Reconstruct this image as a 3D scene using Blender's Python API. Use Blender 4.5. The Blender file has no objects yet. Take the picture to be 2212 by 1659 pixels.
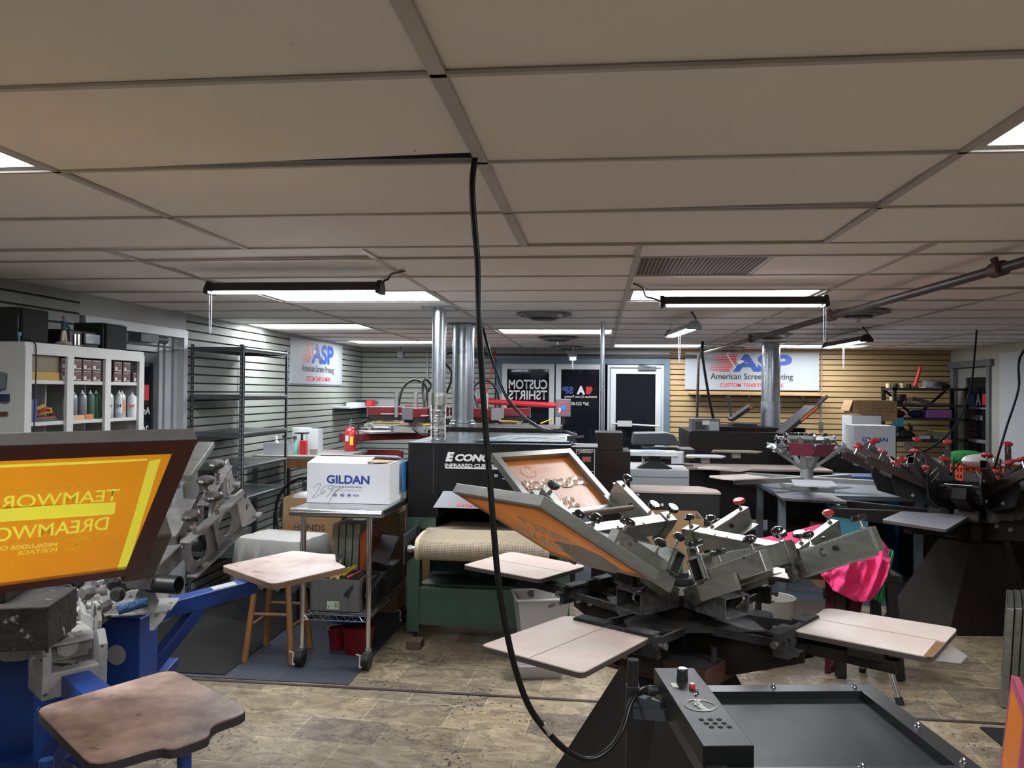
import bpy, bmesh, math, random
from mathutils import Vector, Matrix, Euler
PI = math.pi
sc = bpy.context.scene
COL = sc.collection
# ---------------------------------------------------------------- camera
CZ = 1.75
F_PX = 1720.0
cam_d = bpy.data.cameras.new('camera')
cam_d.sensor_fit = 'HORIZONTAL'; cam_d.sensor_width = 36.0
cam_d.lens = F_PX / 2212 * 36
cam_d.clip_start = 0.05; cam_d.clip_end = 100
cam = bpy.data.objects.new('camera', cam_d); COL.objects.link(cam)
CAMR = Matrix.Rotation(.108, 4, 'Z') @ Matrix.Rotation(PI/2 + .0105, 4, 'X') @ Matrix.Rotation(.010, 4, 'Z')
cam.matrix_world = Matrix.Translation((0, 0, CZ)) @ CAMR
sc.camera = cam
# ---------------------------------------------------------------- world / view
w = bpy.data.worlds.new('night'); sc.world = w; w.use_nodes = True
w.node_tree.nodes['Background'].inputs[0].default_value = (.012, .016, .028, 1)
w.node_tree.nodes['Background'].inputs[1].default_value = .25
sc.view_settings.view_transform = 'Standard'; sc.view_settings.look = 'None'
sc.view_settings.exposure = 0.0; sc.view_settings.gamma = 1.0
sc.view_settings.use_curve_mapping = False
sc.cycles.use_denoising = True
sc.cycles.max_bounces = 10; sc.cycles.diffuse_bounces = 8
sc.cycles.sample_clamp_indirect = 12
E_TROFFER = 27.0
E_SHOP = 60.0
# ---------------------------------------------------------------- pixel -> place helpers (2212 x 1659)
_R3 = CAMR.to_3x3()
def ray(px, py): return _R3 @ Vector(((px-1106)/F_PX, -(py-829.5)/F_PX, -1))
_O = Vector((0, 0, CZ))
def onz(px, py, z): d = ray(px, py); return _O + d*((z-CZ)/d.z)
def ony(px, py, y): d = ray(px, py); return _O + d*(y/d.y)
def onx(px, py, x): d = ray(px, py); return _O + d*(x/d.x)
V = Vector
# ---------------------------------------------------------------- materials
MATS = {}
def mat(name, c, rough=.6, metal=0., var=.0, scale=6., c2=None, bump=0., bscale=60., emit=0., ecol=None, spec=None, coat=0., alpha=1., stretch=None, trans=0., dots=None):
    """procedural principled material: colour c varied towards c2 by noise"""
    if name in MATS: return MATS[name]
    m = bpy.data.materials.new(name); m.use_nodes = True; nt = m.node_tree; N = nt.nodes; L = nt.links
    b = N['Principled BSDF']
    b.inputs['Roughness'].default_value = rough; b.inputs['Metallic'].default_value = metal
    b.inputs['Base Color'].default_value = (*c, 1)
    if spec is not None: b.inputs['Specular IOR Level'].default_value = spec
    if coat: b.inputs['Coat Weight'].default_value = coat; b.inputs['Coat Roughness'].default_value = .15
    if alpha < 1: b.inputs['Alpha'].default_value = alpha
    if trans: b.inputs['Transmission Weight'].default_value = trans
    tc = N.new('ShaderNodeTexCoord'); src = tc.outputs['Object']
    if stretch:
        mp = N.new('ShaderNodeMapping'); mp.inputs['Scale'].default_value = stretch; L.new(src, mp.inputs[0]); src = mp.outputs[0]
    if c2 is not None or var:
        if c2 is None: c2 = tuple(max(0, x*(1-var)) for x in c)
        nz = N.new('ShaderNodeTexNoise'); nz.inputs['Scale'].default_value = scale; nz.inputs['Detail'].default_value = 6; nz.inputs['Roughness'].default_value = .62
        L.new(src, nz.inputs['Vector'])
        rp = N.new('ShaderNodeValToRGB'); rp.color_ramp.elements[0].position = .36; rp.color_ramp.elements[1].position = .64
        rp.color_ramp.elements[0].color = (*c, 1); rp.color_ramp.elements[1].color = (*c2, 1)
        L.new(nz.outputs['Fac'], rp.inputs[0]); out = rp.outputs[0]
        if dots:   # (colour, scale, threshold)
            n2 = N.new('ShaderNodeTexNoise'); n2.inputs['Scale'].default_value = dots[1]; n2.inputs['Detail'].default_value = 3; L.new(tc.outputs['Object'], n2.inputs['Vector'])
            r2 = N.new('ShaderNodeValToRGB'); r2.color_ramp.elements[0].position = dots[2]; r2.color_ramp.elements[1].position = dots[2]+.04
            r2.color_ramp.elements[0].color = (0,0,0,1); r2.color_ramp.elements[1].color = (1,1,1,1)
            L.new(n2.outputs['Fac'], r2.inputs[0])
            mx = N.new('ShaderNodeMixRGB'); L.new(r2.outputs[0], mx.inputs[0]); L.new(out, mx.inputs[1]); mx.inputs[2].default_value = (*dots[0], 1); out = mx.outputs[0]
        L.new(out, b.inputs['Base Color'])
        rr = N.new('ShaderNodeMapRange'); rr.inputs[3].default_value = max(0.02, rough-.1); rr.inputs[4].default_value = min(1, rough+.12)
        L.new(nz.outputs['Fac'], rr.inputs[0]); L.new(rr.outputs[0], b.inputs['Roughness'])
    if bump:
        nb = N.new('ShaderNodeTexNoise'); nb.inputs['Scale'].default_value = bscale; nb.inputs['Detail'].default_value = 4; L.new(src, nb.inputs['Vector'])
        bp = N.new('ShaderNodeBump'); bp.inputs['Strength'].default_value = bump; bp.inputs['Distance'].default_value = .01
        L.new(nb.outputs['Fac'], bp.inputs['Height']); L.new(bp.outputs[0], b.inputs['Normal'])
    if emit:
        b.inputs['Emission Color'].default_value = (*(ecol or c), 1); b.inputs['Emission Strength'].default_value = emit
    MATS[name] = m; return m
def translucent(m,fac,col=None):
    nt=m.node_tree;N=nt.nodes;L=nt.links; b=N['Principled BSDF']; t=N.new('ShaderNodeBsdfTranslucent'); x=N.new('ShaderNodeMixShader'); x.inputs[0].default_value=fac
    if b.inputs['Base Color'].links: L.new(b.inputs['Base Color'].links[0].from_socket,t.inputs[0])
    if col: 
        for l in list(t.inputs[0].links): L.remove(l)
        t.inputs[0].default_value=(*col,1)
    L.new(b.outputs[0],x.inputs[1]); L.new(t.outputs[0],x.inputs[2]); L.new(x.outputs[0],N['Material Output'].inputs[0]); return m
def S(h):   # sRGB 0..255 -> linear
    return tuple(((x/255+.055)/1.055)**2.4 if x > 10 else x/255/12.92 for x in h)
ALU  = mat('aluminium', (.34,.345,.315), .42, .85, c2=(.24,.245,.22), scale=5, stretch=(1,1,4))
ALU2 = mat('dull aluminium', (.34,.35,.32), .42, .8, c2=(.22,.23,.21), scale=7)
CAST = mat('stained cast metal', (.23,.225,.22), .55, .35, c2=(.12,.11,.11), scale=9, bump=.15, bscale=40, dots=((.03,.025,.03), 22, .64))
CASTW= mat('ink splattered casting', (.42,.41,.40), .6, .2, c2=(.28,.27,.26), scale=8, bump=.2, bscale=40, dots=((.04,.03,.045), 18, .62))
GALV = mat('galvanised sheet', (.55,.60,.66), .24, .9, c2=(.38,.42,.46), scale=7)
CHR  = mat('chrome', (.62,.62,.62), .12, 1.)
STEEL= mat('stainless steel', (.55,.56,.55), .2, 1., c2=(.45,.46,.45), scale=9)
BLK  = mat('black plastic', (.010,.010,.011), .5)
BLKG = mat('glossy black knob', (.015,.015,.017), .16, coat=.5)
REDK = mat('red knob plastic', (.42,.03,.035), .3, coat=.3)
DKM  = mat('dark brown painted steel', (.016,.012,.011), .55, 0., c2=(.011,.009,.008), scale=7, spec=.22)
BRN  = mat('brown painted steel', (.016,.009,.0075), .6, 0., c2=(.011,.007,.006), scale=7, spec=.18)
DUST = mat('dusty black steel', (.035,.033,.036), .75, .1, c2=(.012,.011,.011), scale=14, bump=.3, bscale=90)
DUSTG= mat('lint covered steel', (.13,.125,.13), .9, 0, c2=(.05,.048,.05), scale=30, bump=.5, bscale=120)
BLUE = mat('blue painted steel', (.012,.055,.27), .4, .1, c2=(.010,.035,.17), scale=6, dots=((.25,.27,.33), 14, .70))
WHT  = mat('white paint', (.47,.47,.46), .5, var=.08, scale=3)
CARD = mat('cardboard', (.30,.175,.085), .8, var=.18, scale=3)
WOOD = mat('pine', (.34,.16,.06), .5, c2=(.23,.10,.035), scale=8, stretch=(1,1,.15))
CREAM= mat('platen laminate', (.66,.575,.515), .45, c2=(.62,.48,.42), scale=4.5)
TXTW = mat('white print', (.60,.60,.60), .5)
TXTB = mat('blue print', S((28,66,150)), .5)
TXTR = mat('red print', S((196,40,45)), .5)
TXTK = mat('black print', (.02,.02,.025), .5)
PAPER= mat('white board', (.50,.52,.55), .6, var=.05, scale=2)
DGREY= mat('dark grey steel', (.075,.085,.095), .45, .3, var=.2, scale=8)
# ---------------------------------------------------------------- mesh builder
def basis(p, q, up=V((0,0,1))):
    """matrix with local z running p -> q"""
    z = (q-p).normalized()
    if abs(z.dot(up)) > .99: up = V((0,1,0))
    x = up.cross(z).normalized(); y = z.cross(x)
    m = Matrix((x, y, z)).transposed().to_4x4(); m.translation = p; return m
def frame(o, x, y):
    x = V(x).normalized(); y = V(y); z = x.cross(y).normalized(); y = z.cross(x)
    m = Matrix((x, y, z)).transposed().to_4x4(); m.translation = V(o); return m
class MB:
    def __init__(s, M=None): s.bm = bmesh.new(); s.M = M or Matrix()
    def add(s, vs, fs, M=None):
        T = s.M @ M if M is not None else s.M
        b = [s.bm.verts.new(T @ V(v)) for v in vs]
        for f in fs:
            try: s.bm.faces.new([b[i] for i in f])
            except ValueError: pass
        return s
    def box(s, lo, hi, M=None, bev=0.):
        x0,y0,z0 = lo; x1,y1,z1 = hi
        if x0>x1:x0,x1=x1,x0
        if y0>y1:y0,y1=y1,y0
        if z0>z1:z0,z1=z1,z0
        if bev > 0:
            return s.prism([(x0+bev,y0),(x1-bev,y0),(x1,y0+bev),(x1,y1-bev),(x1-bev,y1),(x0+bev,y1),(x0,y1-bev),(x0,y0+bev)], z0, z1, M, bev=bev)
        return s.add([(x0,y0,z0),(x1,y0,z0),(x1,y1,z0),(x0,y1,z0),(x0,y0,z1),(x1,y0,z1),(x1,y1,z1),(x0,y1,z1)],
            [(0,3,2,1),(4,5,6,7),(0,1,5,4),(1,2,6,5),(2,3,7,6),(3,0,4,7)], M)
    def bc(s, c, d, M=None, bev=0.):
        return s.box([c[i]-d[i]/2 for i in range(3)], [c[i]+d[i]/2 for i in range(3)], M, bev)
    def prism(s, poly, z0, z1, M=None, bev=0.):
        n = len(poly)
        if bev > 0:
            cx = sum(p[0] for p in poly)/n; cy = sum(p[1] for p in poly)/n
            wx = max(abs(p[0]-cx) for p in poly) or 1; wy = max(abs(p[1]-cy) for p in poly) or 1
            inn = [(cx+(p[0]-cx)*(1-bev/wx), cy+(p[1]-cy)*(1-bev/wy)) for p in poly]
            rings = [(inn,z0),(poly,z0+bev),(poly,z1-bev),(inn,z1)]
        else: rings = [(poly,z0),(poly,z1)]
        vs = [(p[0],p[1],z) for r,z in rings for p in r]; fs = []
        for k in range(len(rings)-1):
            for i in range(n):
                j = (i+1)%n; fs.append((k*n+i,k*n+j,(k+1)*n+j,(k+1)*n+i))
        fs.append(tuple(range(n))[::-1]); fs.append(tuple((len(rings)-1)*n+i for i in range(n)))
        return s.add(vs, fs, M)
    def lathe(s, prof, M=None, n=16, lobes=0, amp=0.):
        vs = []; fs = []
        for r,z in prof:
            for i in range(n):
                a = 2*PI*i/n; q = r*(1+amp*math.cos(lobes*a)) if lobes else r
                vs.append((q*math.cos(a), q*math.sin(a), z))
        for k in range(len(prof)-1):
            for i in range(n):
                j = (i+1)%n; fs.append((k*n+i,k*n+j,(k+1)*n+j,(k+1)*n+i))
        fs.append(tuple(range(n))[::-1]); fs.append(tuple((len(prof)-1)*n+i for i in range(n)))
        return s.add(vs, fs, M)
    def cyl(s, p, q, r, n=12, r2=None):
        p = V(p); q = V(q); return s.lathe([(r,0),(r2 if r2 is not None else r,(q-p).length)], basis(p,q), n)
    def pipe(s, p, q, r, t=.002, n=20):      # open tube
        p = V(p); q = V(q); l = (q-p).length; M = basis(p,q); vs=[];fs=[]
        for rr,z in ((r,0),(r,l),(r-t,l),(r-t,0)):
            for i in range(n): a=2*PI*i/n; vs.append((rr*math.cos(a),rr*math.sin(a),z))
        for k in range(4):
            for i in range(n): j=(i+1)%n; fs.append((k*n+i,k*n+j,((k+1)%4)*n+j,((k+1)%4)*n+i))
        return s.add(vs,fs,M)
    def bar(s, p, q, w, h, up=V((0,0,1))):   # rectangular bar p->q, w sideways, h along up
        p = V(p); q = V(q); return s.box((-w/2,-h/2,0),(w/2,h/2,(q-p).length), basis(p,q,V(up)))
    def rtube(s, p, q, w, h, t=.004, up=V((0,0,1))):   # hollow rectangular tube, open ends
        M = basis(V(p),V(q),V(up)); l=(V(q)-V(p)).length
        s.box((-w/2,-h/2,0),(w/2,-h/2+t,l),M); s.box((-w/2,h/2-t,0),(w/2,h/2,l),M)
        s.box((-w/2,-h/2+t,0),(-w/2+t,h/2-t,l),M); s.box((w/2-t,-h/2+t,0),(w/2,h/2-t,l),M); return s
    def tube(s, pts, r, n=8, smooth=True, seg=6):
        pts = [V(p) for p in pts]
        if smooth and len(pts) > 2:
            P = [pts[0]*2-pts[1]]+pts+[pts[-1]*2-pts[-2]]; o=[]
            for i in range(1,len(P)-2):
                for k in range(seg):
                    t=k/seg; a,b,c,d=P[i-1],P[i],P[i+1],P[i+2]
                    o.append(.5*((2*b)+(c-a)*t+(2*a-5*b+4*c-d)*t*t+(3*b-a-3*c+d)*t**3))
            o.append(pts[-1]); pts=o
        vs=[];fs=[]; prev=None
        for i,p in enumerate(pts):
            t=(pts[min(i+1,len(pts)-1)]-pts[max(i-1,0)]).normalized()
            if prev is None:
                u=V((0,0,1)) if abs(t.z)<.9 else V((1,0,0)); x=t.cross(u).normalized()
            else: x=(prev-t*prev.dot(t)).normalized()
            prev=x; y=t.cross(x)
            for k in range(n):
                a=2*PI*k/n; vs.append(p+(x*math.cos(a)+y*math.sin(a))*r)
        for i in range(len(pts)-1):
            for k in range(n):
                j=(k+1)%n; fs.append((i*n+k,i*n+j,(i+1)*n+j,(i+1)*n+k))
        fs.append(tuple(range(n))[::-1]); fs.append(tuple((len(pts)-1)*n+k for k in range(n)))
        return s.add(vs,fs)
    def quad(s, a, b, c, d): return s.add([a,b,c,d],[(0,1,2,3)])
    def ball(s, c, r, n=12, m=8, sc_=(1,1,1)):
        prof=[(max(1e-4,r*math.sin(PI*k/m)),-r*math.cos(PI*k/m)) for k in range(m+1)]
        return s.lathe(prof, Matrix.Translation(c)@Matrix.Diagonal((*sc_,1)), n)
    def go(s, name, m, parent=None, smooth=False, bevel=0.):
        bmesh.ops.remove_doubles(s.bm, verts=s.bm.verts, dist=1e-6)
        bmesh.ops.recalc_face_normals(s.bm, faces=s.bm.faces)
        me = bpy.data.meshes.new(name); s.bm.to_mesh(me); s.bm.free()
        o = bpy.data.objects.new(name, me); COL.objects.link(o)
        for mm in (m if isinstance(m,(list,tuple)) else [m]): me.materials.append(mm)
        if smooth:
            for p in me.polygons: p.use_smooth = True
            try: me.set_sharp_from_angle(angle=math.radians(38))
            except Exception: pass
        if bevel:
            md = o.modifiers.new('bevel','BEVEL'); md.width=bevel; md.segments=2; md.limit_method='ANGLE'; md.angle_limit=math.radians(40)
        if parent is not None: o.parent = parent
        return o
def tag(o, label, cat, group=None, kind=None):
    if label: o['label']=label
    if cat: o['category']=cat
    if group: o['group']=group
    if kind: o['kind']=kind
    return o
def thing(name, label, cat, loc=(0,0,0), rz=0, group=None):
    o = bpy.data.objects.new(name, None); COL.objects.link(o); o.empty_display_size=.1
    o.location = loc; o.rotation_euler=(0,0,rz); return tag(o,label,cat,group)
def struct(o): o['kind']='structure'; return o
def dup(root, loc=None, rz=None, label=None, group=None):
    def cp(o, par):
        c=o.copy(); COL.objects.link(c)
        if par is not None: c.parent=par
        for ch in KIDS.get(o.name) or [k for k in COL.objects if k.parent is o]: cp(ch,c)
        return c
    r=cp(root,None)
    if loc is not None: r.location=loc
    if rz is not None: r.rotation_euler=(0,0,rz)
    if label: r['label']=label
    if group: r['group']=group
    return r
KIDS={}
def text(s, Mx, W, H, m, parent, name='lettering', bold=0., mirror=False, shear=0., depth=.0008, align='C', font_sp=1.):
    """text fitted to W x H, centred on Mx origin in its xy plane"""
    cu=bpy.data.curves.new('txt','FONT'); cu.body=s; cu.size=1; cu.offset=bold; cu.shear=shear; cu.space_character=font_sp
    t=bpy.data.objects.new('txt',cu); COL.objects.link(t)
    bpy.context.view_layer.update()
    dg=bpy.context.evaluated_depsgraph_get(); me=bpy.data.meshes.new_from_object(t.evaluated_get(dg))
    bpy.data.objects.remove(t); bpy.data.curves.remove(cu)
    me.materials.clear(); me.materials.append(m)
    xs=[v.co.x for v in me.vertices]; ys=[v.co.y for v in me.vertices]
    if not xs: return None
    x0,x1,y0,y1=min(xs),max(xs),min(ys),max(ys)
    if H is None: H=W*(y1-y0)/(x1-x0)
    for v in me.vertices:
        x=(v.co.x-(x0+x1)/2)/(x1-x0)*W; y=(v.co.y-(y0+y1)/2)/(y1-y0)*H
        v.co=Mx@V((-x if mirror else x,y,depth))
    me.name=name
    o=bpy.data.objects.new(name,me); COL.objects.link(o); o.parent=parent
    return o
def rrect(x0,y0,x1,y1,r,n=4):
    o=[]
    for cx,cy,a0 in ((x1-r,y1-r,0),(x0+r,y1-r,90),(x0+r,y0+r,180),(x1-r,y0+r,270)):
        for k in range(n+1):
            a=math.radians(a0+90*k/n); o.append((cx+r*math.cos(a),cy+r*math.sin(a)))
    return o
def roundpoly(pts, r, n=4):
    """round the corners of a 2D/3D polygon"""
    o=[];N_=len(pts)
    for i in range(N_):
        p=V(pts[i]);a=V(pts[i-1]);b=V(pts[(i+1)%N_]); rr=r[i] if isinstance(r,(list,tuple)) else r
        ra=min(rr,(a-p).length*.49);rb=min(rr,(b-p).length*.49)
        A=p+(a-p).normalized()*ra;B=p+(b-p).normalized()*rb
        for k in range(n+1):
            t=k/n; o.append(A*(1-t)**2+p*2*t*(1-t)+B*t*t)
    return o
def slab(poly3, th):
    """horizontal-ish plate: polygon of 3D points (top), thickness downwards"""
    m=MB(); n=len(poly3); vs=[V(p) for p in poly3]+[V(p)-V((0,0,th)) for p in poly3]
    m.add(vs,[tuple(range(n)),tuple(range(n,2*n))[::-1]]+[(i,i+n,(i+1)%n+n,(i+1)%n) for i in range(n)]); return m
rnd = random.Random(7)
# ================================================================ room shell
XL, XR, YB, YF, ZC = -3.42, 4.72, 11.3, -3.0, 2.38
# floor: vinyl tiles in stone look
def floor_mat():
    m=bpy.data.materials.new('stone look vinyl'); m.use_nodes=True; nt=m.node_tree;N=nt.nodes;L=nt.links;b=N['Principled BSDF']
    tc=N.new('ShaderNodeTexCoord'); mp=N.new('ShaderNodeMapping'); mp.inputs['Rotation'].default_value=(0,0,.06); L.new(tc.outputs['Object'],mp.inputs[0])
    br=N.new('ShaderNodeTexBrick'); br.offset=.37; br.inputs['Scale'].default_value=1; br.inputs['Brick Width'].default_value=.44; br.inputs['Row Height'].default_value=.29
    br.inputs['Mortar Size'].default_value=.0026; br.inputs['Color1'].default_value=(.38,.31,.215,1); br.inputs['Color2'].default_value=(.20,.17,.135,1); br.inputs['Mortar'].default_value=(.48,.41,.31,1); br.inputs['Bias'].default_value=0
    L.new(mp.outputs[0],br.inputs['Vector'])
    m2=N.new('ShaderNodeMapping'); m2.inputs['Scale'].default_value=(1,1.7,1); m2.inputs['Rotation'].default_value=(0,0,.5); L.new(tc.outputs['Object'],m2.inputs[0])
    nz=N.new('ShaderNodeTexNoise'); nz.inputs['Scale'].default_value=4.6; nz.inputs['Detail'].default_value=10; nz.inputs['Roughness'].default_value=.72; nz.inputs['Distortion'].default_value=1.6; L.new(m2.outputs[0],nz.inputs['Vector'])
    rp=N.new('ShaderNodeValToRGB'); rp.color_ramp.elements[0].position=.38; rp.color_ramp.elements[0].color=(.52,.49,.46,1); rp.color_ramp.elements[1].position=.62; rp.color_ramp.elements[1].color=(1.25,1.2,1.1,1); L.new(nz.outputs['Fac'],rp.inputs[0])
    mx=N.new('ShaderNodeMixRGB'); mx.blend_type='MULTIPLY'; mx.inputs[0].default_value=1; L.new(br.outputs['Color'],mx.inputs[1]); L.new(rp.outputs[0],mx.inputs[2])
    n3=N.new('ShaderNodeTexNoise'); n3.inputs['Scale'].default_value=42; n3.inputs['Detail'].default_value=4; L.new(tc.outputs['Object'],n3.inputs['Vector'])
    n4=N.new('ShaderNodeTexNoise'); n4.inputs['Scale'].default_value=2.2; L.new(tc.outputs['Object'],n4.inputs['Vector'])
    ad=N.new('ShaderNodeMath'); ad.operation='MULTIPLY_ADD'; ad.inputs[1].default_value=.35; L.new(n4.outputs['Fac'],ad.inputs[0]); L.new(n3.outputs['Fac'],ad.inputs[2])
    r3=N.new('ShaderNodeValToRGB'); r3.color_ramp.elements[0].position=.805; r3.color_ramp.elements[1].position=.835; L.new(ad.outputs[0],r3.inputs[0])
    m3=N.new('ShaderNodeMixRGB'); L.new(r3.outputs[0],m3.inputs[0]); L.new(mx.outputs[0],m3.inputs[1]); m3.inputs[2].default_value=(.035,.032,.03,1)
    L.new(m3.outputs[0],b.inputs['Base Color']); b.inputs['Roughness'].default_value=.42
    bp=N.new('ShaderNodeBump'); bp.inputs['Strength'].default_value=.12; bp.inputs['Distance'].default_value=.01; L.new(nz.outputs['Fac'],bp.inputs['Height']); L.new(bp.outputs[0],b.inputs['Normal'])
    return m
struct(MB().box((XL-.2,YF-.2,-.1),(XR+.2,YB+.2,0)).go('floor',floor_mat()))
# ceiling: lay-in tiles with small sags, dark plenum above
def tile_mat():
    m=mat('ceiling tile',(.83,.785,.75),.85,c2=(.79,.745,.71),scale=.8,bump=.08,bscale=220,dots=((.16,.12,.09),26,.76)); return m
front_x=[-5.28+1.24*k for k in range(10)]; front_x=[-4.04,-2.80,-1.56,-.32,.92,2.16,3.40,4.75]
front_y=[YF,-2.66,-2.06,-1.46,-.86,-.26,.34,.94,1.54,2.14,2.75,3.38]
back_x=[-3.44,-2.24,-1.05,.17,1.36,2.49,3.66,4.75]
back_y=[3.38,3.68,4.27,4.87,5.46,6.06,6.66,7.26,7.86,8.46,9.06,9.66,10.26,10.86,11.32]
TROFF=[(0,-2.80,-1.56,1.54,2.14),(0,.92,2.16,1.54,2.14),(0,-.32,.92,-.86,-.26),
       (1,-2.24,-1.05,4.87,5.46),(1,.17,1.36,4.87,5.46),(1,-3.40,-2.24,7.26,7.86),(1,-1.05,.17,7.86,8.46),(1,-3.2,-2.0,9.66,10.26),(1,.17,1.36,10.26,10.86),(1,2.20,3.40,10.26,10.86)]
VENT=(.17,.79,3.68,4.27)
mb=MB(); r_=random.Random(3)
def ctile(x0,x1,y0,y1,dz=0,cut=0):
    z=ZC+dz; a=[r_.uniform(-.004,.006) for _ in range(4)]
    q=[(x0,y0,z+a[0]),(x1,y0,z+a[1]),(x1,y1-cut,z+a[2]+cut*.2),(x0,y1,z+a[3])]
    mb.add(q+[(x,y,zz+.012) for x,y,zz in q],[(0,1,2,3),(7,6,5,4),(0,4,5,1),(1,5,6,2),(2,6,7,3),(3,7,4,0)])
def hits(x0,x1,y0,y1):
    for _,a,b,c,d in TROFF+[(1,*VENT)]:
        if min(x1,b)-max(x0,a)>.1 and min(y1,d)-max(y0,c)>.1: return (a,b,c,d)
    return None
for X,Y in ((front_x,front_y),(back_x,back_y)):
    for i in range(len(X)-1):
        for j in range(len(Y)-1):
            x0,x1,y0,y1=X[i],X[i+1],Y[j],Y[j+1]
            h=hits(x0,x1,y0,y1)
            if h:
                if h[0]-x0>.03: ctile(x0,h[0],y0,y1)
                if x1-h[1]>.03: ctile(h[1],x1,y0,y1)
            else: ctile(x0,x1,y0,y1,cut=.05 if (abs(x1+.32)<.01 and abs(y1-2.14)<.01) else (.03 if r_.random()<.12 else 0))
struct(mb.go('ceiling',tile_mat()))
struct(MB().box((XL-.9,YF-.2,ZC+.22),(XR+.2,YB+.2,ZC+.3)).go('ceiling',mat('plenum deck',(.02,.018,.016),.9)))
GRID=mat('painted grid bar',(.47,.44,.41),.5,var=.15,scale=4)
mb=MB()
def tbar(p,q,w=.024): mb.bar(V((*p,ZC-.004)),V((*q,ZC-.004)),w,.007)
for x in front_x[:-1]: tbar((x,YF),(x,3.38),.034 if abs(x+.32)<.01 else .024)
for y in front_y[1:]: tbar((XL-.6,y),(XR,y),.016)
for x in back_x[:-1]: tbar((x,3.38),(x,YB))
for y in back_y[1:-1]: tbar((XL,y),(XR,y),.014)
struct(mb.go('trim_1',GRID))
# slat walls (grooved boards)
def slat(name,p,q,m,z0=0,z1=ZC+.02,pitch=.0735,th=.12,side=1,off=.03):
    """wall face from p to q (2D), room on the right-hand side; real grooves"""
    p=V((*p,0));q=V((*q,0)); d=(q-p).normalized(); n=V((d.y,-d.x,0))*side
    prof=[];z=z0+off
    prof.append((0,z0))
    while z<z1-.02:
        prof+= [(0,z),(-.022,z+.001),(-.022,z+.012),(0,z+.013)]; z+=pitch
    prof.append((0,z1)); prof+=[(-th,z1),(-th,z0)]
    vs=[];k=len(prof)
    for b in (p,q):
        for o,zz in prof: vs.append(b+n*o+V((0,0,zz)))
    m_=MB().add(vs,[(i,(i+1)%k,(i+1)%k+k,i+k) for i in range(k)]+[tuple(range(k)),tuple(range(k,2*k))[::-1]])
    groove_shade=mat('dark '+m.name,tuple(c*.16 for c in m.node_tree.nodes['Principled BSDF'].inputs['Base Color'].default_value[:3]),.8)  # same board, colour darkened on the groove faces to paint in recess shade
    o=m_.go(name,[m,groove_shade])
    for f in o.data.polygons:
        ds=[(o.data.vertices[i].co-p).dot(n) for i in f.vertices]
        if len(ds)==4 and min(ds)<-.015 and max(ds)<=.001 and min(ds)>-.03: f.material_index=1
    return struct(o)
GSL=mat('grey green slatwall',(.265,.28,.255),.6,var=.1,scale=1.3)
YSL=mat('maple slatwall',(.42,.285,.14),.5,var=.10,scale=2)
PLA=mat('pale wall panel',(.31,.32,.31),.5,var=.08,scale=2)
# left wall, door opening between Y 5.0 and 6.2
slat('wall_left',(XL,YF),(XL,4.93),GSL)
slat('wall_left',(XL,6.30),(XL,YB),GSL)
struct(MB().box((XL-.12,4.93,2.235),(XL,6.30,ZC+.02)).go('wall_left',PLA))
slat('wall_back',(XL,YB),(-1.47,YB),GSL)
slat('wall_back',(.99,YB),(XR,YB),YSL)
mb=MB().box((-1.47,YB,2.235),(.99,YB+.12,ZC+.02)); struct(mb.go('wall_back',PLA))
CRW=mat('cream painted wall',(.42,.40,.35),.6,var=.05,scale=1.5)
mb=MB().box((XR,YF,0),(XR+.12,10.18,ZC+.02)); mb.box((XR,11.24,0),(XR+.12,YB+.1,ZC+.02)); mb.box((XR,10.18,2.19),(XR+.12,11.24,ZC+.02))
struct(mb.go('wall_right',CRW))
struct(MB().box((XL-.8,YF-.12,0),(XR+.12,YF,ZC+.02)).go('wall_rear',CRW))
struct(MB().box((XR-.02,7.0,.9),(XR,9.95,2.27)).go('wall_right',PAPER))
# carpet and floor strip
CARPET=mat('blue grey carpet',(.070,.080,.105),.95,c2=(.05,.058,.078),scale=30,bump=.5,bscale=300)
MATB=mat('worn black matting',(.0085,.008,.0075),.95,c2=(.014,.012,.011),scale=12,bump=.4,bscale=200)
poly=[(XL,4.62),(-1.46,4.62),(-1.44,6.95),(XR,6.95),(XR,YB),(XL,YB)]
struct(MB().prism(poly,0,.006).go('floor',CARPET))
struct(MB().prism([(XL,4.585),(XR,4.50),(XR,4.525),(XL,4.61)],0,.005).go('trim_2',mat('dark transition strip',(.05,.04,.035),.5)))
def floormat(poly,label,m=MATB,z=.013,z0=0.006):
    return tag(MB().prism(poly,z0,z).go('floor_mat',m),label,'mat')
floormat([(-3.2,4.66),(-2.25,4.66),(-2.25,7.6),(-3.2,7.6)],'black floor mat lying on the carpet beside the wooden stool')
floormat([(-3.2,.9),(-2.3,.9),(-2.3,4.45),(-3.2,4.45)],'black mat on the tile floor under the blue press',z=.008,z0=0)
floormat([(.62,3.55),(1.20,4.1),(.85,4.45),(.3,3.95)],'small ribbed blue mat under the brown press base',mat('blue ribbed mat',(.02,.045,.11),.8,bump=.3,bscale=80),z0=0)
floormat([(2.05,3.2),(3.3,3.0),(3.3,4.45),(2.02,4.47)],'dark mat on the tile floor by the leaning screens at the right',z0=0,z=.008)
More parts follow.
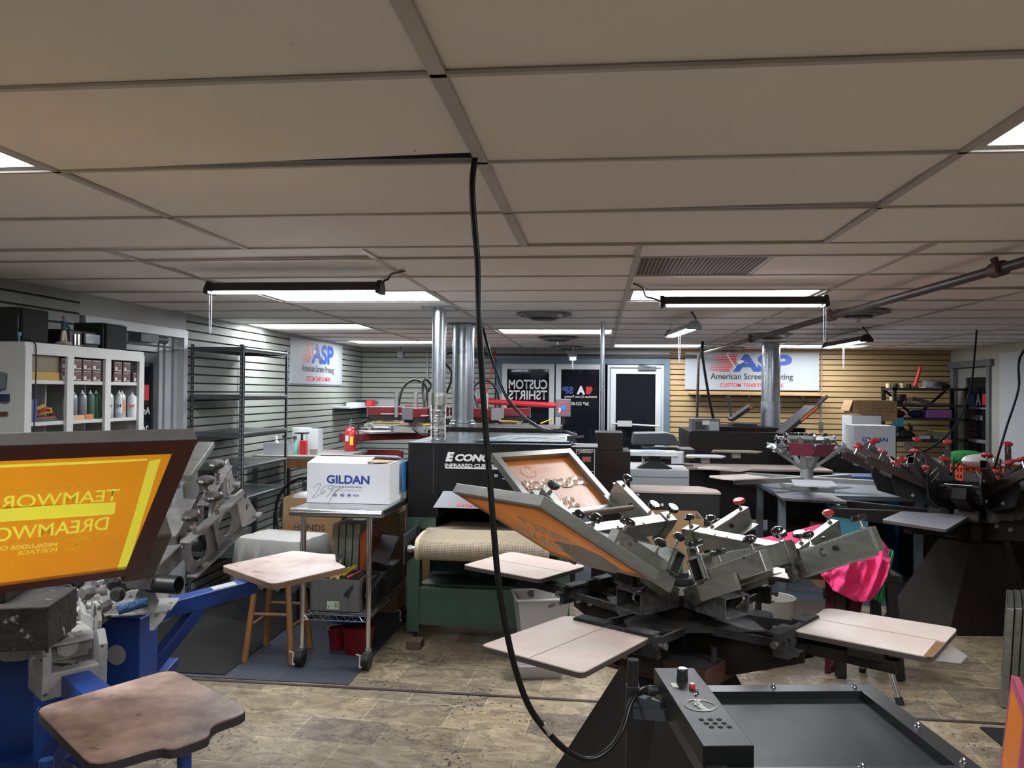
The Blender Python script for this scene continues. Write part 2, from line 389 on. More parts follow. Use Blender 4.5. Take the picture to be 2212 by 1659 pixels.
# ---------------------------------------------------------------- ceiling lights
DIFF=bpy.data.materials.new('lit diffuser'); DIFF.use_nodes=True
_n=DIFF.node_tree.nodes; _e=_n.new('ShaderNodeEmission'); _e.inputs[0].default_value=(.93,.97,1,1); _e.inputs[1].default_value=E_TROFFER
DIFF.node_tree.links.new(_e.outputs[0],_n['Material Output'].inputs[0])
TL=['recessed ceiling light cut by the left edge of the frame','recessed ceiling light cut by the right edge of the frame','recessed ceiling light overhead behind the viewer',
 'lit ceiling panel behind the left hanging shop light','lit ceiling panel behind the long right hanging shop light','lit ceiling panel above the wall sign on the left wall','lit ceiling panel between the round air diffusers above the back window',
 'lit ceiling panel in the back left corner','lit ceiling panel just in front of the back door','lit ceiling panel above the sign on the yellow wall']
for (z,x0,x1,y0,y1),lb in zip(TROFF,TL):
    t=thing('ceiling_light',lb,'ceiling light',((x0+x1)/2,(y0+y1)/2,ZC),group='recessed ceiling lights')
    a,b=(x1-x0)/2-.012,(y1-y0)/2-.008
    MB().box((-a+.03,-b+.03,.008),(a-.03,b-.03,.014)).go('diffuser',DIFF,t)
    m_=MB(); 
    for lo,hi in (((-a,-b,.0),(a,-b+.03,.03)),((-a,b-.03,0),(a,b,.03)),((-a,-b+.03,0),(-a+.03,b-.03,.03)),((a-.03,-b+.03,0),(a,b-.03,.03))): m_.box(lo,hi)
    m_.go('frame',GRID,t)
# return-air grille
t=thing('air_grille','square grey metal mesh return grille in the ceiling','vent',((VENT[0]+VENT[1])/2,(VENT[2]+VENT[3])/2,ZC))
m_=MB()
for k in range(30): m_.box((-.29+k*.0197,-.28,.0),(-.29+k*.0197+.008,.28,.004))
for k in range(30): m_.box((-.29,-.28+k*.019,.001),(.29,-.28+k*.019+.007,.005))
m_.go('mesh_grille',mat('grille metal',(.20,.17,.15),.6,.3),t)
m_=MB().box((-.305,-.29,-.002),(.305,-.275,.012)).box((-.305,.275,-.002),(.305,.29,.012)).box((-.305,-.275,-.002),(-.29,.275,.012)).box((.29,-.275,-.002),(.305,.275,.012)); m_.go('frame',GRID,t)
# round diffusers
DMAT=mat('diffuser metal',(.22,.23,.23),.4,.5,var=.3,scale=5)
def round_vent(x,y,lb,R=.22):
    t=thing('round_diffuser',lb,'air diffuser',(x,y,ZC),group='round ceiling air diffusers')
    MB().lathe([(R*1.0,-.004),(R*1.02,-.016),(R*.86,-.022),(R*.80,-.006)],n=32).go('outer_ring',DMAT,t,True)
    MB().lathe([(R*.74,-.012),(R*.72,-.034),(R*.60,-.038),(R*.5,-.01)],n=32).go('inner_ring',DMAT,t,True)
    MB().lathe([(R*.48,-.02),(R*.44,-.052),(R*.1,-.055)],n=28).go('cone',mat('dark diffuser cone',(.03,.03,.03),.5,.3),t,True)
    MB().lathe([(.006,-.05),(.006,-.075),(.018,-.078),(.018,-.084)],n=12).go('damper_knob',mat('brass',(.5,.42,.3),.4,.7),t,True)
for x,y,lb in ((-.435,6.31,'round air diffuser nearest above the long black infrared dryer'),(-.46,8.99,'round air diffuser behind the lit panel above the dryer'),(-.42,10.75,'small far round air diffuser above the back window'),
    (1.92,6.16,'large round air diffuser crossed by the black sprinkler pipe'),(1.78,8.5,'round air diffuser above the far galvanised flue'),(1.73,10.95,'farthest round air diffuser above the sign on the yellow wall')): round_vent(x,y,lb)
# ---------------------------------------------------------------- hanging shop lights
SHOPM=bpy.data.materials.new('lit shop tube'); SHOPM.use_nodes=True
_n=SHOPM.node_tree.nodes; _e=_n.new('ShaderNodeEmission'); _e.inputs[0].default_value=(.88,.90,1,1); _e.inputs[1].default_value=E_SHOP
SHOPM.node_tree.links.new(_e.outputs[0],_n['Material Output'].inputs[0])
HOUS=mat('dark grey fixture housing',(.055,.052,.05),.45,.3,var=.2,scale=8)
CHAIN=mat('link chain metal',(.35,.34,.33),.35,.8)
def chain(mb,p,q,l=.018):
    p=V(p);q=V(q);n=max(2,int((q-p).length/l)); M0=basis(p,q)
    for k in range(n):
        z0=(q-p).length*k/n; z1=z0+(q-p).length/n*1.15
        M=M0@Matrix.Rotation(PI/2*(k%2),4,'Z'); w_=.0045
        pts=[M@V(a) for a in ((w_,0,z0),(w_,0,z1),(-w_,0,z1),(-w_,0,z0),(w_,0,z0))]
        mb.tube(pts,.0012,4,False)
def shop_light(p,q,lb,ca,cb,pull=None,pl=.22,cord=None,open_=False,white=False):
    p=V(p);q=V(q);c=(p+q)/2; ax=(q-p); L_=ax.length; a=math.atan2(ax.y,ax.x)
    t=thing('shop_light',lb,'hanging light',c,a,'hanging tube shop lights')
    h=L_/2; cw=.05
    hm=mat('pale fixture housing',(.35,.36,.37),.35,.4) if white else HOUS
    prof=[(-cw,-.014),(-cw*.75,.012),(-cw*.3,.030),(cw*.3,.030),(cw*.75,.012),(cw,-.014),(cw*.9,-.018),(-cw*.9,-.018)]
    R=Matrix.Rotation(PI/2,4,'Y')@Matrix.Rotation(PI/2,4,'Z')   # local x->world y, y->z, z->x
    MB(R).prism(prof,-h+.012,h-.012).go('housing',hm,t,True)
    MB(R).prism([(-.032,-.026),(.032,-.026),(.036,-.0185),(-.036,-.0185)],-h+.03,h-.03).go('tube_lens',SHOPM,t)
    for s_ in (-1,1):
        MB(R).prism([(-cw*1.1,-.032),(-cw*1.15,-.010),(-cw*.5,.036),(cw*.5,.036),(cw*1.15,-.010),(cw*1.1,-.032)],s_*h-.012,s_*h+.012).go('end_cap',BLK,t)
    inv=(Matrix.Translation(c)@Matrix.Rotation(a,4,'Z')).inverted()
    for s_,cc in ((-1,ca),(1,cb)):
        if cc is None: continue
        m_=MB(inv); 
        top=V(cc); bot=p if s_<0 else q
        chain(m_,bot+V((0,0,.036)),top); m_.go('hanging_chain',CHAIN,t)
    if pull is not None:
        b=p.lerp(q,pull)-V((0,0,.026)); m_=MB(inv)
        for d in (-.006,.006): m_.tube([b+V((d,0,0)),b+V((d,0,-pl*.5)),b+V((d*.7,0,-pl))],.0022,5)
        m_.tube([b+V((-.0042,0,-pl)),b+V((0,0,-pl-.006)),b+V((.0042,0,-pl))],.0022,5); m_.go('pull_cord',mat('clear beaded cord',(.55,.55,.6),.2,.3),t)
    if cord: MB(inv).tube(cord,.006,6).go('power_cord',BLK,t,True)
    return t
ya=4.02; za=2.262
pA=ony(455,626,ya); qA=ony(822,619,ya)
shop_light(pA,qA,'left hanging shop light in a black housing with a pull cord',onz(372,578,ZC),onz(872,580,ZC),0.0,.20,[qA,qA+V((.02,0,.03)),onz(838,603,2.33),onz(846,592,2.36),onz(876,584,ZC)])
yb_=4.70
pB=ony(1430,652,yb_); qB=ony(1782,652,yb_)
shop_light(pB,qB,'long right hanging shop light in a black housing',onz(1370,612,ZC),onz(1792,622,ZC),1.0,.20,[pB,pB+V((-.05,0,.02)),onz(1395,640,2.33),onz(1388,622,2.36),onz(1368,612,ZC)])
p3=onz(1500,703,2.27);q3=onz(1449,722,2.27)
shop_light(p3,q3,'small hanging shop light left of the black sprinkler pipe, seen end on',p3+V((0,.1,.11)),q3+V((0,0,.11)),.6,.22,[p3,p3+V((.01,0,.05)),p3+V((-.02,.05,.11))],white=True)
p4=onz(1872,731,2.27);q4=onz(1787,747,2.27)
shop_light(p4,q4,'hanging shop light to the right of the far galvanised flue',p4+V((0,.1,.11)),q4+V((0,0,.11)),.55,.22,[p4,p4+V((.01,0,.05)),p4+V((-.02,.05,.11))])
p5=V((-.30,9.3,2.20));q5=V((-.33,10.3,2.20))
shop_light(p5,q5,'far hanging shop light seen end on before the back window',p5+V((0,.1,.18)),q5+V((0,0,.18)),.1,.14)
# ---------------------------------------------------------------- sprinkler pipe
PIPE=mat('black iron pipe',(.03,.027,.026),.45,.5,c2=(.06,.04,.035),scale=20)
t=thing('sprinkler_pipe','long black iron pipe running below the ceiling and along the back wall','pipe',(1.35,10.9,2.3))
inv=Matrix.Translation((-1.35,-10.9,-2.3))
a=V((1.78,1.9,2.30));b=V((1.38,10.95,2.30))
MB(inv).cyl(a,b,.022,12).go('main_run',PIPE,t,True)
MB(inv).cyl(b,V((1.38,11.12,2.27)),.016).cyl(V((-1.9,11.16,2.28)),V((1.4,11.16,2.28)),.014).go('branch_run',PIPE,t,True)
for yy in (3.62,5.75,8.1):
    c=a.lerp(b,(yy-1.9)/9.05); m_=MB(inv); m_.cyl(c-V((.0,.04,0)),c+V((0,.04,0)),.034,12); m_.cyl(c-V((0,.0,0)),c+V((-.02,0,.05)),.016,8); m_.go('pipe_fitting',mat('rusty fitting',(.09,.05,.035),.6,.3),t,True)
for xx in (-.9,.1,-1.6): MB(inv).cyl(V((xx,11.16,2.28)),V((xx,11.16,2.38)),.005,6).go('hanger_rod',PIPE,t)
tag(MB().cyl(V((1.26,10.6,0.006)),V((1.30,10.6,2.27)),.017,10).go('support_post',PIPE,None,True),'black upright post rising from beside the brown dryer to the back pipe','post')
# ---------------------------------------------------------------- flues
def flange(m_,x,y,r,z=ZC): m_.prism([(x-r,y-r),(x+r,y-r),(x+r,y+r),(x-r,y+r)],z-.006,z-.001)
t=thing('dryer_flue','slim galvanised flue with a crinkled foil hose on the black dryer','duct',(-1.195,5.9,1.39))
MB().cyl((0,0,.34),(0,0,.985),.052,24).cyl((0,0,.60),(0,0,.612),.0535,24).go('pipe',GALV,t,True)
prof=[];z=.0
while z<.27: prof+=[(.050+rnd.uniform(0,.003),z),(.056+rnd.uniform(0,.004),z+.004)]; z+=.009
MB().lathe(prof,n=28).go('foil_hose',mat('crinkled foil',(.62,.62,.60),.22,1,c2=(.4,.4,.4),scale=30,bump=.6,bscale=50),t,True)
MB().cyl((0,0,.262),(0,0,.352),.057,24).go('foil_band',mat('foil tape',(.7,.7,.68),.25,1,bump=.3,bscale=30),t,True)
m_=MB(); flange(m_,0,0,.115,.99); m_.go('ceiling_plate',GALV,t)
t=thing('wide_flue','wide galvanised flue behind the slim one','duct',(-1.24,7.25,1.41))
MB().cyl((0,0,.02),(0,0,.965),.100,32).cyl((0,0,.08),(0,0,.085),.102,32).cyl((0,0,.5),(0,0,.503),.1015,32).go('pipe',GALV,t,True)
MB().lathe([(.125,0),(.125,.05),(.115,.055),(.115,.075),(.102,.08)],n=32).go('collar',GALV,t,True)
MB().lathe([(.15,.962),(.15,.967),(.10,.967)],n=32).go('ceiling_plate',mat('dark plate',(.06,.06,.06),.5,.4),t,True)
t=thing('far_flue','shiny galvanised flue standing in front of the yellow wall sign','duct',(2.08,9.95,1.372))
MB().cyl((0,0,0),(0,0,.99),.110,32).cyl((0,0,.31),(0,0,.315),.1115,32).go('pipe',GALV,t,True)
MB().cyl((0,0,.0),(0,0,.3),.1135,32).go('sleeve',mat('matte galvanised',(.42,.46,.52),.4,.8,var=.2),t,True)
MB().lathe([(.115,.985),(.18,.998),(.18,1.003),(.11,1.004)],n=32).go('ceiling_plate',GALV,t,True)
# ================================================================ glass fronts (window_1, door_1, door_2)
GLASS=mat('dark window glass',(.01,.012,.016),.04,alpha=.45,spec=.6)
ALW=mat('white aluminium frame',(.46,.48,.50),.45,.3)
BLF=mat('slate blue trim',(.085,.13,.18),.5,var=.15,scale=5)
GREYW=mat('grey trim',(.15,.17,.18),.5,var=.15,scale=5)
YB_=YB-.02
def wz(px,py,y=YB_): p=ony(px,py,y); return p.x,p.z
def framebox(m_,x0,x1,z0,z1,w,y0,y1):
    m_.box((x0,y0,z0),(x0+w,y1,z1)).box((x1-w,y0,z0),(x1,y1,z1)).box((x0+w,y0,z1-w),(x1-w,y1,z1)).box((x0+w,y0,z0),(x1-w,y1,z0+w))
# slate blue surround
m_=MB(); m_.box((-1.45,YB-.03,.006),(-1.37,YB+.1,2.235)).box((.91,YB-.03,.006),(.99,YB+.1,2.235)).box((-1.37,YB-.03,2.16),(.91,YB+.1,2.235)); struct(m_.go('trim_3',BLF))
def Mback(x,z,y=YB_): return frame((x,y,z),(1,0,0),(0,0,1))
# window 1 (left) and window 2 (middle)
for nm,x0,x1 in (('window_1',-1.37,-.62),('window_2',-.60,.09)):
    t=struct(bpy.data.objects.new(nm,None)); COL.objects.link(t)
    m_=MB(); framebox(m_,x0,x1,.01,2.16,.075,YB-.02,YB+.05); m_.go('window_frame',ALW,t)
    MB().box((x0+.07,YB+.005,.08),(x1-.07,YB+.012,2.09)).go('pane',GLASS,t)
    if nm=='window_1':
        text('CUSTOM',Mback((x0+x1)/2,1.865),.55,.135,TXTW,t,'window_lettering',.02,mirror=True)
        text('TSHIRTS',Mback((x0+x1)/2,1.715),.55,.135,TXTW,t,'window_lettering',.02,mirror=True)
    else:
        text('American Screen Printing',Mback(-.245,1.695),.46,.045,TXTW,t,'window_lettering',.004,mirror=True)
        text('269 323-8511',Mback(-.28,1.60),.30,.045,TXTW,t,'window_lettering',.01,mirror=True)
        text('A',Mback(-.245,1.79),.12,.12,TXTW,t,'window_lettering',.06,mirror=True)
        text('SP',Mback(-.43,1.79),.16,.10,mat('deep blue print',(.02,.05,.25),.5),t,'window_lettering',.05,mirror=True)
        m_=MB(Mback(-.245,1.79)); 
        for k in range(6): m_.box((.07,.05-.018*k,0),(.155+.01*k-.003*k*k,.036-.018*k,.001))
        m_.go('window_stripes',TXTR,t)
# glazed door
t=struct(bpy.data.objects.new('door_2',None)); COL.objects.link(t)
x0,x1=.13,.91
m_=MB(); framebox(m_,x0,x1,.01,2.15,.035,YB-.01,YB+.07); m_.go('door_frame',ALW,t)
m_=MB(); framebox(m_,x0+.04,x1-.04,.02,2.10,.075,YB-.03,YB+.02); d=m_.go('door_leaf',ALW,t)
MB().box((x0+.11,YB-.006,.09),(x1-.11,YB,2.03)).go('pane',GLASS,t)
m_=MB().cyl((x0+.06,YB-.08,1.33),(x1-.06,YB-.08,1.30),.014,10).box((.27,YB-.10,1.29),(.47,YB-.06,1.37)); m_.go('push_bar',mat('pale push bar',(.5,.5,.5),.35,.5),d)
m_=MB().box((.55,YB-.08,2.08),(.80,YB-.03,2.13)).bar((.56,YB-.06,2.14),(.72,YB-.16,2.15),.02,.012).bar((.72,YB-.16,2.15),(.62,YB-.05,2.16),.02,.012); m_.go('door_closer',DGREY,d)
# left wall door
t=struct(bpy.data.objects.new('door_1',None)); COL.objects.link(t)
y0,y1=4.95,6.28
m_=MB()
for a,b in ((y0,y0+.06),(y1-.06,y1)): m_.box((XL-.10,a,0.006),(XL+.03,b,2.235))
m_.box((XL-.10,y0+.06,2.17),(XL+.03,y1-.06,2.235)); m_.go('door_frame',ALW,t)
m_=MB()
for k,(a,b) in enumerate(((5.97,6.02),(6.04,6.09),(6.11,6.15),(6.17,6.22))): m_.box((XL-.11+.012*(k%2),a,0),(XL-.04+.012*(k%2),b,2.17))
m_.go('ribbed_side_panel',ALW,t)
m_=MB()
for a,b in ((5.02,5.09),(5.90,5.96)): m_.box((XL-.09,a,.01),(XL-.045,b,2.03))
m_.box((XL-.09,5.09,1.95),(XL-.045,5.90,2.03)).box((XL-.09,5.09,.01),(XL-.045,5.90,.25)); lf=m_.go('door_leaf',DGREY,t)
MB().box((XL-.07,5.02,2.04),(XL-.05,5.96,2.165)).go('transom_panel',ALW,t)
MB().box((XL-.07,5.09,.25),(XL-.062,5.90,1.95)).go('pane',GLASS,t)
ML=lambda y,z,x=XL: frame((x,y,z),(0,1,0),(0,0,1))   # on left wall, reading from the room
text('Ameri',ML(5.77,1.58,XL-.06),.22,.06,TXTW,t,'door_lettering',.01,mirror=True)
text('269',ML(5.80,1.43,XL-.06),.12,.07,TXTW,t,'door_lettering',.01,mirror=True)
MB().box((XL-.06,5.72,1.66),(XL-.058,5.86,1.78)).go('red_decal',TXTR,t)
m_=MB().box((XL-.03,5.55,2.10),(XL+.06,5.78,2.16)).cyl((XL+.02,5.78,2.13),(XL+.02,5.95,2.13),.028).bar((XL+.04,5.4,2.08),(XL+.13,5.85,2.07),.03,.012).bar((XL+.13,5.85,2.07),(XL+.03,6.18,2.08),.03,.012); m_.go('door_closer',DGREY,t)
# right wall door
t=struct(bpy.data.objects.new('door_3',None)); COL.objects.link(t)
m_=MB()
for a,b in ((10.18,10.26),(11.16,11.24)): m_.box((XR-.03,a,.006),(XR+.10,b,2.19))
m_.box((XR-.045,10.12,2.13),(XR+.10,11.28,2.21)); m_.go('door_frame',GREYW,t)
m_=MB()
for a,b in ((10.27,10.33),(10.93,11.15)): m_.box((XR+.03,a,.01),(XR+.08,b,2.12))
m_.box((XR+.03,10.33,2.0),(XR+.08,10.93,2.12)).box((XR+.0,10.33,1.18),(XR+.06,10.93,1.22)); m_.go('door_leaf',mat('weathered door rail',(.28,.29,.28),.5,.2),t)
MB().box((XR+.05,10.33,.2),(XR+.055,10.93,2.0)).go('pane',GLASS,t)
MR=lambda y,z,x=XR: frame((x,y,z),(0,-1,0),(0,0,1))
text('A',MR(10.62,1.72,XR+.045),.13,.15,TXTW,t,'door_lettering',.03,mirror=True)
text('American Screen Printing',MR(10.62,1.61,XR+.045),.44,.04,TXTW,t,'door_lettering',.004,mirror=True)
text('269 323-8511',MR(10.65,1.49,XR+.045),.30,.06,TXTW,t,'door_lettering',.012,mirror=True)
MB(MR(10.43,1.72,XR+.045)).box((-.08,-.07,0),(.08,.07,.001)).go('red_decal',TXTR,t); MB(MR(10.80,1.72,XR+.045)).box((-.08,-.07,0),(.08,.07,.001)).go('blue_decal',TXTB,t)
# ---------------------------------------------------------------- shop signs
def asp_sign(Mx,lb,p):
    t=tag(bpy.data.objects.new('wall_sign',None),lb,'sign','shop name signs'); COL.objects.link(t); t.location=p
    inv=Matrix.Translation(-V(p)); Mm=inv@Mx
    W,H=1.80,.52
    MB(Mm).box((-W/2,-H/2,0),(W/2,H/2,.012)).go('sign_board',mat('sign board',(.32,.345,.375),.5),t)
    F=Mm@Matrix.Translation((0,0,.0125))
    m_=MB(F)   # red slanted stripes, ragged left end, shaped like a wedge
    n=11
    for k in range(n):
        yt=.232-k*.0225; xl=-.50-.014*k*.6-(.02 if k%2 else 0)
        xr_=-.19+.004*k if k<3 else -.20-.000*k
        xr_=[-.19,-.20,-.205,-.21,-.21,-.205,-.21,-.235,-.27,-.30,-.29][k]
        m_.add([(xl,yt-.003,0),(xr_-.06,yt-.015,0),(xr_,yt-.015,0),(xr_+.006,yt,0),(-.30-.02*(k%3)-.05,yt,0),(xl,yt,0)],[(0,1,2,3,4,5)])
    m_.go('red_stripes',TXTR,t)
    MB(F).add([(-.345,.232,.0006),(-.325,.232,.0006),(-.20,.03,.0006),(-.215,.03,.0006)],[(0,1,2,3)]).go('eagle_wing',TXTW,t)
    text('ASP',F@Matrix.Translation((.145,.11,0)),.79,.245,TXTB,t,'logo_letters',.045)
    MB(F@Matrix.Translation((0,0,.0012))).add([(-.18,.145,0),(-.13,.155,0),(-.09,.13,0),(-.11,.125,0),(-.17,.09,0),(-.19,.12,0)],[(0,1,2,3,4,5)]).go('eagle_head',TXTW,t)
    text('American Screen Printing',F@Matrix.Translation((0,-.085,0)),1.11,.105,TXTK,t,'shop_name',.018)
    text('CUSTOM TSHIRTS & MORE',F@Matrix.Translation((0,-.195,0)),.85,.055,TXTR,t,'slogan',.015)
    return t
asp_sign(frame((2.10,YB-.012,2.075),(1,0,0),(0,0,1))@Matrix.Translation((0,0,0)),'long white shop sign on the yellow back wall, partly hidden by a flue',(2.10,YB-.012,2.075))
asp_sign(frame((XL+.001,9.44,2.085),(0,1,0),(0,0,1)),'white shop sign on the grey left wall beyond the metal shelving',(XL,9.44,2.085))
# ---------------------------------------------------------------- white storage cabinet
CX0,CX1,CY0,CY1,CT=XL+.012,-2.96,3.815,4.90,1.968
t=thing('storage_cabinet','white open-front storage cabinet with nine cubby holes on the left wall','cabinet',(CX0,CY0,0.006))
inv=Matrix.Translation((-CX0,-CY0,-.006))
m_=MB(inv); m_.box((CX0,CY0,.006),(CX1,CY0+.025,CT)).box((CX0,CY1-.025,.006),(CX1,CY1,CT)).box((CX0,CY0+.025,.006),(CX0+.01,CY1-.025,CT)); m_.go('carcass',WHT,t)
ST=[(CY0,3.865),(4.145,4.20),(4.49,4.545),(4.845,CY1)]
MB(inv).box((CX0,CY0+.001,CT-.003),(CX1+.012,CY1,CT+.02)).go('cabinet_top',WHT,t)
m_=MB(inv)
for a,b in ST: m_.box((CX1,a,.02),(CX1+.018,b,CT-.003))
for (a,b),(c,d) in zip(ST[:-1],ST[1:]): m_.box((CX1,b,1.925),(CX1+.018,c,CT-.003))
m_.go('face_frame',WHT,t)
for z in (1.79,1.567,1.33,.9,.45): MB(inv).box((CX0+.01,CY0+.025,z-.02),(CX1+.002,CY1-.025,z)).go('shelf',WHT,t)
for a,b in ST[1:3]: MB(inv).box((CX0+.01,(a+b)/2-.006,.05),(CX1-.13,(a+b)/2+.006,CT-.02)).go('divider',WHT,t)
def item(name,m_,mt,label,cat,group=None,smooth=False): return tag(m_.go(name,mt,None,smooth),label,cat,group)
SH=[CT+.02,1.79,1.567,1.33]
# on top
def spk(y0,y1,x0,x1,h,lb,badge=False):
    t=thing('loudspeaker',lb,'speaker',((x0+x1)/2,(y0+y1)/2,SH[0]),group='loudspeakers on the cabinet')
    a,b=(x1-x0)/2,(y1-y0)/2
    MB().box((-a,-b,0),(a-.02,b,h),bev=.006).go('enclosure',BLK,t)
    MB().box((a-.019,-b+.005,.005),(a,b-.005,h-.005),bev=.005).go('grille',mat('speaker cloth',(.008,.008,.009),.9),t)
    MB().box((a-.022,-b-.001,.07),(a-.017,-b+.001,.13)).go('trim_strip',ALU,t)
spk(3.86,4.07,-3.28,-3.0,.185,'tall black loudspeaker standing nearest on the white cabinet top')
spk(4.58,4.80,-3.22,-3.0,.165,'black loudspeaker with a round corner at the far end of the cabinet top')
t=thing('stereo','black and chrome stereo unit between the two loudspeakers','stereo',(-3.12,4.40,SH[0]))
MB().box((-.12,-.14,0),(.10,.14,.10),bev=.01).go('body',BLK,t); MB().box((.10,-.02,.02),(.118,.13,.09),bev=.008).go('display_panel',mat('blue black gloss',(.01,.02,.04),.08,coat=1),t)
MB().box((.101,-.10,.01),(.108,-.085,.075)).box((.101,-.07,.01),(.108,-.055,.075)).go('chrome_strip',CHR,t)
t=thing('figurine','small golfer figurine in a blue shirt and cream trousers on the cabinet','figurine',(-3.0,4.19,SH[0]))
m_=MB().ball((0,0,.012),.045,16,8,(1,1,.35)); m_.go('base',mat('stone plinth',(.3,.29,.26),.7),t,True)
m_=MB().tube([(0,-.012,.02),(0,-.010,.06),(0,0,.09)],.009).tube([(0,.016,.02),(0,.010,.06),(0,0,.09)],.009); m_.go('trousers',mat('cream cloth',(.5,.45,.33),.8),t,True)
m_=MB().tube([(0,0,.085),(0,-.002,.115),(0,0,.14)],.014).tube([(0,0,.135),(.012,.015,.11),(.012,.03,.10)],.006).tube([(0,-.005,.135),(.02,.008,.11),(.012,.03,.10)],.006); m_.go('shirt',mat('blue cloth',(.03,.07,.12),.8),t,True)
MB().ball((0,0,.157),.012).go('head',mat('painted skin',(.3,.18,.12),.6),t,True); MB().tube([(.012,.03,.10),(.015,.09,.075)],.003,6).go('club',DGREY,t)
item('blue_brush',MB().cyl((-2.99,3.83,SH[0]),(-2.99,3.83,SH[0]+.03),.004).cyl((-2.99,3.83,SH[0]+.03),(-2.99,3.83,SH[0]+.05),.009),mat('light blue plastic',(.05,.25,.35),.4),'tiny light blue cap sticking up at the near cabinet corner','cap')
tag(MB().tube([(-3.05,3.86,SH[0]+.005),(-2.95,3.88,SH[0]+.004),(-2.935,3.885,1.9),(-2.936,3.88,1.6),(-2.936,3.872,1.2),(-2.936,3.875,.5)],.0035,6).go('cable',BLK,None,True),'thin black cable hanging down the front of the white cabinet','cable')
# top row: tray + ink boxes
t=thing('parts_case','clear lidded parts case with a yellow base on the top cabinet shelf','case',(-3.07,4.01,SH[1]))
MB().box((-.12,-.13,0),(.10,.115,.045)).go('base',mat('mustard plastic',(.34,.20,.02),.5),t); MB().box((-.115,-.128,.046),(.095,.113,.135)).go('lid',mat('smoky plastic',(.16,.13,.08),.25),t)
INK=mat('maroon ink carton',(.14,.065,.075),.6,c2=(.05,.035,.04),scale=40); INKL=mat('carton label',(.5,.48,.45),.6)
def inkbox(y,z,k,lb,x=-3.012,grp='maroon ink cartons on the top cabinet shelf',w=.082,h=.062):
    t=thing('ink_carton',lb,'carton',(x,y+.045,z),rnd.uniform(-.05,.05),grp)
    MB().box((-.05,-w/2,0),(.05,w/2,h)).go('carton',INK,t)
    MB().box((.0501,-w*.36,h*.1),(.0512,-w*.10,h*.45)).box((.0501,-w*.0,h*.08),(.0512,w*.42,h*.16)).box((.0501,-w*.36,h*.88),(.0512,w*.42,h*.93)).go('label',INKL,t)
nth=['first','second','third','fourth','fifth','sixth','seventh','eighth']
for r in range(2):
    for k,y in enumerate((4.115,4.21,4.30,4.39,4.48,4.60,4.69)):
        inkbox(y,SH[1]+r*.064,k,'maroon ink carton, %s along the %s row of the top shelf'%(nth[k],'upper' if r else 'lower'))
inkbox(4.80,SH[1],8,'maroon ink carton at the far end of the lower row on the top shelf')
# middle row
t=thing('ring_binder','blue ring binder standing on the middle cabinet shelf','binder',(-3.08,3.92,SH[2])); MB().box((-.11,-.035,0),(.11,-.012,.12)).go('spine_side',mat('tan board',(.2,.16,.09),.7),t); MB().box((-.11,-.011,0),(.11,.025,.12)).go('cover',mat('binder blue',(.02,.05,.22),.4),t)
item('hand_tools',MB().bar((-3.1,3.98,SH[2]+.03),(-3.0,4.10,SH[2]+.06),.02,.03).bar((-3.05,3.97,SH[2]+.05),(-3.02,4.07,SH[2]+.085),.012,.02),mat('yellow plastic',(.42,.28,.02),.5),'yellow hand tool lying in the tools on the middle shelf','tool')
item('pliers',MB().bar((-3.03,4.01,SH[2]+.012),(-3.0,4.12,SH[2]+.018),.03,.018).tube([(-3.03,4.0,SH[2]+.03),(-3.0,4.06,SH[2]+.07),(-3.02,4.13,SH[2]+.02)],.008),mat('red grip',(.35,.04,.02),.5),'red gripped pliers lying on the middle cabinet shelf','pliers')
item('wrench',MB().bar((-3.0,3.97,SH[2]+.01),(-2.99,4.135,SH[2]+.012),.02,.012).lathe([(.02,0),(.02,.012)],Matrix.Translation((-3.05,4.06,SH[2]))),DGREY,'dark wrench lying at the front of the middle cabinet shelf','wrench')
item('small_box',MB().box((-3.2,4.03,SH[2]),(-3.13,4.12,SH[2]+.10)),PAPER,'white and blue box at the back of the middle shelf','box')
def can(x,y,z,lb,mt,lab=None,num=None,h=.15,r=.026,cap=None):
    t=thing('spray_can',lb,'spray can',(x+.035,y+.035,z),group='spray cans on the middle cabinet shelf')
    MB().lathe([(r*.96,0),(r,.004),(r,h*.84),(r*.93,h*.92),(r*.6,h)],n=20).go('can_body',mt,t,True)
    MB().lathe([(r*.45,h),(r*.4,h+.006),(.005,h+.008),(.005,h+.018),(.0045,h+.02)],n=12).go('nozzle',cap or TXTW,t,True)
    a0=math.atan2(-y,-x); M=Matrix.Rotation(a0,4,'Z')@Matrix.Translation((r+.0008,0,0))@frame((0,0,0),(0,1,0),(0,0,1))
    if lab:
        m_=MB(Matrix.Rotation(a0,4,'Z'))
        vs=[];fs=[]
        for i in range(7):
            a=-.8+1.6*i/6
            for zz in (h*.2,h*.74): vs.append(((r+.0006)*math.cos(a),(r+.0006)*math.sin(a),zz))
        for i in range(6): fs.append((2*i,2*i+2,2*i+3,2*i+1))
        m_.add(vs,fs); m_.go('label',lab,t)
        MB(Matrix.Rotation(a0,4,'Z')).ball((r*.78,0,h*.68),.011,12,6,(.6,1,.6)).go('red_badge',TXTR,t,True)
    if num: text(num,M@Matrix.Translation((0,h*.50,.0012)),r*1.1,.02,TXTK if num!='37' else TXTR,t,'can_number',.03)
CANW=mat('pale spray can',(.45,.46,.47),.3,.5); CANG=mat('green spray can',(.04,.10,.06),.4); CANF=mat('frosted grey can',(.22,.24,.26),.3,.5)
can(-3.05,4.215,SH[2],'spray can with a blue and white label nearest the first divider',CANW,PAPER,'84',.14)
can(-3.06,4.275,SH[2],'frosted grey spray can beside the blue labelled one',CANF)
can(-3.05,4.345,SH[2],'frosted grey spray can next to the dark green ones',CANF)
can(-3.05,4.42,SH[2],'dark green spray can left of the second cabinet divider',CANG)
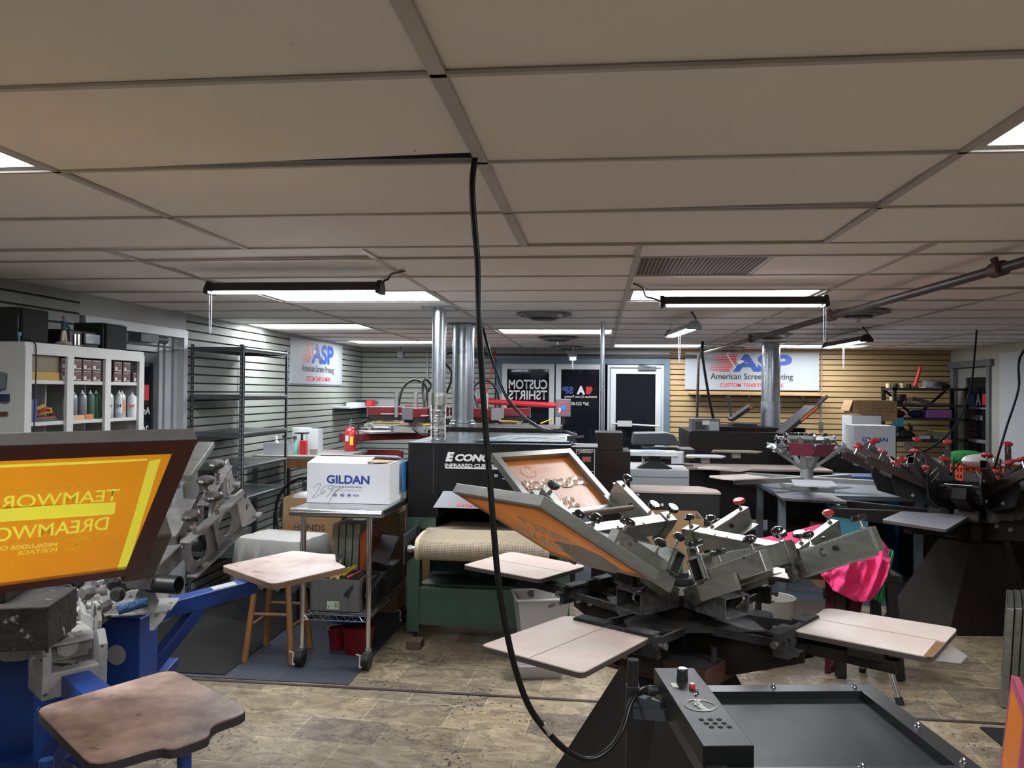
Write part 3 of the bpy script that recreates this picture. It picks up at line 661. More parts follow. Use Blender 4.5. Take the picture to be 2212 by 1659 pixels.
can(-3.05,4.475,SH[2],'dark green spray can half hidden by the second cabinet divider',CANG)
can(-3.03,4.575,SH[2],'white and green spray can numbered 38',CANW,PAPER,'38')
can(-3.06,4.625,SH[2],'narrow pale green spray can between the numbered ones',mat('pale green can',(.25,.38,.31),.3,.3),None,None,.145,.02)
can(-3.03,4.675,SH[2],'white and green spray can numbered 24',CANW,PAPER,'24')
can(-3.05,4.735,SH[2],'spray can with an orange stripe',CANW,mat('orange stripe',(.7,.15,.02),.5))
can(-3.02,4.80,SH[2],'white spray can with a red number at the shelf end',PAPER,None,'37',.14,.03)
item('carton',MB().box((-2.985,4.215,SH[2]),(-2.965,4.335,SH[2]+.028)),mat('peach carton',(.48,.30,.18),.7),'small peach carton in front of the frosted cans','carton')
item('carton',MB().box((-2.985,4.34,SH[2]),(-2.965,4.415,SH[2]+.03)),mat('orange carton',(.42,.16,.03),.7),'small orange carton in front of the green cans','carton')
# lower row
inkbox(4.62,SH[3],0,'maroon carton on the lower cabinet shelf, nearest the divider',grp='maroon cartons on the lower cabinet shelf',w=.11,h=.085)
inkbox(4.78,SH[3],0,'maroon carton on the lower cabinet shelf at the far end',grp='maroon cartons on the lower cabinet shelf',w=.10,h=.095)
t=thing('caulk_gun','caulking gun with an orange handle on the lower cabinet shelf','tool',(-3.02,4.28,SH[3]))
MB().box((-.03,-.04,0),(.03,.05,.07)).bar((0,-.03,.07),(0,.08,.03),.02,.03).go('tool_body',BLK,t); MB().cyl((0,0,.07),(0,0,.125),.014).go('handle',mat('orange plastic',(.75,.13,.02),.4),t)
item('roll_of_tape',MB().lathe([(.035,-.02),(.035,.02)],Matrix.Translation((-3.03,4.40,SH[3]+.04))@Matrix.Rotation(PI/2,4,'X'),20).box((-3.06,4.37,SH[3]),(-3.0,4.47,SH[3]+.05)),INK,'dark bundle beside the caulking gun on the lower shelf','bundle')
t=thing('drill','orange and black cordless drill on the lower cabinet shelf','drill',(-3.02,4.10,SH[3])); MB().bar((0,-.04,.02),(0,.03,.10),.03,.035).go('drill_body',mat('drill orange',(.7,.2,.02),.4),t); MB().box((-.03,-.05,0),(.03,.04,.04)).bar((.005,-.05,.09),(.005,-.01,.05),.02,.02).go('battery',BLK,t)
item('tape_dispenser',MB().lathe([(.04,-.015),(.045,0),(.04,.015)],Matrix.Translation((-3.03,3.99,SH[3]+.06))@Matrix.Rotation(1.2,4,'Y'),18).box((-3.06,3.93,SH[3]),(-3.0,4.06,SH[3]+.03)),DGREY,'dark round tape dispenser on the lower cabinet shelf','dispenser',smooth=True)
item('cardboard_flap',MB().box((-3.08,3.88,SH[3]),(-2.98,4.02,SH[3]+.028)),CARD,'flat piece of cardboard on the near lower cabinet shelf','cardboard')
# tools hanging on the cabinet end panel
t=thing('tape_gun_row','three grey tape dispensers hanging on the cabinet end panel','tape gun',(-3.06,3.815,1.75))
for k in range(3): MB().prism([(-.02,.0),(.022,.012),(.026,.09),(.0,.10),(-.024,.08)],0,.03+.0*k,Matrix.Translation((-.005-.045*k,-.001,-.02))@Matrix.Rotation(PI/2,4,'X')).go('tape_gun',mat('clear grey plastic',(.12,.14,.15),.2),t)
MB().box((-.03,-.03,-.075),(.035,-.001,-.035)).go('navy_grip',mat('navy plastic',(.01,.02,.06),.4),t); MB().box((-.10,-.03,-.075),(-.065,-.001,-.045)).go('red_grip',TXTR,t)
item('red_tool',MB().bar((-3.10,3.80,1.61),(-3.03,3.80,1.615),.012,.02),mat('maroon plastic',(.12,.02,.02),.5),'maroon tool handle pinned low on the cabinet end panel','tool')
# ---------------------------------------------------------------- grey metal shelving
t=thing('metal_shelving','tall grey slotted metal shelving unit standing empty by the left wall','shelving',(XL+.03,6.33,.006))
DX,DY,HT=.455,.97,2.12
def post(x,y,sx,sy):
    m_=MB(); m_.box((x,y,0),(x+sx*.028,y+sy*.003,HT)).box((x,y,0),(x+sx*.003,y+sy*.028,HT)); m_.go('post',DGREY,t)
    m_=MB()
    for k in range(52):
        z=.05+k*.04; m_.box((x+sx*.010,y-sy*.0006,z),(x+sx*.020,y+sy*.0006,z+.018))
        m_.box((x-sx*.0006,y+sy*.010,z),(x+sx*.0006,y+sy*.020,z+.018))
    m_.go('slot_pattern',mat('slot lining',(.22,.23,.23),.8),t)
for x,y,sx,sy in ((0,0,1,1),(DX,0,-1,1),(0,DY,1,-1),(DX,DY,-1,-1)): post(x,y,sx,sy)
SHELFG=mat('grey shelf sheet',(.13,.145,.15),.32,.5,var=.15,scale=5)
for z in (2.10,1.70,1.385,1.105,.845,.38):
    m_=MB().box((.004,.004,z-.003),(DX-.004,DY-.004,z))
    m_.box((DX-.02,.004,z-.035),(DX-.0035,DY-.004,z-.003)).cyl((DX-.004,.03,z-.012),(DX-.004,DY-.03,z-.012),.011,10)
    m_.box((.004,.0045,z-.035),(DX-.004,.02,z-.003)).box((.004,DY-.02,z-.035),(DX-.004,DY-.0045,z-.003)).box((.0045,.004,z-.035),(.02,DY-.004,z-.003)); m_.go('shelf',SHELFG,t)
# ---------------------------------------------------------------- corner of the left wall beyond the shelving
def box_open(name,label,c,sx,sy,sz,rz=0,mt=None,cat='box',flaps=(.1,.1,.1,.1),ang=(1.9,1.9,1.9,1.9),group=None,z=.006):
    mt=mt or CARD; t=thing(name,label,cat,(c[0],c[1],z if len(c)<3 else c[2]),rz,group)
    a,b=sx/2,sy/2; h=.005; m_=MB()
    m_.box((-a,-b,0),(a,b,h)).box((-a,-b,h),(a,-b+h,sz)).box((-a,b-h,h),(a,b,sz)).box((-a,-b+h,h),(-a+h,b-h,sz)).box((a-h,-b+h,h),(a,b-h,sz)); m_.go('box_body',mt,t)
    for k,(w_,l,M) in enumerate(((sx,flaps[0],Matrix.Translation((0,-b,sz))),(sy,flaps[1],Matrix.Translation((a,0,sz))@Matrix.Rotation(PI/2,4,'Z')),(sx,flaps[2],Matrix.Translation((0,b,sz))@Matrix.Rotation(PI,4,'Z')),(sy,flaps[3],Matrix.Translation((-a,0,sz))@Matrix.Rotation(-PI/2,4,'Z')))):
        if l: MB(M@Matrix.Rotation(-ang[k],4,'X')).box((-w_/2+.006,.0,0),(w_/2-.006,l,.004)).go('flap',mt,t)
    return t
# work table with bottles
t=thing('work_table','grey topped work table against the left wall behind the metal shelving','table',(-2.95,7.95,.006))
MB().box((-.42,-.45,1.07),(.46,.5,1.10)).go('table_top',mat('worn grey top',(.22,.21,.19),.6,var=.2),t)
for x,y in ((-.4,-.42),(.4,-.42),(-.4,.42),(.4,.42)): MB().box((x-.02,y-.02,0),(x+.02,y+.02,1.07)).go('leg',DGREY,t)
MB().box((-.1,-.44,.98),(.16,-.42,1.07)).go('wood_block',WOOD,t)
TZ=1.106
item('white_card',MB().box((-3.3,7.60,TZ),(-3.0,7.606,TZ+.12)),PAPER,'white card standing at the front of the work table','card')
for k,(x,y,h,mt,lb) in enumerate(((-3.22,7.72,.17,PAPER,'white spray bottle on the work table nearest the wall'),(-3.12,7.70,.18,PAPER,'white spray bottle with a red band beside the white card'),(-3.02,7.72,.17,mat('clear green bottle',(.2,.4,.35),.3),'clear green bottle right of the white card'))):
    t=thing('spray_bottle',lb,'bottle',(x,y,TZ),group='bottles on the work table')
    MB().lathe([(.035,0),(.035,h*.6),(.014,h*.82),(.014,h*.9)],n=16).go('bottle_body',mt,t,True); MB().box((-.012,-.035,h*.9),(.012,.015,h*1.08)).go('trigger_head',DGREY if k else TXTW,t)
    if k==1: MB().lathe([(.0355,.03),(.0355,.07)],n=16).go('red_band',TXTR,t,True)
item('red_jar',MB().box((-2.96,7.68,TZ),(-2.90,7.74,TZ+.14)),TXTR,'tall red carton on the work table','carton')
item('paper_stack',MB().box((-2.86,7.7,TZ),(-2.80,7.76,TZ+.06)),mat('worn carton',(.3,.27,.25),.7),'small white and black carton at the work table edge','carton')
t=thing('film_roll','tall white roll of paper standing at the back of the work table','roll',(-2.98,8.10,TZ))
MB().cyl((-.12,0,0),(-.12,0,.25),.10,24).go('roll',PAPER,t,True); MB().box((-.03,-.08,0),(.09,.06,.24)).go('board',PAPER,t)
t=thing('fan_stand','small black round stand rising behind the spray bottles','stand',(-3.02,7.9,TZ)); MB().lathe([(.02,.0),(.01,.19),(.075,.20),(.075,.21)],n=20).go('stand',BLK,t,True)
t=thing('fire_extinguisher','red fire extinguisher with a black hose beside the white paper roll','fire extinguisher',(-2.62,8.25,TZ))
MB().lathe([(.055,0),(.06,.01),(.06,.20),(.045,.24),(.018,.26)],n=24).go('cylinder',mat('extinguisher red',(.45,.02,.025),.25,coat=.4),t,True)
MB().cyl((0,0,.25),(0,0,.29),.014).bar((-.02,0,.30),(.05,0,.31),.02,.012).bar((-.01,0,.285),(.05,0,.278),.02,.01).go('valve',ALU,t)
MB().tube([(.01,0,.28),(.06,-.01,.27),(.085,-.01,.2),(.075,-.02,.08)],.009,8).go('hose',BLK,t,True)
MB(frame((.0,-.0605,.12),(1,0,0),(0,0,1))).box((.015,-.05,0),(.05,.04,.002)).go('yellow_label',mat('label yellow',(.6,.5,.05),.5),t); MB(frame((.0,-.0605,.14),(1,0,0),(0,0,1))).box((-.035,-.03,0),(.0,.03,.002)).go('white_label',PAPER,t)
MB().cyl((.0,0,.31),(.01,0,.34),.008).go('green_tag',mat('green plastic',(.02,.25,.12),.4),t)
RED=mat('press red paint',(.20,.012,.022),.35,.1,c2=(.14,.010,.018),scale=5)
for x,lb in ((-2.86,'dark red folding chair back, left one in front of the left wall'),(-2.38,'dark red folding chair back, right one beside the red press')):
    t=thing('folding_chair',lb,'chair',(x,8.66,.006),.1,'dark red folding chairs')
    MB().prism(rrect(-.21,.93,.21,1.09,.04),-.008,.008,Matrix.Rotation(PI/2,4,'X')).go('backrest',RED,t)
    
    for s_ in (-1,1):
        MB().tube([(s_*.22,0,1.08),(s_*.22,0,.45),(s_*.22,-.25,0)],.011,8).go('leg',RED,t,True)
        MB().tube([(s_*.20,-.2,.45),(s_*.20,.22,0)],.010,8).go('leg',RED,t,True)
    MB().prism(rrect(-.2,-.3,.2,.02,.04),.44,.465).go('seat',RED,t)
t=thing('floor_fan','large black round floor fan under the work table','fan',(-2.62,7.0,.006),-.2)
m_=MB(Matrix.Translation((0,0,.62)))
for r in (.33,.27,.21,.15,.09,.04):
    m_.tube([(r*math.cos(a*PI/12),-.05+.05*(r/.33)**2,r*math.sin(a*PI/12)) for a in range(25)],.0035 if r<.33 else .014,5,False)
for k in range(24): a=2*PI*k/24; m_.tube([(.04*math.cos(a),-.05,.04*math.sin(a)),(.33*math.cos(a),0,.33*math.sin(a))],.002,4,False)
m_.go('guard',BLK,t,True); m_=MB(Matrix.Translation((0,0,.62)))
for k in range(4):
    a=PI/2*k; M=Matrix.Rotation(a,4,'Y'); m_.prism([(.04,-.02),(.29,-.09),(.30,.05),(.05,.03)],-.0015,.0015,M@Matrix.Rotation(PI/2,4,'X')@Matrix.Rotation(.3,4,'X'))
m_.go('blades',DGREY,t); MB(Matrix.Translation((0,0,.62))).cyl((0,-.045,0),(0,.08,0),.06,16).go('motor',BLK,t,True)
m_=MB().tube([(-.34,0,.62),(-.34,0,.05),(.34,0,.05),(.34,0,.62)],.014,8,False).box((-.36,-.18,0),(-.32,.18,.04)).box((.32,-.18,0),(.36,.18,.04)); m_.go('stand',BLK,t)
MB(Matrix.Translation((.02,-.055,.62))).box((-.025,-.006,-.02),(.025,0,.02)).go('badge',mat('grey badge',(.3,.28,.25),.6),t)
# boxes behind/under shelving
b=box_open('moving_box','open brown cardboard box with plastic film inside under the work table',(-2.30,6.55),.55,.45,.86,.03,flaps=(0,.16,.2,0),ang=(1,2.3,2.0,2.2))
tag(MB().ball((-2.42,6.5,.84),.12,10,6,(1.2,1,.5)).go('plastic_bag',mat('clear film',(.5,.5,.52),.3,bump=.8,bscale=18),None,True),'crumpled clear plastic film in the open brown box','bag')
text('HANDS',frame((-.05,-.226,.62),(1,0,0),(0,0,1)),.26,.05,TXTK,b,'box_print',.0)
# ================================================================ screen printing presses
def knob(parent,M,kind='dome',m=None,stem=.035,r=.026,name='knob'):
    m=m or BLKG
    if kind=='dome': MB(M).lathe([(.008,stem),(r*.62,stem+.002),(r,stem+.012),(r*1.0,stem+.019),(r*.72,stem+.028),(r*.3,stem+.032)],n=18).go(name,m,parent,True)
    else: MB(M).lathe([(.010,stem),(r*1.02,stem+.003),(r*1.12,stem+.007),(r*1.12,stem+.018),(r*.95,stem+.023),(r*.3,stem+.024)],n=40,lobes=10,amp=.055).go(name,m,parent,True)
    MB(M).lathe([(.0055,-.004),(.0055,stem+.004)],n=10).lathe([(.011,-.002),(.011,.006),(.008,.012)],n=6).go('knob_stem',CHR,parent)
def headM(C,az,el,z0,r0=.1):
    a=math.radians(az);e=math.radians(el); u=V((math.cos(a),math.sin(a),0)); v=V((-math.sin(a),math.cos(a),0))
    return frame(V((C[0],C[1],z0))+u*r0,u*math.cos(e)+V((0,0,math.sin(e))),v)
def T(*p): return Matrix.Translation(p)
def print_head(P,inv,C,az,el,z0=.87,half=.30,clamps=((1,.30,.60),(-1,.30,.60)),rail=.58,redk=False,tall=(.075,.075),mt=None,kstyle=('dome','lobed')):
    """one raised print head: pivot arm, crossbar, sleeves, rails and side clamps"""
    H=inv@headM(C,az,el,z0); mt=mt or ALU
    # pivot arm: folded plate
    m_=MB(H)
    m_.prism([(-.02,-.075),(.05,-.085),(.31,-.12),(.31,.12),(.05,.085),(-.02,.075)],.060,.066)
    for s_ in (-1,1): m_.add([(0,s_*.075,.06),(.29,s_*.12,.06),(.29,s_*.12,.0),(.05,s_*.085,-.01),(0,s_*.078,.02)],[(0,1,2,3,4)]); m_.add([(0,s_*.071,.06),(.29,s_*.116,.06),(.29,s_*.116,.0),(.05,s_*.081,-.01),(0,s_*.074,.02)],[(4,3,2,1,0)])
    pa=m_.go('pivot_arm',mt,P)
    for s_ in (-1,1):
        for x in (.06,.17): MB(H@T(x,s_*(.092 if x<.1 else .107),.03)@Matrix.Rotation(-s_*PI/2,4,'X')).lathe([(.012,0),(.012,.008)],n=6).go('bolt',DGREY,pa)
    # crossbar: hollow rectangular tube
    cb=MB(H).rtube((.315,-half,.098),(.315,half,.098),.052,.086,.004,up=(0,0,1)).go('crossbar',mt,P,bevel=.002)
    for x in (-.07,.03,.10): MB(H@T(.30,x,.141)).lathe([(.006,0),(.006,.004)],n=8).go('screw',CHR,cb)
    for s_,x0,x1 in clamps:
        yc=s_*(half-.045)
        sl=MB(H).rtube((.315,yc-.028,.098),(.315,yc+.028,.098),.064,.10,.005).go('clamp_sleeve',mt,P,bevel=.002)
        knob(sl,H@T(.315,yc,.148),kstyle[0] if s_>0 else kstyle[-1])
        MB(H@T(.325,yc,.046)@Matrix.Rotation(PI,4,'X')).lathe([(.012,0),(.012,.018),(.016,.02),(.016,.036),(.009,.04),(.009,.055)],n=8).go('lock_bolt',mat('dull bolt',(.25,.23,.2),.4,.8),sl)
        # rail carried outwards by the sleeve
        ra=MB(H).bar((.29,yc+s_*.030,.014),(.315+rail-.2,yc+s_*.030,.014),.020,.058,up=(0,0,1)).bar((.33,yc+s_*.020,.046),(.315+rail-.2,yc+s_*.020,.046),.034,.006).go('rail',mt,P)
        MB(H@T(.55,yc+s_*.040,.078)).lathe([(.008,0),(.008,.007)],n=8).go('screw',BLK,ra)
        # side clamp: box section with inner lip and two knobs
        m_=MB(H); y0=yc-s_*.005
        ht=tall[0] if s_>0 else tall[1]; zb_=.09-ht
        m_.rtube((x0,y0,.09-ht/2),(x1,y0,.09-ht/2),.042,ht,.004,up=(0,0,1)); m_.box((x0+.01,y0-s_*.02,zb_-.014),(x1-.005,y0-s_*.066,zb_-.010)); m_.box((x0+.01,y0-s_*.018,zb_-.012),(x1-.005,y0-s_*.0225,.085)); m_.box((x1-.002,y0-.02,zb_),(x1+.001,y0+.02,.089))
        c_=m_.go('side_clamp',mt,P,bevel=.0015)
        for q,x in enumerate((x0+.05,x1-.04)): knob(c_,H@T(x,y0,.088),'dome' if (q+(s_>0))%2 else kstyle[-1],REDK if (redk and q) else None)
        MB(H@T((x0+x1)/2,y0-s_*.022,.055)@Matrix.Rotation(s_*PI/2,4,'X')).lathe([(.011,0),(.011,.012)],n=6).go('bolt',BLK,c_)
    return H
def make_screen(corners,label,fw=.036,fh=.036,meshmat=None,mt=None,col2=None,group=None,flush=False):
    """stretched screen frame from four top-face corners: outer-left, outer-right, inner-right, inner-left; returns (root, frame matrix, W, L)"""
    a,b,c,d=[V(q) for q in corners]; o=(a+b+c+d)/4; y=((a+b)-(c+d)).normalized(); x=((b+c)-(a+d)).normalized()
    Mx=frame(o,x,y); W=((b-a).length+(c-d).length)/2; L=((a-d).length+(b-c).length)/2
    t=tag(bpy.data.objects.new('print_screen',None),label,'screen',group); COL.objects.link(t); t.matrix_world=Mx
    w,l=W/2,L/2; mt=mt or ALU
    m_=MB()
    P0=[(-w,-l),(w,-l),(w,l),(-w,l)];P1=[(-w+fw,-l+fw),(w-fw,-l+fw),(w-fw,l-fw),(-w+fw,l-fw)]
    vs=[(p[0],p[1],z) for z in (0,-fh) for p in P0]+[(p[0],p[1],z) for z in (0,-fh) for p in P1]
    fs=[]
    for i in range(4):
        j=(i+1)%4; fs+=[(i,j,8+j,8+i),(4+i,12+i,12+j,4+j),(i,4+i,4+j,j),(8+i,8+j,12+j,12+i)]
    m_.add(vs,fs); m_.go('screen_frame',mt,t,bevel=.002)
    z1=.0012 if flush else -fh+.0006
    MB().quad((-w+fw*.5,-l+fw*.5,z1),(w-fw*.5,-l+fw*.5,z1),(w-fw*.5,l-fw*.5,z1),(-w+fw*.5,l-fw*.5,z1)).go('emulsion_mesh',meshmat,t)
    return t,w,l
OR_=translucent(mat('orange emulsion',(.66,.22,.035),.45,c2=(.56,.175,.03),scale=3),.45)
def platen(P,inv,pts,th=.018,mt=None,r=.035,edge=None,line=None,name='platen'):
    pp=[inv@V(q) for q in roundpoly(pts,r)]
    o=slab([q for q in pp],.004).go(name,mt or CREAM,P)
    q2=[V(q)-V((0,0,.0041)) for q in pp]; slab(q2,th).go('platen_board',edge or mat('dark board edge',(.06,.045,.04),.7),o)
    if line:
        a,b=inv@V(line[0]),inv@V(line[1]); MB().bar(a+V((0,0,.0004)),b+V((0,0,.0004)),.0022,.0006).go('centre_line',mat('pencil line',(.12,.10,.10),.8),o)
    return o
# ---------------------------------------------------------------- centre press
PC=V((.36,3.50,0))
t=CP=thing('screen_press','dark brown four-colour manual press with aluminium heads in the middle of the room','printing press',(PC.x,PC.y,0))
inv=Matrix.Translation(-PC)
ZP=.85
def z_(p): return onz(p[0],p[1],ZP)
PL={'a':[(1040,1393),(1258,1453),(1410,1373),(1225,1328)],'b':[(1715,1362),(2012,1420),(2070,1357),(1785,1312)],'c':[(1001,1220),(1166,1251),(1267,1222),(1104,1191)]}
for k,(px,ln) in enumerate(((PL['a'],((1144,1421),(1318,1350))),(PL['b'],((1751,1335),(2045,1387))),(PL['c'],((1050,1205),(1222,1236))))):
    platen(t,inv,[z_(q) for q in px],line=[z_(q) for q in ln],r=[.02,.03,.04,.05])
u3=V((.56,.83,0)).normalized();v3=V((-u3.y,u3.x,0)); c3=PC+u3*1.02; c3.z=ZP
platen(t,inv,[c3-u3*.25-v3*.2,c3-u3*.25+v3*.2,c3+u3*.28+v3*.2,c3+u3*.28-v3*.2],line=[c3-u3*.24,c3+u3*.27])
# corner tape and hanging strips
slab([inv@(z_(p)+V((0,0,.0012))) for p in ((1995,1417),(2012,1420),(2041,1389),(2022,1385))],.001).go('brown_tape',mat('brown tape',(.22,.10,.03),.5),t)
slab([inv@(z_(p)-V((0,0,.024))) for p in ((2020,1412),(2075,1418),(2090,1402),(2055,1380))],.001).go('loose_tape',mat('clear tape',(.4,.38,.38),.3,alpha=.5),t)
# carousel arms
for az,R in ((-124,.60),(-36,.76),(141,.85),(56,.85)):
    a=math.radians(az);u=V((math.cos(a),math.sin(a),0));v=V((-math.sin(a),math.cos(a),0))
    A=inv@frame(PC+V((0,0,0)),u,v)
    for s_ in (-1,1):
        # tapered web plates
        m_=MB(A@T(0,s_*.045,0)@Matrix.Rotation(PI/2,4,'X')); m_.prism([(.08,.56),(.30,.63),(.56,.735),(.56,.80),(.08,.80)],-.004,.004); w_=m_.go('arm_web',DKM,t)
        for x,z in ((.12,.77),(.12,.60),(.46,.765),(.53,.765)): MB(A@T(x,s_*.050,z)@Matrix.Rotation(-s_*PI/2,4,'X')).lathe([(.014,0),(.014,.005),(.010,.012)],n=6).go('bolt',mat('zinc bolt',(.3,.28,.25),.4,.7),w_)
    MB(A).bar((.50,0,.785),(R+.12,0,.785),.06,.042).go('arm_beam',DKM,t,bevel=.003)
    br=MB(A).box((.50,-.19,.78),(.525,.19,.86)).box((.525,-.19,.78),(.56,-.02,.785)).box((.47,-.18,.855),(.525,-.04,.865)).box((.47,.05,.855),(.525,.17,.865)).go('registration_bracket',DUST,t)
    for y in (-.16,-.11,-.03,.03,.10,.15): MB(A@T(.525,y,.835)@Matrix.Rotation(PI/2,4,'Y')).lathe([(.009,0),(.009,.008),(.006,.012)],n=6).go('bolt',DUST,br)
    for s_ in (-1,1):
        MB(A@T(.515,s_*.19,.83)@Matrix.Rotation(-s_*PI/2,4,'X')).lathe([(.008,0),(.008,.022),(.013,.022),(.013,.032)],n=8).go('adjusting_screw',DUSTG,br)
        MB(A).bar((.16,s_*.13,.80),(.50,s_*.15,.82),.012,.03).go('tie_bar',DUST,t)
    MB(A).box((R-.04,-.05,.803),(R+.08,.05,.828)).go('platen_bracket',DKM,t)
# hub and top plate
m_=MB(inv@Matrix.Translation(PC)@Matrix.Rotation(math.radians(10),4,'Z')); m_.box((-.27,-.27,.803),(.27,.27,.811)); m_.go('top_plate',DUST,t)
MB().cyl((0,0,.5),(0,0,.93),.085,28).lathe([(.12,.811),(.12,.85),(.09,.86)],n=28).go('centre_column',DKM,t,True)
MB(Matrix.Rotation(math.radians(-6),4,'Z')).box((-.11,-.11,.86),(.11,.11,.94)).go('head_hub',DKM,t,bevel=.004)
MB().cyl((0,0,.94),(0,0,.965),.06,20).cyl((0,0,.965),(0,0,.985),.035,20).go('hub_cap',DUST,t,True); MB().cyl((.0,.0,.985),(.0,.0,1.04),.011,10).go('green_valve',mat('green valve',(.01,.16,.08),.3),t,True)
MB(T(.0,-.115,.93)).box((-.022,-.002,-.02),(.022,0,.012)).go('white_tag',TXTW,t)
for az,el in ((135,33),(-140,30),(-48,25),(42,18)):
    H=inv@headM(PC,az,0,.90)
    h_=MB(H).rtube((.05,0,0),(.20,0,0),.15,.085,.006).box((-.02,-.072,-.04),(.06,.072,.04)).go('hinge_block',DUSTG,t)
    He=inv@headM(PC,az,el,.87)
    MB().tube([H@V((.17,.03,-.01)),H@V((.20,.035,.03)),He@V((.14,.04,.04))],.008,8).go('spring',CHR,h_,True)
    MB().cyl(H@V((.12,-.04,-.03)),He@V((.18,-.04,.03)),.012,10).go('stop_rod',DUST,h_,True)
print_head(t,inv,PC,135,33,clamps=((1,.36,.66),(-1,.36,.66)))
print_head(t,inv,PC,-140,30,clamps=((1,.34,.62),(-1,.34,.62)),rail=.50)
print_head(t,inv,PC,-48,25,clamps=((1,.40,.73),(-1,.35,.60)),rail=.36,tall=(.092,.075))
print_head(t,inv,PC,42,18,clamps=((1,.40,.72),(-1,.40,.72)),redk=True,rail=.56)
text('C',(inv@headM(PC,-48,25,.87))@T(.50,.228,.055)@Matrix.Rotation(PI/2,4,'X'),.022,.032,BLK,t,'stamped_letter',.01)
# pedestal
m_=MB(Matrix.Rotation(math.radians(56),4,'Z')); m_.box((-.235,-.235,.585),(.235,.235,.67)); m_.go('pedestal_box',mat('rust brown steel',(.085,.040,.028),.55,0,c2=(.06,.03,.022),scale=7,spec=.2),t,bevel=.004)
MB(Matrix.Rotation(math.radians(56),4,'Z')).box((-.23,-.23,.67),(.23,.23,.673)).go('box_dust',DUST,t)
MB().cyl((.11,-.22,.673),(.11,-.22,.735),.014,12).go('stop_pin',DUST,t,True)
MB(Matrix.Rotation(math.radians(22),4,'Z')).add([(-.42,-.42,0),(.42,-.42,0),(.42,.42,0),(-.42,.42,0),(-.17,-.17,.585),(.17,-.17,.585),(.17,.17,.585),(-.17,.17,.585)],[(0,1,5,4),(1,2,6,5),(2,3,7,6),(3,0,4,7),(4,5,6,7),(3,2,1,0)]).go('pyramid_base',DKM,t,bevel=.003)
# screens in the centre press
def scale_to(pts,k): return [_O+(V(p)-_O)*k for p in pts]
sA=scale_to([(-.504,3.777,1.46),(-.141,4.135,1.464),(.119,3.875,1.201),(-.244,3.517,1.197)],1.07)
a,w,l=make_screen(sA,'aluminium framed orange screen held high in the centre press, its upper side facing up',meshmat=OR_,group='orange screens held in the centre press')
MB().prism(rrect(-w+.075,-l+.05,w-.07,l-.075,.01),-.0352,-.0338).go('stencil_patch',mat('hazy film',(.52,.24,.13),.5,c2=(.56,.33,.24),scale=3),a)
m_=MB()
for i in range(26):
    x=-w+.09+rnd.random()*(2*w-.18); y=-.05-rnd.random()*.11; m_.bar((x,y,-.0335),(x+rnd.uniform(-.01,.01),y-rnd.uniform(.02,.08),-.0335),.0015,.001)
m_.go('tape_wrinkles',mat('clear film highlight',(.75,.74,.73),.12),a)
m_=MB()
N1=24
def wav(i,j): return .0025*math.sin(i*2.3+j*1.7)+.002*math.sin(i*.9-j*3.1)
for (y0,y1,xa,xb) in ((-.02,.045,-w+.08,w-.05),(-.17,-.10,-w+.05,.05)):
    vs=[];fs=[]
    for i in range(N1+1):
        for j in range(7): vs.append((xa+(xb-xa)*i/N1+.004*math.sin(j*2),y0+(y1-y0)*j/6+.006*math.sin(i*.7),-.030+wav(i,j)))
    for i in range(N1):
        for j in range(6): fs.append((i*7+j,(i+1)*7+j,(i+1)*7+j+1,i*7+j+1))
    m_.add(vs,fs)
m_.go('clear_tape',mat('crinkled clear tape',(.52,.42,.36),.3,0,c2=(.50,.27,.16),scale=20),a)
MA=lambda x,y,z=-.0332: T(x,y,z)
m_=MB(MA(-.10,.115)); m_.tube([(.045*math.cos(q)-.0,.04*math.sin(q)+.0,0) for q in [PI*.2+PI*k/10 for k in range(11)]],.0025,4); m_.tube([(.045*math.cos(q),.04*math.sin(q)-.002,0) for q in [PI*1.25+PI*.75*k/10 for k in range(11)]],.0025,4); m_.lathe([(.011,-.0005),(.011,.0005)],n=14)
m_.go('swirl_logo',mat('pale stencil',(.62,.42,.34),.5),a)
text('MEDILODGE OF',MA(.03,.135),.12,.012,MATS['pale stencil'],a,'stencil_text'); text('PORTAGE',MA(.02,.11),.09,.014,MATS['pale stencil'],a,'stencil_text')
sB=scale_to([(-.463,2.521,1.429),(-.154,2.115,1.449),(.169,2.349,1.204),(-.14,2.755,1.185)],1.13)
b,w,l=make_screen(sB,'aluminium framed orange screen tilted in the centre press with its underside showing',meshmat=OR_,flush=True,group='orange screens held in the centre press')
def sl(o,px,py,z=.0): 
    Mi=o.matrix_world.inverted(); a=Mi@_O; d=Mi.to_3x3()@ray(px,py); k=(z-a.z)/d.z; return a+d*k
CUTS=[]
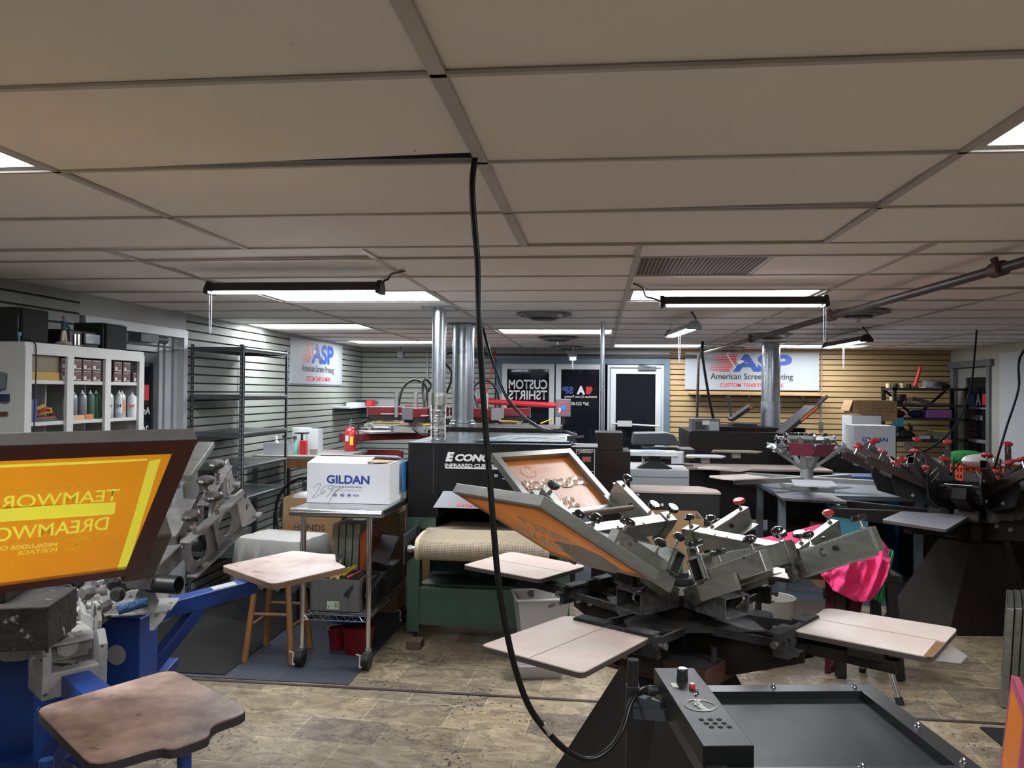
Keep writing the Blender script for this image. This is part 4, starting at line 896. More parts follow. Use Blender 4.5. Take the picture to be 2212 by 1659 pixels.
def text_outline(sx,F_,W_,H_,bold,mirror,shear):
    cu=bpy.data.curves.new('txt','FONT'); cu.body=sx; cu.size=1; cu.offset=bold; cu.shear=shear; o_=bpy.data.objects.new('txt',cu); COL.objects.link(o_)
    bpy.context.view_layer.update()
    me=bpy.data.meshes.new_from_object(o_.evaluated_get(bpy.context.evaluated_depsgraph_get()))
    xs=[v.co.x for v in me.vertices]; ys=[v.co.y for v in me.vertices]; x0,x1,y0,y1=min(xs),max(xs),min(ys),max(ys)
    # boundary loops of the filled glyphs
    cnt={}
    for p in me.polygons:
        for e in p.edge_keys: cnt[e]=cnt.get(e,0)+1
    nb={}
    # merge duplicate points
    key=lambda i:(round(me.vertices[i].co.x,5),round(me.vertices[i].co.y,5))
    for (a,b_),c in cnt.items():
        if c==1: nb.setdefault(key(a),[]).append(key(b_)); nb.setdefault(key(b_),[]).append(key(a))
    loops=[]; seen=set()
    for k0 in nb:
        if k0 in seen: continue
        lp=[k0]; seen.add(k0); cur=k0
        while True:
            nx=[q for q in nb[cur] if q not in seen]
            if not nx: break
            cur=nx[0]; seen.add(cur); lp.append(cur)
        if len(lp)>2: loops.append([F_@V(((-1 if mirror else 1)*((x-(x0+x1)/2)/(x1-x0)*W_),(y-(y0+y1)/2)/(y1-y0)*H_,0)) for x,y in lp])
    bpy.data.objects.remove(o_); bpy.data.curves.remove(cu); bpy.data.meshes.remove(me)
    return loops
def pierced_sheet(o,outer,loops,z,m,nm):
    cu=bpy.data.curves.new('sheet','CURVE'); cu.dimensions='2D'; cu.fill_mode='BOTH'
    for lp in [outer]+loops:
        sp=cu.splines.new('POLY'); sp.points.add(len(lp)-1)
        for i,p in enumerate(lp): sp.points[i].co=(p[0],p[1],0,1)
        sp.use_cyclic_u=True
    o_=bpy.data.objects.new('sheet',cu); COL.objects.link(o_); bpy.context.view_layer.update()
    me=bpy.data.meshes.new_from_object(o_.evaluated_get(bpy.context.evaluated_depsgraph_get()))
    bpy.data.objects.remove(o_); bpy.data.curves.remove(cu); me.materials.clear(); me.materials.append(m); me.name=nm
    for v in me.vertices: v.co.z=z
    r=bpy.data.objects.new(nm,me); COL.objects.link(r); r.parent=o; return r
def quadtext(o,sx,pts,m,nm,z=.0016,mirror=True,bold=.0,shear=0.):
    # lettering laid flat on the screen between four measured corners (tl,tr,br,bl)
    q=[sl(o,*p) for p in pts]; c=(q[0]+q[1]+q[2]+q[3])/4; xx=((q[1]+q[2])-(q[0]+q[3]))/2; yy=((q[0]+q[1])-(q[3]+q[2]))/2
    c.z=z; F_=frame(c,(xx.x,xx.y,0),(yy.x,yy.y,0)); CUTS.extend(text_outline(sx,F_,xx.length,yy.length*.98,bold,mirror,shear)) if m is MATS.get('yellow stencil') else None; return text(sx,F_,xx.length,yy.length*.98,m,o,nm,bold,mirror=mirror,shear=shear)
bpy.context.view_layer.update()
GST=mat('grey stencil',(.42,.38,.36),.5)
quadtext(b,'PERFECT',[(1128,1118),(1235,1165),(1230,1178),(1122,1130)],GST,'stencil_text',bold=.02)
quadtext(b,'GARAGE',[(1118,1132),(1222,1180),(1214,1194),(1112,1144)],GST,'stencil_text',bold=.02)
MB().add([(*sl(b,*p)[:2],.0018) for p in ((1195,1168),(1250,1178),(1300,1200),(1340,1228),(1330,1238),(1265,1222),(1225,1195))],[tuple(range(7))]).go('ink_stain',mat('dark ink stain',(.07,.06,.06),.35,c2=(.12,.08,.06),scale=12,stretch=(1,4,1)),b)
# brown dowel resting on head
tag(MB().cyl(onz(1238,1112,1.19),onz(1366,1096,1.19),.013,14).go('dowel',mat('brown dowel',(.13,.08,.06),.6),None,True),'brown round dowel lying across the crossbar of the back head','dowel')
# ---------------------------------------------------------------- blue press at the left
BC=V((-1.90,2.50,0))
t=BP=thing('screen_press','blue framed manual press with ink splattered grey heads at the left','printing press',(BC.x,BC.y,0.008))
inv=Matrix.Translation(-BC-V((0,0,.008)))
ZB=.95
DKK=mat('dirty dark knob',(.05,.047,.045),.35,.4,c2=(.11,.10,.095),scale=20)
def zb(p,z=ZB): return onz(p[0],p[1],z)
WPL=mat('worn brown platen',(.48,.335,.27),.42,c2=(.12,.065,.05),scale=5,dots=((.16,.09,.075),13,.66)); WPB=mat('worn pale platen',(.55,.42,.36),.45,c2=(.38,.24,.20),scale=6,dots=((.30,.13,.09),10,.64))
pf=[(75,1530),(200,1655),(345,1612),(372,1618),(452,1590),(455,1566),(545,1535),(370,1445)]
platen(t,inv,[zb(q) for q in pf],r=[.045,.05,.03,.02,.02,.03,.05,.05],mt=WPL,th=.02,edge=mat('purple black edge',(.025,.018,.025),.7))
ps=[(478,1222),(590,1262),(748,1225),(725,1213),(724,1197),(690,1196),(655,1191),(630,1190)]
platen(t,inv,[zb(q) for q in ps],r=[.03,.04,.02,.02,.02,.03,.03,.03],mt=WPB,th=.022,edge=mat('tan board edge',(.24,.15,.09),.6))
def W(p): return inv@V(p)
# carousel arms in blue square tube
arms=[((BC.x+.12,BC.y-.10),(-1.25,1.97)),((BC.x+.10,BC.y+.2),(-1.50,3.35)),((BC.x-.2,BC.y-.1),(-2.7,1.9)),((BC.x-.1,BC.y+.2),(-2.5,3.4))]
for k,(p,q) in enumerate(arms):
    MB().bar(W((*p,.885)),W((*q,.895)),.075,.06).go('arm_beam',BLUE,t,bevel=.003)
    d=V((q[0]-p[0],q[1]-p[1],0)); 
    MB().bar(W((p[0],p[1],.48)),W((p[0]+d.x*.62,p[1]+d.y*.62,.86)),.05,.05).go('arm_brace',BLUE,t,bevel=.003)
slab([inv@zb(p,.957-.0) for p in ((455,1268),(505,1256),(512,1262),(462,1274))],.002).go('white_sticker',TXTW,t)
MB().box((-.10,-.10,.2),(.10,.10,.86)).go('column',BLUE,t,bevel=.004)
MB().box((-.17,-.17,.52),(.17,.17,.56)).go('brace_plate',BLUE,t,bevel=.003)
MB().box((.16,.16,.50),(.30,.28,.93)).go('rear_upright',BLUE,t,bevel=.004)
MB(T(.215,.159,.80)@Matrix.Rotation(PI/2,4,'X')).lathe([(.035,0),(.035,.002)],n=24).go('round_disc',mat('grey disc',(.28,.28,.26),.6),t)
for z in (.52,.60): MB().bar((.24,.24,z),(.10,.75,z-.03),.045,.04).go('tie_beam',BLUE,t,bevel=.003)
MB(frame((.101,-.03,.66),(0,1,0),(0,0,1))).lathe([(.035,0),(.035,.002)],n=24).go('round_hole',mat('grey disc',(.28,.28,.26),.6),t)
for q in ((.75,-.95),(.85,.35),(-.9,.5),(-.6,-.9)):
    MB().bar((0,0,.24),(q[0],q[1],.10),.06,.06).go('base_leg',BLUE,t,bevel=.003)
    MB().bar((q[0]*.55,q[1]*.55,.16),(q[0]*.12,q[1]*.12,.52),.035,.035).go('base_brace',BLUE,t,bevel=.002)
    MB().cyl((q[0],q[1],0),(q[0],q[1],.13),.024,14).go('foot',BLUE,t,True)
for p,q in (((.75,-.95,.16),(.85,.35,.16)),((-.6,-.9,.16),(.75,-.95,.16))): MB().bar(p,q,.05,.05).go('base_rail',BLUE,t,bevel=.003)
for p in ((398,1630),(100,1640)):
    a=W(zb(p,.85)); MB().tube([a,a+V((.01,.0,-.25)),a+V((.03,.02,-.84))],.017,12).go('support_tube',BLUE,t,True)
# splattered hub, shelves and castings
def castbox(lo,hi,m=CASTW,nm='casting',rz=0,c=(0,0,0),bev=.004): return MB(Matrix.Translation(c)@Matrix.Rotation(rz,4,'Z')).box(lo,hi).go(nm,m,t,bevel=bev)
MB().cyl((0,0,.86),(0,0,1.10),.12,28).lathe([(.26,.955),(.27,.965),(.26,.985)],n=36).lathe([(.17,1.0),(.18,1.02),(.12,1.05)],n=28).go('rotary_hub',CASTW,t,True)
MB().cyl((0,0,1.05),(0,0,1.18),.075,24).go('hub_post',CAST,t,True)
for a_,sx in ((-40,1.),(18,1.1),(62,1.),(120,1.),(-110,1.)):
    R=Matrix.Rotation(math.radians(a_),4,'Z')
    p_=MB(R).prism([(.12,-.09),(.30,-.11),(.46,-.085),(.46,.085),(.30,.11),(.12,.09)],.985,.993).go('base_casting',CASTW,t,bevel=.002)
    for s_ in (-1,1):
        MB(R@T(0,s_*.095,0)@Matrix.Rotation(PI/2,4,'X')).prism([(.22,.99),(.42,.99),(.43,1.03),(.41,1.075),(.37,1.08),(.35,1.03),(.28,1.02),(.24,1.06),(.22,1.05)],-.006,.006).go('cheek',CASTW,p_,bevel=.0015)
        MB(R@T(.38,s_*.10,1.03)@Matrix.Rotation(-s_*PI/2,4,'X')).lathe([(.013,0),(.013,.01),(.009,.018)],n=6).go('bolt',DUST,p_)
    MB(R).box((.40,-.09,.93),(.415,.09,.99)).go('stop_plate',CASTW,p_)
    MB(R).cyl((.16,0,.995),(.36,0,1.0),.022,12).cyl((.36,0,1.0),(.375,0,1.0),.03,12).go('shock_tube',CAST,p_,True)
# splattered deck of shirts-board junk under the TEAMWORK screen
for lo,hi,m in (((-.35,-.55,1.02),(.25,-.32,1.14),CAST),((-.10,-.50,1.14),(.12,-.30,1.19),CAST)):
    castbox(lo,hi,mat('dark crusted casting',(.030,.024,.019),.8,c2=(.015,.012,.011),scale=18,bump=.4,bscale=50,dots=((.3,.3,.32),16,.68)) if m is CAST else CASTW,'arm_housing',rz=.3)
# TEAMWORK screen
oR=V((-.92,1.75,1.635));iR=V((-1.20,2.00,1.26)); dv=V((-.66,-.751,0)).normalized(); Wd=.56
scr,w,l=make_screen([oR+dv*Wd,oR,iR,iR+dv*Wd],'large orange TEAMWORK screen in a stained frame, held upright in the blue press',fw=.045,fh=.034,flush=True,meshmat=translucent(mat('bright orange emulsion',(.95,.37,.010),.45,c2=(.90,.33,.010),scale=2.5),.20),mt=mat('grey taped frame',(.26,.25,.26),.5,.3,c2=(.20,.19,.20),scale=8))
bpy.context.view_layer.update()
f=.046;P0=[(-w,-l),(w,-l),(w,l),(-w,l)];P1=[(-w+f,-l+f*.7),(w-f,-l+f*.7),(w-f,l-f),(-w+f,l-f)]
MB().add([(p[0],p[1],.0020) for p in P0]+[(p[0],p[1],.0020) for p in P1],[(i,(i+1)%4,4+(i+1)%4,4+i) for i in range(4)]).go('maroon_border',mat('maroon stained frame',(.075,.012,.008),.4,c2=(.05,.012,.008),scale=5),scr)
YEL=translucent(mat('yellow stencil',(.98,.90,.05),.5,c2=(.93,.82,.08),scale=10),.22)
def spoly(pts,m,nm,z=.0010):
    CUTS.append([sl(scr,*p) for p in pts]); return MB().add([(*sl(scr,*p)[:2],z) for p in pts],[tuple(range(len(pts)))]).go(nm,m,scr)
spoly([(322,995),(347,990),(274,1229),(252,1231),(290,1110)],YEL,'yellow_edge')
spoly([(-60,1006),(318,990),(318,994),(200,1001),(-60,1012)],YEL,'yellow_edge')
spoly([(-60,1096),(250,1084),(247,1110),(-60,1131)],YEL,'yellow_band')
quadtext(scr,'TEAMWORK',[(-32,1073),(260,1054),(250,1081),(-40,1102)],YEL,'stencil_text',z=.0010,shear=.15,bold=.008)
quadtext(scr,'DREAMWORK',[(-82,1146),(241,1115),(231,1142),(-90,1180)],YEL,'stencil_text',z=.0010,shear=.15,bold=.008)
quadtext(scr,'MEDILODGE OF',[(-6,1180),(124,1171),(122,1179),(-8,1189)],YEL,'stencil_text',z=.0010)
quadtext(scr,'PORTAGE',[(40,1188),(124,1181),(121,1190),(37,1199)],YEL,'stencil_text',z=.0010)
for x0,y0,x1,y1,n in ((260,1042,-30,1063,14),(230,1147,-30,1176,14)):
    m_=MB()
    for k in range(n):
        a=sl(scr,x0+(x1-x0)*k/(n-1),y0+(y1-y0)*k/(n-1)); m_.add([(a.x-.0055,a.y,.0024),(a.x,a.y-.0045,.0024),(a.x+.0055,a.y,.0024),(a.x,a.y+.0045,.0024)],[(0,1,2,3)])
    m_.go('diamond_row',YEL,scr)
def sw(pts,r): 
    q=[sl(scr,*p) for p in pts]; return MB().tube([(p.x,p.y,.0024) for p in q],r,4).go('swirl_logo',YEL,scr)
def _in(p): return abs(p[0])<w-.030 and abs(p[1])<l-.030
for ch in list(COL.objects):
    if ch.parent is scr and ch.name.startswith('emulsion_mesh'): bpy.data.objects.remove(ch)
def _clamp(lp): return [V((max(-w+.024,min(w-.024,p[0])),max(-l+.024,min(l-.024,p[1])),0)) for p in lp]
loops=[_clamp(lp) for lp in CUTS]; loops=[lp for lp in loops if max(p[0] for p in lp)-min(p[0] for p in lp)>1e-4 and max(p[1] for p in lp)-min(p[1] for p in lp)>1e-4]
pierced_sheet(scr,[(-w+.02,-l+.02),(w-.02,-l+.02),(w-.02,l-.02),(-w+.02,l-.02)],loops,.0012,MATS['bright orange emulsion'],'emulsion_mesh')
sw([(194,1170),(188,1163),(175,1162),(160,1166),(154,1174)],.0012); sw([(133,1176),(138,1183),(150,1186),(165,1182),(174,1172)],.0016)
a=sl(scr,164,1174); MB(T(a.x,a.y,.002)).lathe([(.0045,0),(.0045,.0006)],n=12).go('swirl_dot',YEL,scr)
# dark casting holding the lower right corner of the screen
H=inv@scr.matrix_world
MB(H).box((w-.035,-l-.055,-.11),(w+.05,-l+.14,-.012)).go('screen_clamp',mat('dark taped clamp',(.085,.07,.055),.7,c2=(.05,.04,.035),scale=9,bump=.3),t,bevel=.008)
MB(H).box((w-.02,-l-.10,-.10),(w+.035,-l-.03,-.05)).go('clamp_lip',CAST,t,bevel=.004)
MB(H).box((-w,-l-.05,-.10),(w-.04,-l+.03,-.035)).go('rear_screen_bar',MATS['dark crusted casting'],t,bevel=.004)
# ---- the two bare grey print heads leaning to the right
def bar3(p,q,w_,h_,nm,m=CAST,par=None,up=(0,0,1)): return MB().bar(W(p),W(q),w_,h_,up=up).go(nm,m,par or t,bevel=.003)
def bare_head(P0,P1):
    x=(V(P1)-V(P0)).normalized(); y=V((0,0,1)).cross(x).normalized(); Hh=inv@frame(V(P0),x,y)@T(-.16,.085,0)
    MB(Hh).prism([(.02,-.05),(.30,-.035),(.30,.035),(.02,.05)],-.03,.03).go('head_arm',CAST,t,bevel=.006)
    # perforated side plates
    def plate(y,x0,x1,zz0,zz1,holes):
        pts=[(x0,zz0),(x1,zz0),(x1,zz1),(x0,zz1)]
        bm=MB(Hh@T(0,y,0)@Matrix.Rotation(PI/2,4,'X'))
        n=24
        xs=[x0]+[ (a+b_)/2 for (a,_,_),(b_,_,_) in zip(holes[:-1],holes[1:])]+[x1]
        for (hx,hz,hr),xa,xb in zip(holes,xs[:-1],xs[1:]):
            ring=[(hx+hr*math.cos(2*PI*i/n),hz+hr*math.sin(2*PI*i/n)) for i in range(n)]
            out=[]
            for i in range(n):
                c,s_=math.cos(2*PI*i/n),math.sin(2*PI*i/n)
                kx=(xb-hx)/c if c>1e-6 else ((xa-hx)/c if c<-1e-6 else 9); kz=(zz1-hz)/s_ if s_>1e-6 else ((zz0-hz)/s_ if s_<-1e-6 else 9)
                q=min(kx,kz); out.append((hx+q*c,hz+q*s_))
            vs=[(p[0],p[1],z) for z in (-.004,.004) for p in ring+out]
            fs=[]
            for i in range(n):
                j=(i+1)%n; fs+=[(i,j,n+j,n+i),(2*n+i,3*n+i,3*n+j,2*n+j),(i,2*n+i,2*n+j,j),(n+i,n+j,3*n+j,3*n+i)]
            bm.add(vs,fs)
        return bm.go('perforated_plate',CAST,t)
    plate(-.085,.16,.50,-.06,.07,[(.24,.005,.045),(.41,.005,.045)])
    MB(Hh).box((.16,-.12,.066),(.50,-.078,.074)).box((.155,-.12,-.064),(.50,-.078,-.056)).box((.325,-.10,-.055),(.34,-.080,.065)).go('plate_flange',CAST,t,bevel=.002)
    MB(Hh@T(.50,-.085,0)@Matrix.Rotation(PI/2,4,'X')).prism([(0,-.065),(.10,-.085),(.115,-.06),(.055,.075),(0,.075)],-.005,.006).box((.08,-.065,-.02),(.115,-.055,.03)).go('gusset',CASTW,t,bevel=.002)
    for x in (.22,.36): 
        q=MB(Hh@T(x,-.10,.07)).cyl((0,0,0),(.0,0,.07),.008,8).go('clamp_screw',CAST,t,True)
        knob(q,Hh@T(x,-.10,.10),'lobed',DKK,.03,.027)
    MB(Hh).pipe((.05,-.13,-.02),(.05,-.02,-.02),.03,.004).go('cross_tube',mat('black tube end',(.03,.03,.03),.4,.4),t,True)
    return Hh
H1=bare_head(onz(400,1212,1.16),ony(545,1080,3.02))
H2=bare_head(onz(432,1130,1.26),ony(505,1010,3.22))
MB(H2).box((.34,.02,-.05),(.50,.03,.06)).go('tall_plate',ALU2,t,bevel=.002); MB(H2).box((.30,-.02,.10),(.62,.045,.125)).go('bright_rail',ALU,t,bevel=.002)
for x in (.22,.40): knob(MB(H2@T(x,.09,.03)@Matrix.Rotation(-PI/2,4,'X')).cyl((0,0,-.03),(0,0,.05),.009,8).go('clamp_screw',CAST,t,True),H2@T(x,.09,.03)@Matrix.Rotation(-PI/2,4,'X'),'lobed',DKK,.05,.028)
for k in range(26):
    R=Matrix.Rotation(rnd.uniform(-.9,1.3),4,'Z'); rr=rnd.uniform(.12,.42)
    MB(R@T(rr,0,rnd.uniform(1.0,1.10))@Matrix.Rotation(rnd.uniform(0,3),4,'X')).lathe([(.010,-.02),(.022,-.012),(.026,.004),(.018,.02)],n=8).go('crusted_bolt',rnd.choice([CAST,CASTW,DUST]),t,True)
A_=inv@frame(V((-1.56,2.22,.0)),V((.78,-.62,0)),V((.62,.78,0)))
MB(A_).box((-.07,-.07,.86),(.07,.07,.935)).go('pivot_bracket',CASTW,t,bevel=.006)
for s_ in (-1,1): MB(A_@T(0,s_*.075,0)@Matrix.Rotation(PI/2,4,'X')).prism([(-.07,.86),(.07,.86),(.075,.99),(.05,1.03),(.02,1.02),(0,.96),(-.03,.955),(-.05,1.0),(-.07,1.0)],-.012,.012).go('bracket_cheek',CASTW,t,bevel=.004)
MB(A_).cyl((-.2,0,1.0),(0,0,.98),.03,14).go('bracket_tube',CASTW,t,True)
tag(MB().cyl(onz(255,1318,1.03),onz(318,1300,1.045),.016,12).go('blue_sleeve',mat('blue netted foam',(.05,.13,.30),.8,c2=(.02,.05,.12),scale=60,bump=1,bscale=120),None,True),'blue netted foam sleeve on the splattered casting of the blue press','sleeve')
# ================================================================ black infrared conveyor dryer
DBK=mat('scuffed black enamel',(.0035,.0035,.004),.42,0,c2=(.007,.007,.008),scale=5,dots=((.10,.10,.11),60,.78),spec=.3)
DTOP=mat('worn dark steel top',(.07,.085,.095),.28,.6,c2=(.04,.05,.06),scale=3)
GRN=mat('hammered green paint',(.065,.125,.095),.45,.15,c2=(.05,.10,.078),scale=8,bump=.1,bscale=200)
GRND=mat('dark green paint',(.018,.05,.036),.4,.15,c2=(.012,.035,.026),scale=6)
DX0,DX1,DY0,DY1=-1.32,-.185,5.47,7.0
t=thing('conveyor_dryer','long black infrared conveyor dryer on a green stand, white lettering on its hood','dryer',(DX0,DY0,.006))
inv=Matrix.Translation((-DX0,-DY0,-.006)); o=V((DX0,DY0,.006))
m_=MB(inv)
m_.box((DX0,DY0,.875),(DX0+.22,DY0+.05,1.385)).box((DX0+.22,DY0,1.03),(DX1,DY0+.05,1.385)).box((DX1-.10,DY0,.875),(DX1,DY0+.05,1.03))
m_.box((DX0,DY0+.05,.875),(DX0+.04,DY1,1.385)).box((DX1-.04,DY0+.05,.875),(DX1,DY1,1.385)).box((DX0+.04,DY1-.04,.875),(DX1-.04,DY1,1.385)).box((DX0+.04,DY0+.3,1.03),(DX1-.04,DY0+.32,1.385))
m_.go('hood',DBK,t,bevel=.004)
MB(inv).box((DX0-.004,DY0-.004,1.386),(DX1+.004,DY1,1.394)).go('hood_top',DTOP,t,bevel=.002)
MB(inv).box((DX0+.18,DY0-.001,1.03),(DX0+.184,DY0,1.38)).go('hood_seam',mat('seam line',(.04,.04,.045),.4),t)
m_=MB(inv).add([(-1.12,DY0+.04,1.035),(-.30,DY0+.04,1.035),(-.30,DY0+.01,1.07),(-1.06,DY0+.01,1.07),(-1.12,DY0-.09,.955),(-.30,DY0-.09,.955)],[(4,5,2,3)]); m_.go('entry_flap',mat('grey flap',(.08,.08,.09),.45,.3),t)
FF=frame((0,DY0-.0018,0),(1,0,0),(0,0,1)); FI=inv@FF
text('E',FI@T(-1.022,1.298,0),.064,.066,TXTW,t,'brand_lettering',.06,shear=.25); text('CONORED',FI@T(-.785,1.293,0),.40,.050,TXTW,t,'brand_lettering',.05,shear=.25)
text('INFRARED CURING SYSTEMS',FI@T(-.785,1.238,0),.545,.026,TXTW,t,'dryer_lettering',.035)
MB(FI).box((-1.055,1.216,0),(-.51,1.225,.0012)).go('underline',TXTW,t)
text('BY',FI@T(-.695,1.172,0),.025,.020,TXTW,t,'dryer_lettering',.03)
MB(FI).box((-.655,1.15,0),(-.55,1.155,.0012)).go('underline',TXTW,t)
fl=inv@frame((-.98,DY0-.082,.965),(1,0,0),(0,.76,.65)); MB(fl).box((-.03,-.0,.003),(-.027,.045,.004)).box((-.03,.042,.003),(.35,.046,.004)).go('red_outline',TXTR,t); text('INFRARED',fl@T(.13,.018,.003),.22,.03,TXTR,t,'red_lettering',.02,shear=.2)
# control box
CBX0,CBX1=-.178,0.0
MB(inv).box((CBX0,DY0-.06,.95),(CBX1,DY0+.35,1.385)).go('control_box',DBK,t,bevel=.004)
FP=inv@frame((0,DY0-.0612,0),(1,0,0),(0,0,1))
m_=MB(FP); 
for a,b,c,d in ((-.145,1.0,-.142,1.37),(-.022,1.0,-.019,1.37),(-.142,1.367,-.022,1.37),(-.142,1.0,-.022,1.003),(-.142,1.22,-.022,1.223)): m_.box((a,b,0),(c,d,.001))
for a,b,c,d in ((-.11,1.36,-.05,1.363),(-.12,1.345,-.04,1.348)): m_.box((a,b,0),(c,d,.001))
m_.go('panel_outline',TXTW,t)
text('INFRARED DRYER',FP@T(-.082,1.357,0),.105,.010,TXTW,t,'panel_text'); text('BELT SPEED',FP@T(-.082,1.212,0),.08,.009,TXTW,t,'panel_text')
m_=MB(FP).box((-.105,1.285,0),(-.045,1.32,.002)); m_.go('digital_display',mat('display grey',(.10,.11,.10),.3),t); MB(FP).box((-.10,1.295,.002),(-.055,1.312,.003)).go('display_digits',TXTR,t)
for z in (1.34,1.315,1.29): MB(FP@T(-.128,z,0)).lathe([(.006,0),(.004,.008)],n=10).go('indicator',ALU,t)
MB(FP@T(-.05,1.13,0)).lathe([(.016,0),(.014,.015)],n=16).go('dial',BLKG,t)
# belt and rollers
BELT=bpy.data.materials.new('mesh belt'); BELT.use_nodes=True
def beltmat(m):
    nt=m.node_tree;N=nt.nodes;L=nt.links;b=N['Principled BSDF'];tc=N.new('ShaderNodeTexCoord')
    ck=N.new('ShaderNodeTexBrick'); ck.offset=0; ck.inputs['Scale'].default_value=1; ck.inputs['Brick Width'].default_value=.010; ck.inputs['Row Height'].default_value=.010; ck.inputs['Mortar Size'].default_value=.0023; ck.inputs['Mortar Smooth'].default_value=.2
    ck.inputs['Color1'].default_value=(.16,.09,.05,1); ck.inputs['Color2'].default_value=(.03,.10,.095,1); ck.inputs['Mortar'].default_value=(.50,.42,.33,1); L.new(tc.outputs['UV'],ck.inputs['Vector'])
    nz=N.new('ShaderNodeTexNoise'); nz.inputs['Scale'].default_value=3; nz.inputs['Detail'].default_value=5; L.new(tc.outputs['Object'],nz.inputs['Vector'])
    rp=N.new('ShaderNodeValToRGB'); rp.color_ramp.elements[0].color=(.62,.58,.52,1); rp.color_ramp.elements[1].color=(1.15,1.1,1,1); L.new(nz.outputs['Fac'],rp.inputs[0])
    mx=N.new('ShaderNodeMixRGB'); mx.blend_type='MULTIPLY'; mx.inputs[0].default_value=1; L.new(ck.outputs['Color'],mx.inputs[1]); L.new(rp.outputs[0],mx.inputs[2]); L.new(mx.outputs[0],b.inputs['Base Color']); b.inputs['Roughness'].default_value=.7
beltmat(BELT)
bx0,bx1=-1.17,-.30; yb0=5.12; zt=.80; R_=.066
pth=[(DY1-.1,zt)]+[(yb0+.2-.2*k/3,zt-.012*(k/3)**2) for k in range(4)]+[(yb0-R_*math.sin(a)*1.0,zt-R_-.012+R_*math.cos(a)) for a in [PI*k/12 for k in range(1,13)]]+[(DY1-.1,zt-2*R_-.012)]
me=bpy.data.meshes.new('conveyor_belt'); vs=[];uv=[];fs=[];s_=0
for i,(y,z) in enumerate(pth):
    if i: s_+=math.hypot(y-pth[i-1][0],z-pth[i-1][1])
    for x in (bx0,bx1): vs.append(V((x,y,z))-o); uv.append((x,s_))
for i in range(len(pth)-1): fs.append((2*i,2*i+1,2*i+3,2*i+2))
me.from_pydata([tuple(v) for v in vs],[],fs); ul=me.uv_layers.new(name='UVMap')
for p_ in me.polygons:
    p_.use_smooth=True
    for li in p_.loop_indices: ul.data[li].uv=uv[me.loops[li].vertex_index]
me.materials.append(BELT); bo=bpy.data.objects.new('conveyor_belt',me); COL.objects.link(bo); bo.parent=t
md=bo.modifiers.new('thickness','SOLIDIFY'); md.thickness=.004
m_=MB(inv).tube([(bx0,yb0+.28,zt+.004),(bx1,yb0+.28,zt+.004)],.004,6,False); m_.go('belt_seam',mat('tan belt edge',(.5,.38,.28),.7),bo)
for x in (bx0+.012,bx1-.012):
    m_=MB(inv)
    for (y,z),(y2,z2) in zip(pth[1:-1],pth[2:]): m_.bar((x,y,z+.0),(x,y2,z2+.0),.026,.0075,up=(1,0,0)) if False else m_.add([(x-.013,y,z),(x+.013,y,z),(x+.013,y2,z2),(x-.013,y2,z2)],[(0,1,2,3)])
    e=m_.go('belt_edge',mat('tan belt edge',(.5,.38,.28),.7),bo); e.modifiers.new('s','SOLIDIFY').thickness=.007
MB(inv).cyl((bx0-.05,yb0,zt-R_-.012),(bx1+.05,yb0,zt-R_-.012),.018,12).cyl((bx0-.06,yb0,zt-R_-.012),(bx0-.03,yb0,zt-R_-.012),.026,6).go('roller_shaft',ALU2,t,True)
for x in (bx0-.075,bx1+.06):
    MB(inv@T(x,0,0)@Matrix.Rotation(PI/2,4,'Y')@Matrix.Rotation(PI/2,4,'Z')).box((0,0,0),(0.001,0.001,.001)).go('tmp',DBK) if False else None
    MB(inv).box((x,yb0-.06,zt-R_*2-.04),(x+.008,DY0+.02,zt+.02)).go('side_plate',DGREY,t)
# stand
for x in (DX0,DX1-.09):
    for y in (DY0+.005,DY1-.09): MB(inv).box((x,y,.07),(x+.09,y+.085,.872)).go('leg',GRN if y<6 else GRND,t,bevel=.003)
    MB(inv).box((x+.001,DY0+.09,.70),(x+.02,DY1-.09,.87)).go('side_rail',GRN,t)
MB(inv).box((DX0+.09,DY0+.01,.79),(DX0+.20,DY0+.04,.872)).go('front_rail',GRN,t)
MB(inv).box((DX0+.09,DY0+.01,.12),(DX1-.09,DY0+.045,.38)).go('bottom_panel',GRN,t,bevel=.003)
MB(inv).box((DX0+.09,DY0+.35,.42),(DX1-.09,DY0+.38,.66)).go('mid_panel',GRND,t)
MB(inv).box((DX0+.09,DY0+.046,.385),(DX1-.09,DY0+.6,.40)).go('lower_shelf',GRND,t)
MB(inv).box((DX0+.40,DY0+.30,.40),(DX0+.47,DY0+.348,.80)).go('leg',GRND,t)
for x in (DX0+.045,DX1-.045): MB(inv@T(x,DY0+.045,0)).cyl((-.012,0,.035),(.012,0,.035),.034,16).box((-.02,-.02,.05),(.02,.02,.07)).go('caster',BLK,t,True)
# things on the dryer top
ZD=1.401
t=thing('blue_pad','dark blue pad with strips of tape lying on the black dryer top','pad',(-.60,6.0,ZD)); 
MB().prism([(-.28,-.42),(.40,-.42),(.44,.42),(-.12,.42)],0,.006).go('pad',mat('teal blue sheet',(.035,.085,.12),.35,c2=(.025,.06,.09),scale=5),t)
for k,(a,b,w_,mm) in enumerate((((-.22,-.40),(-.08,.25),.07,'g'),((-.05,-.40),(-.02,.25),.05,'g'),((.12,-.30),(.20,.05),.035,'g'),((.22,-.38),(.34,.20),.02,'t'),((-.05,.05),(.35,.05),.03,'b'))):
    MB().bar((a[0],a[1],.0075),(b[0],b[1],.0075),w_,.002).go('tape_strip',{'g':mat('grey tape',(.16,.20,.19),.5),'t':mat('tan tape',(.38,.27,.15),.6),'b':mat('blue tape',(.06,.14,.20),.4)}[mm],t)
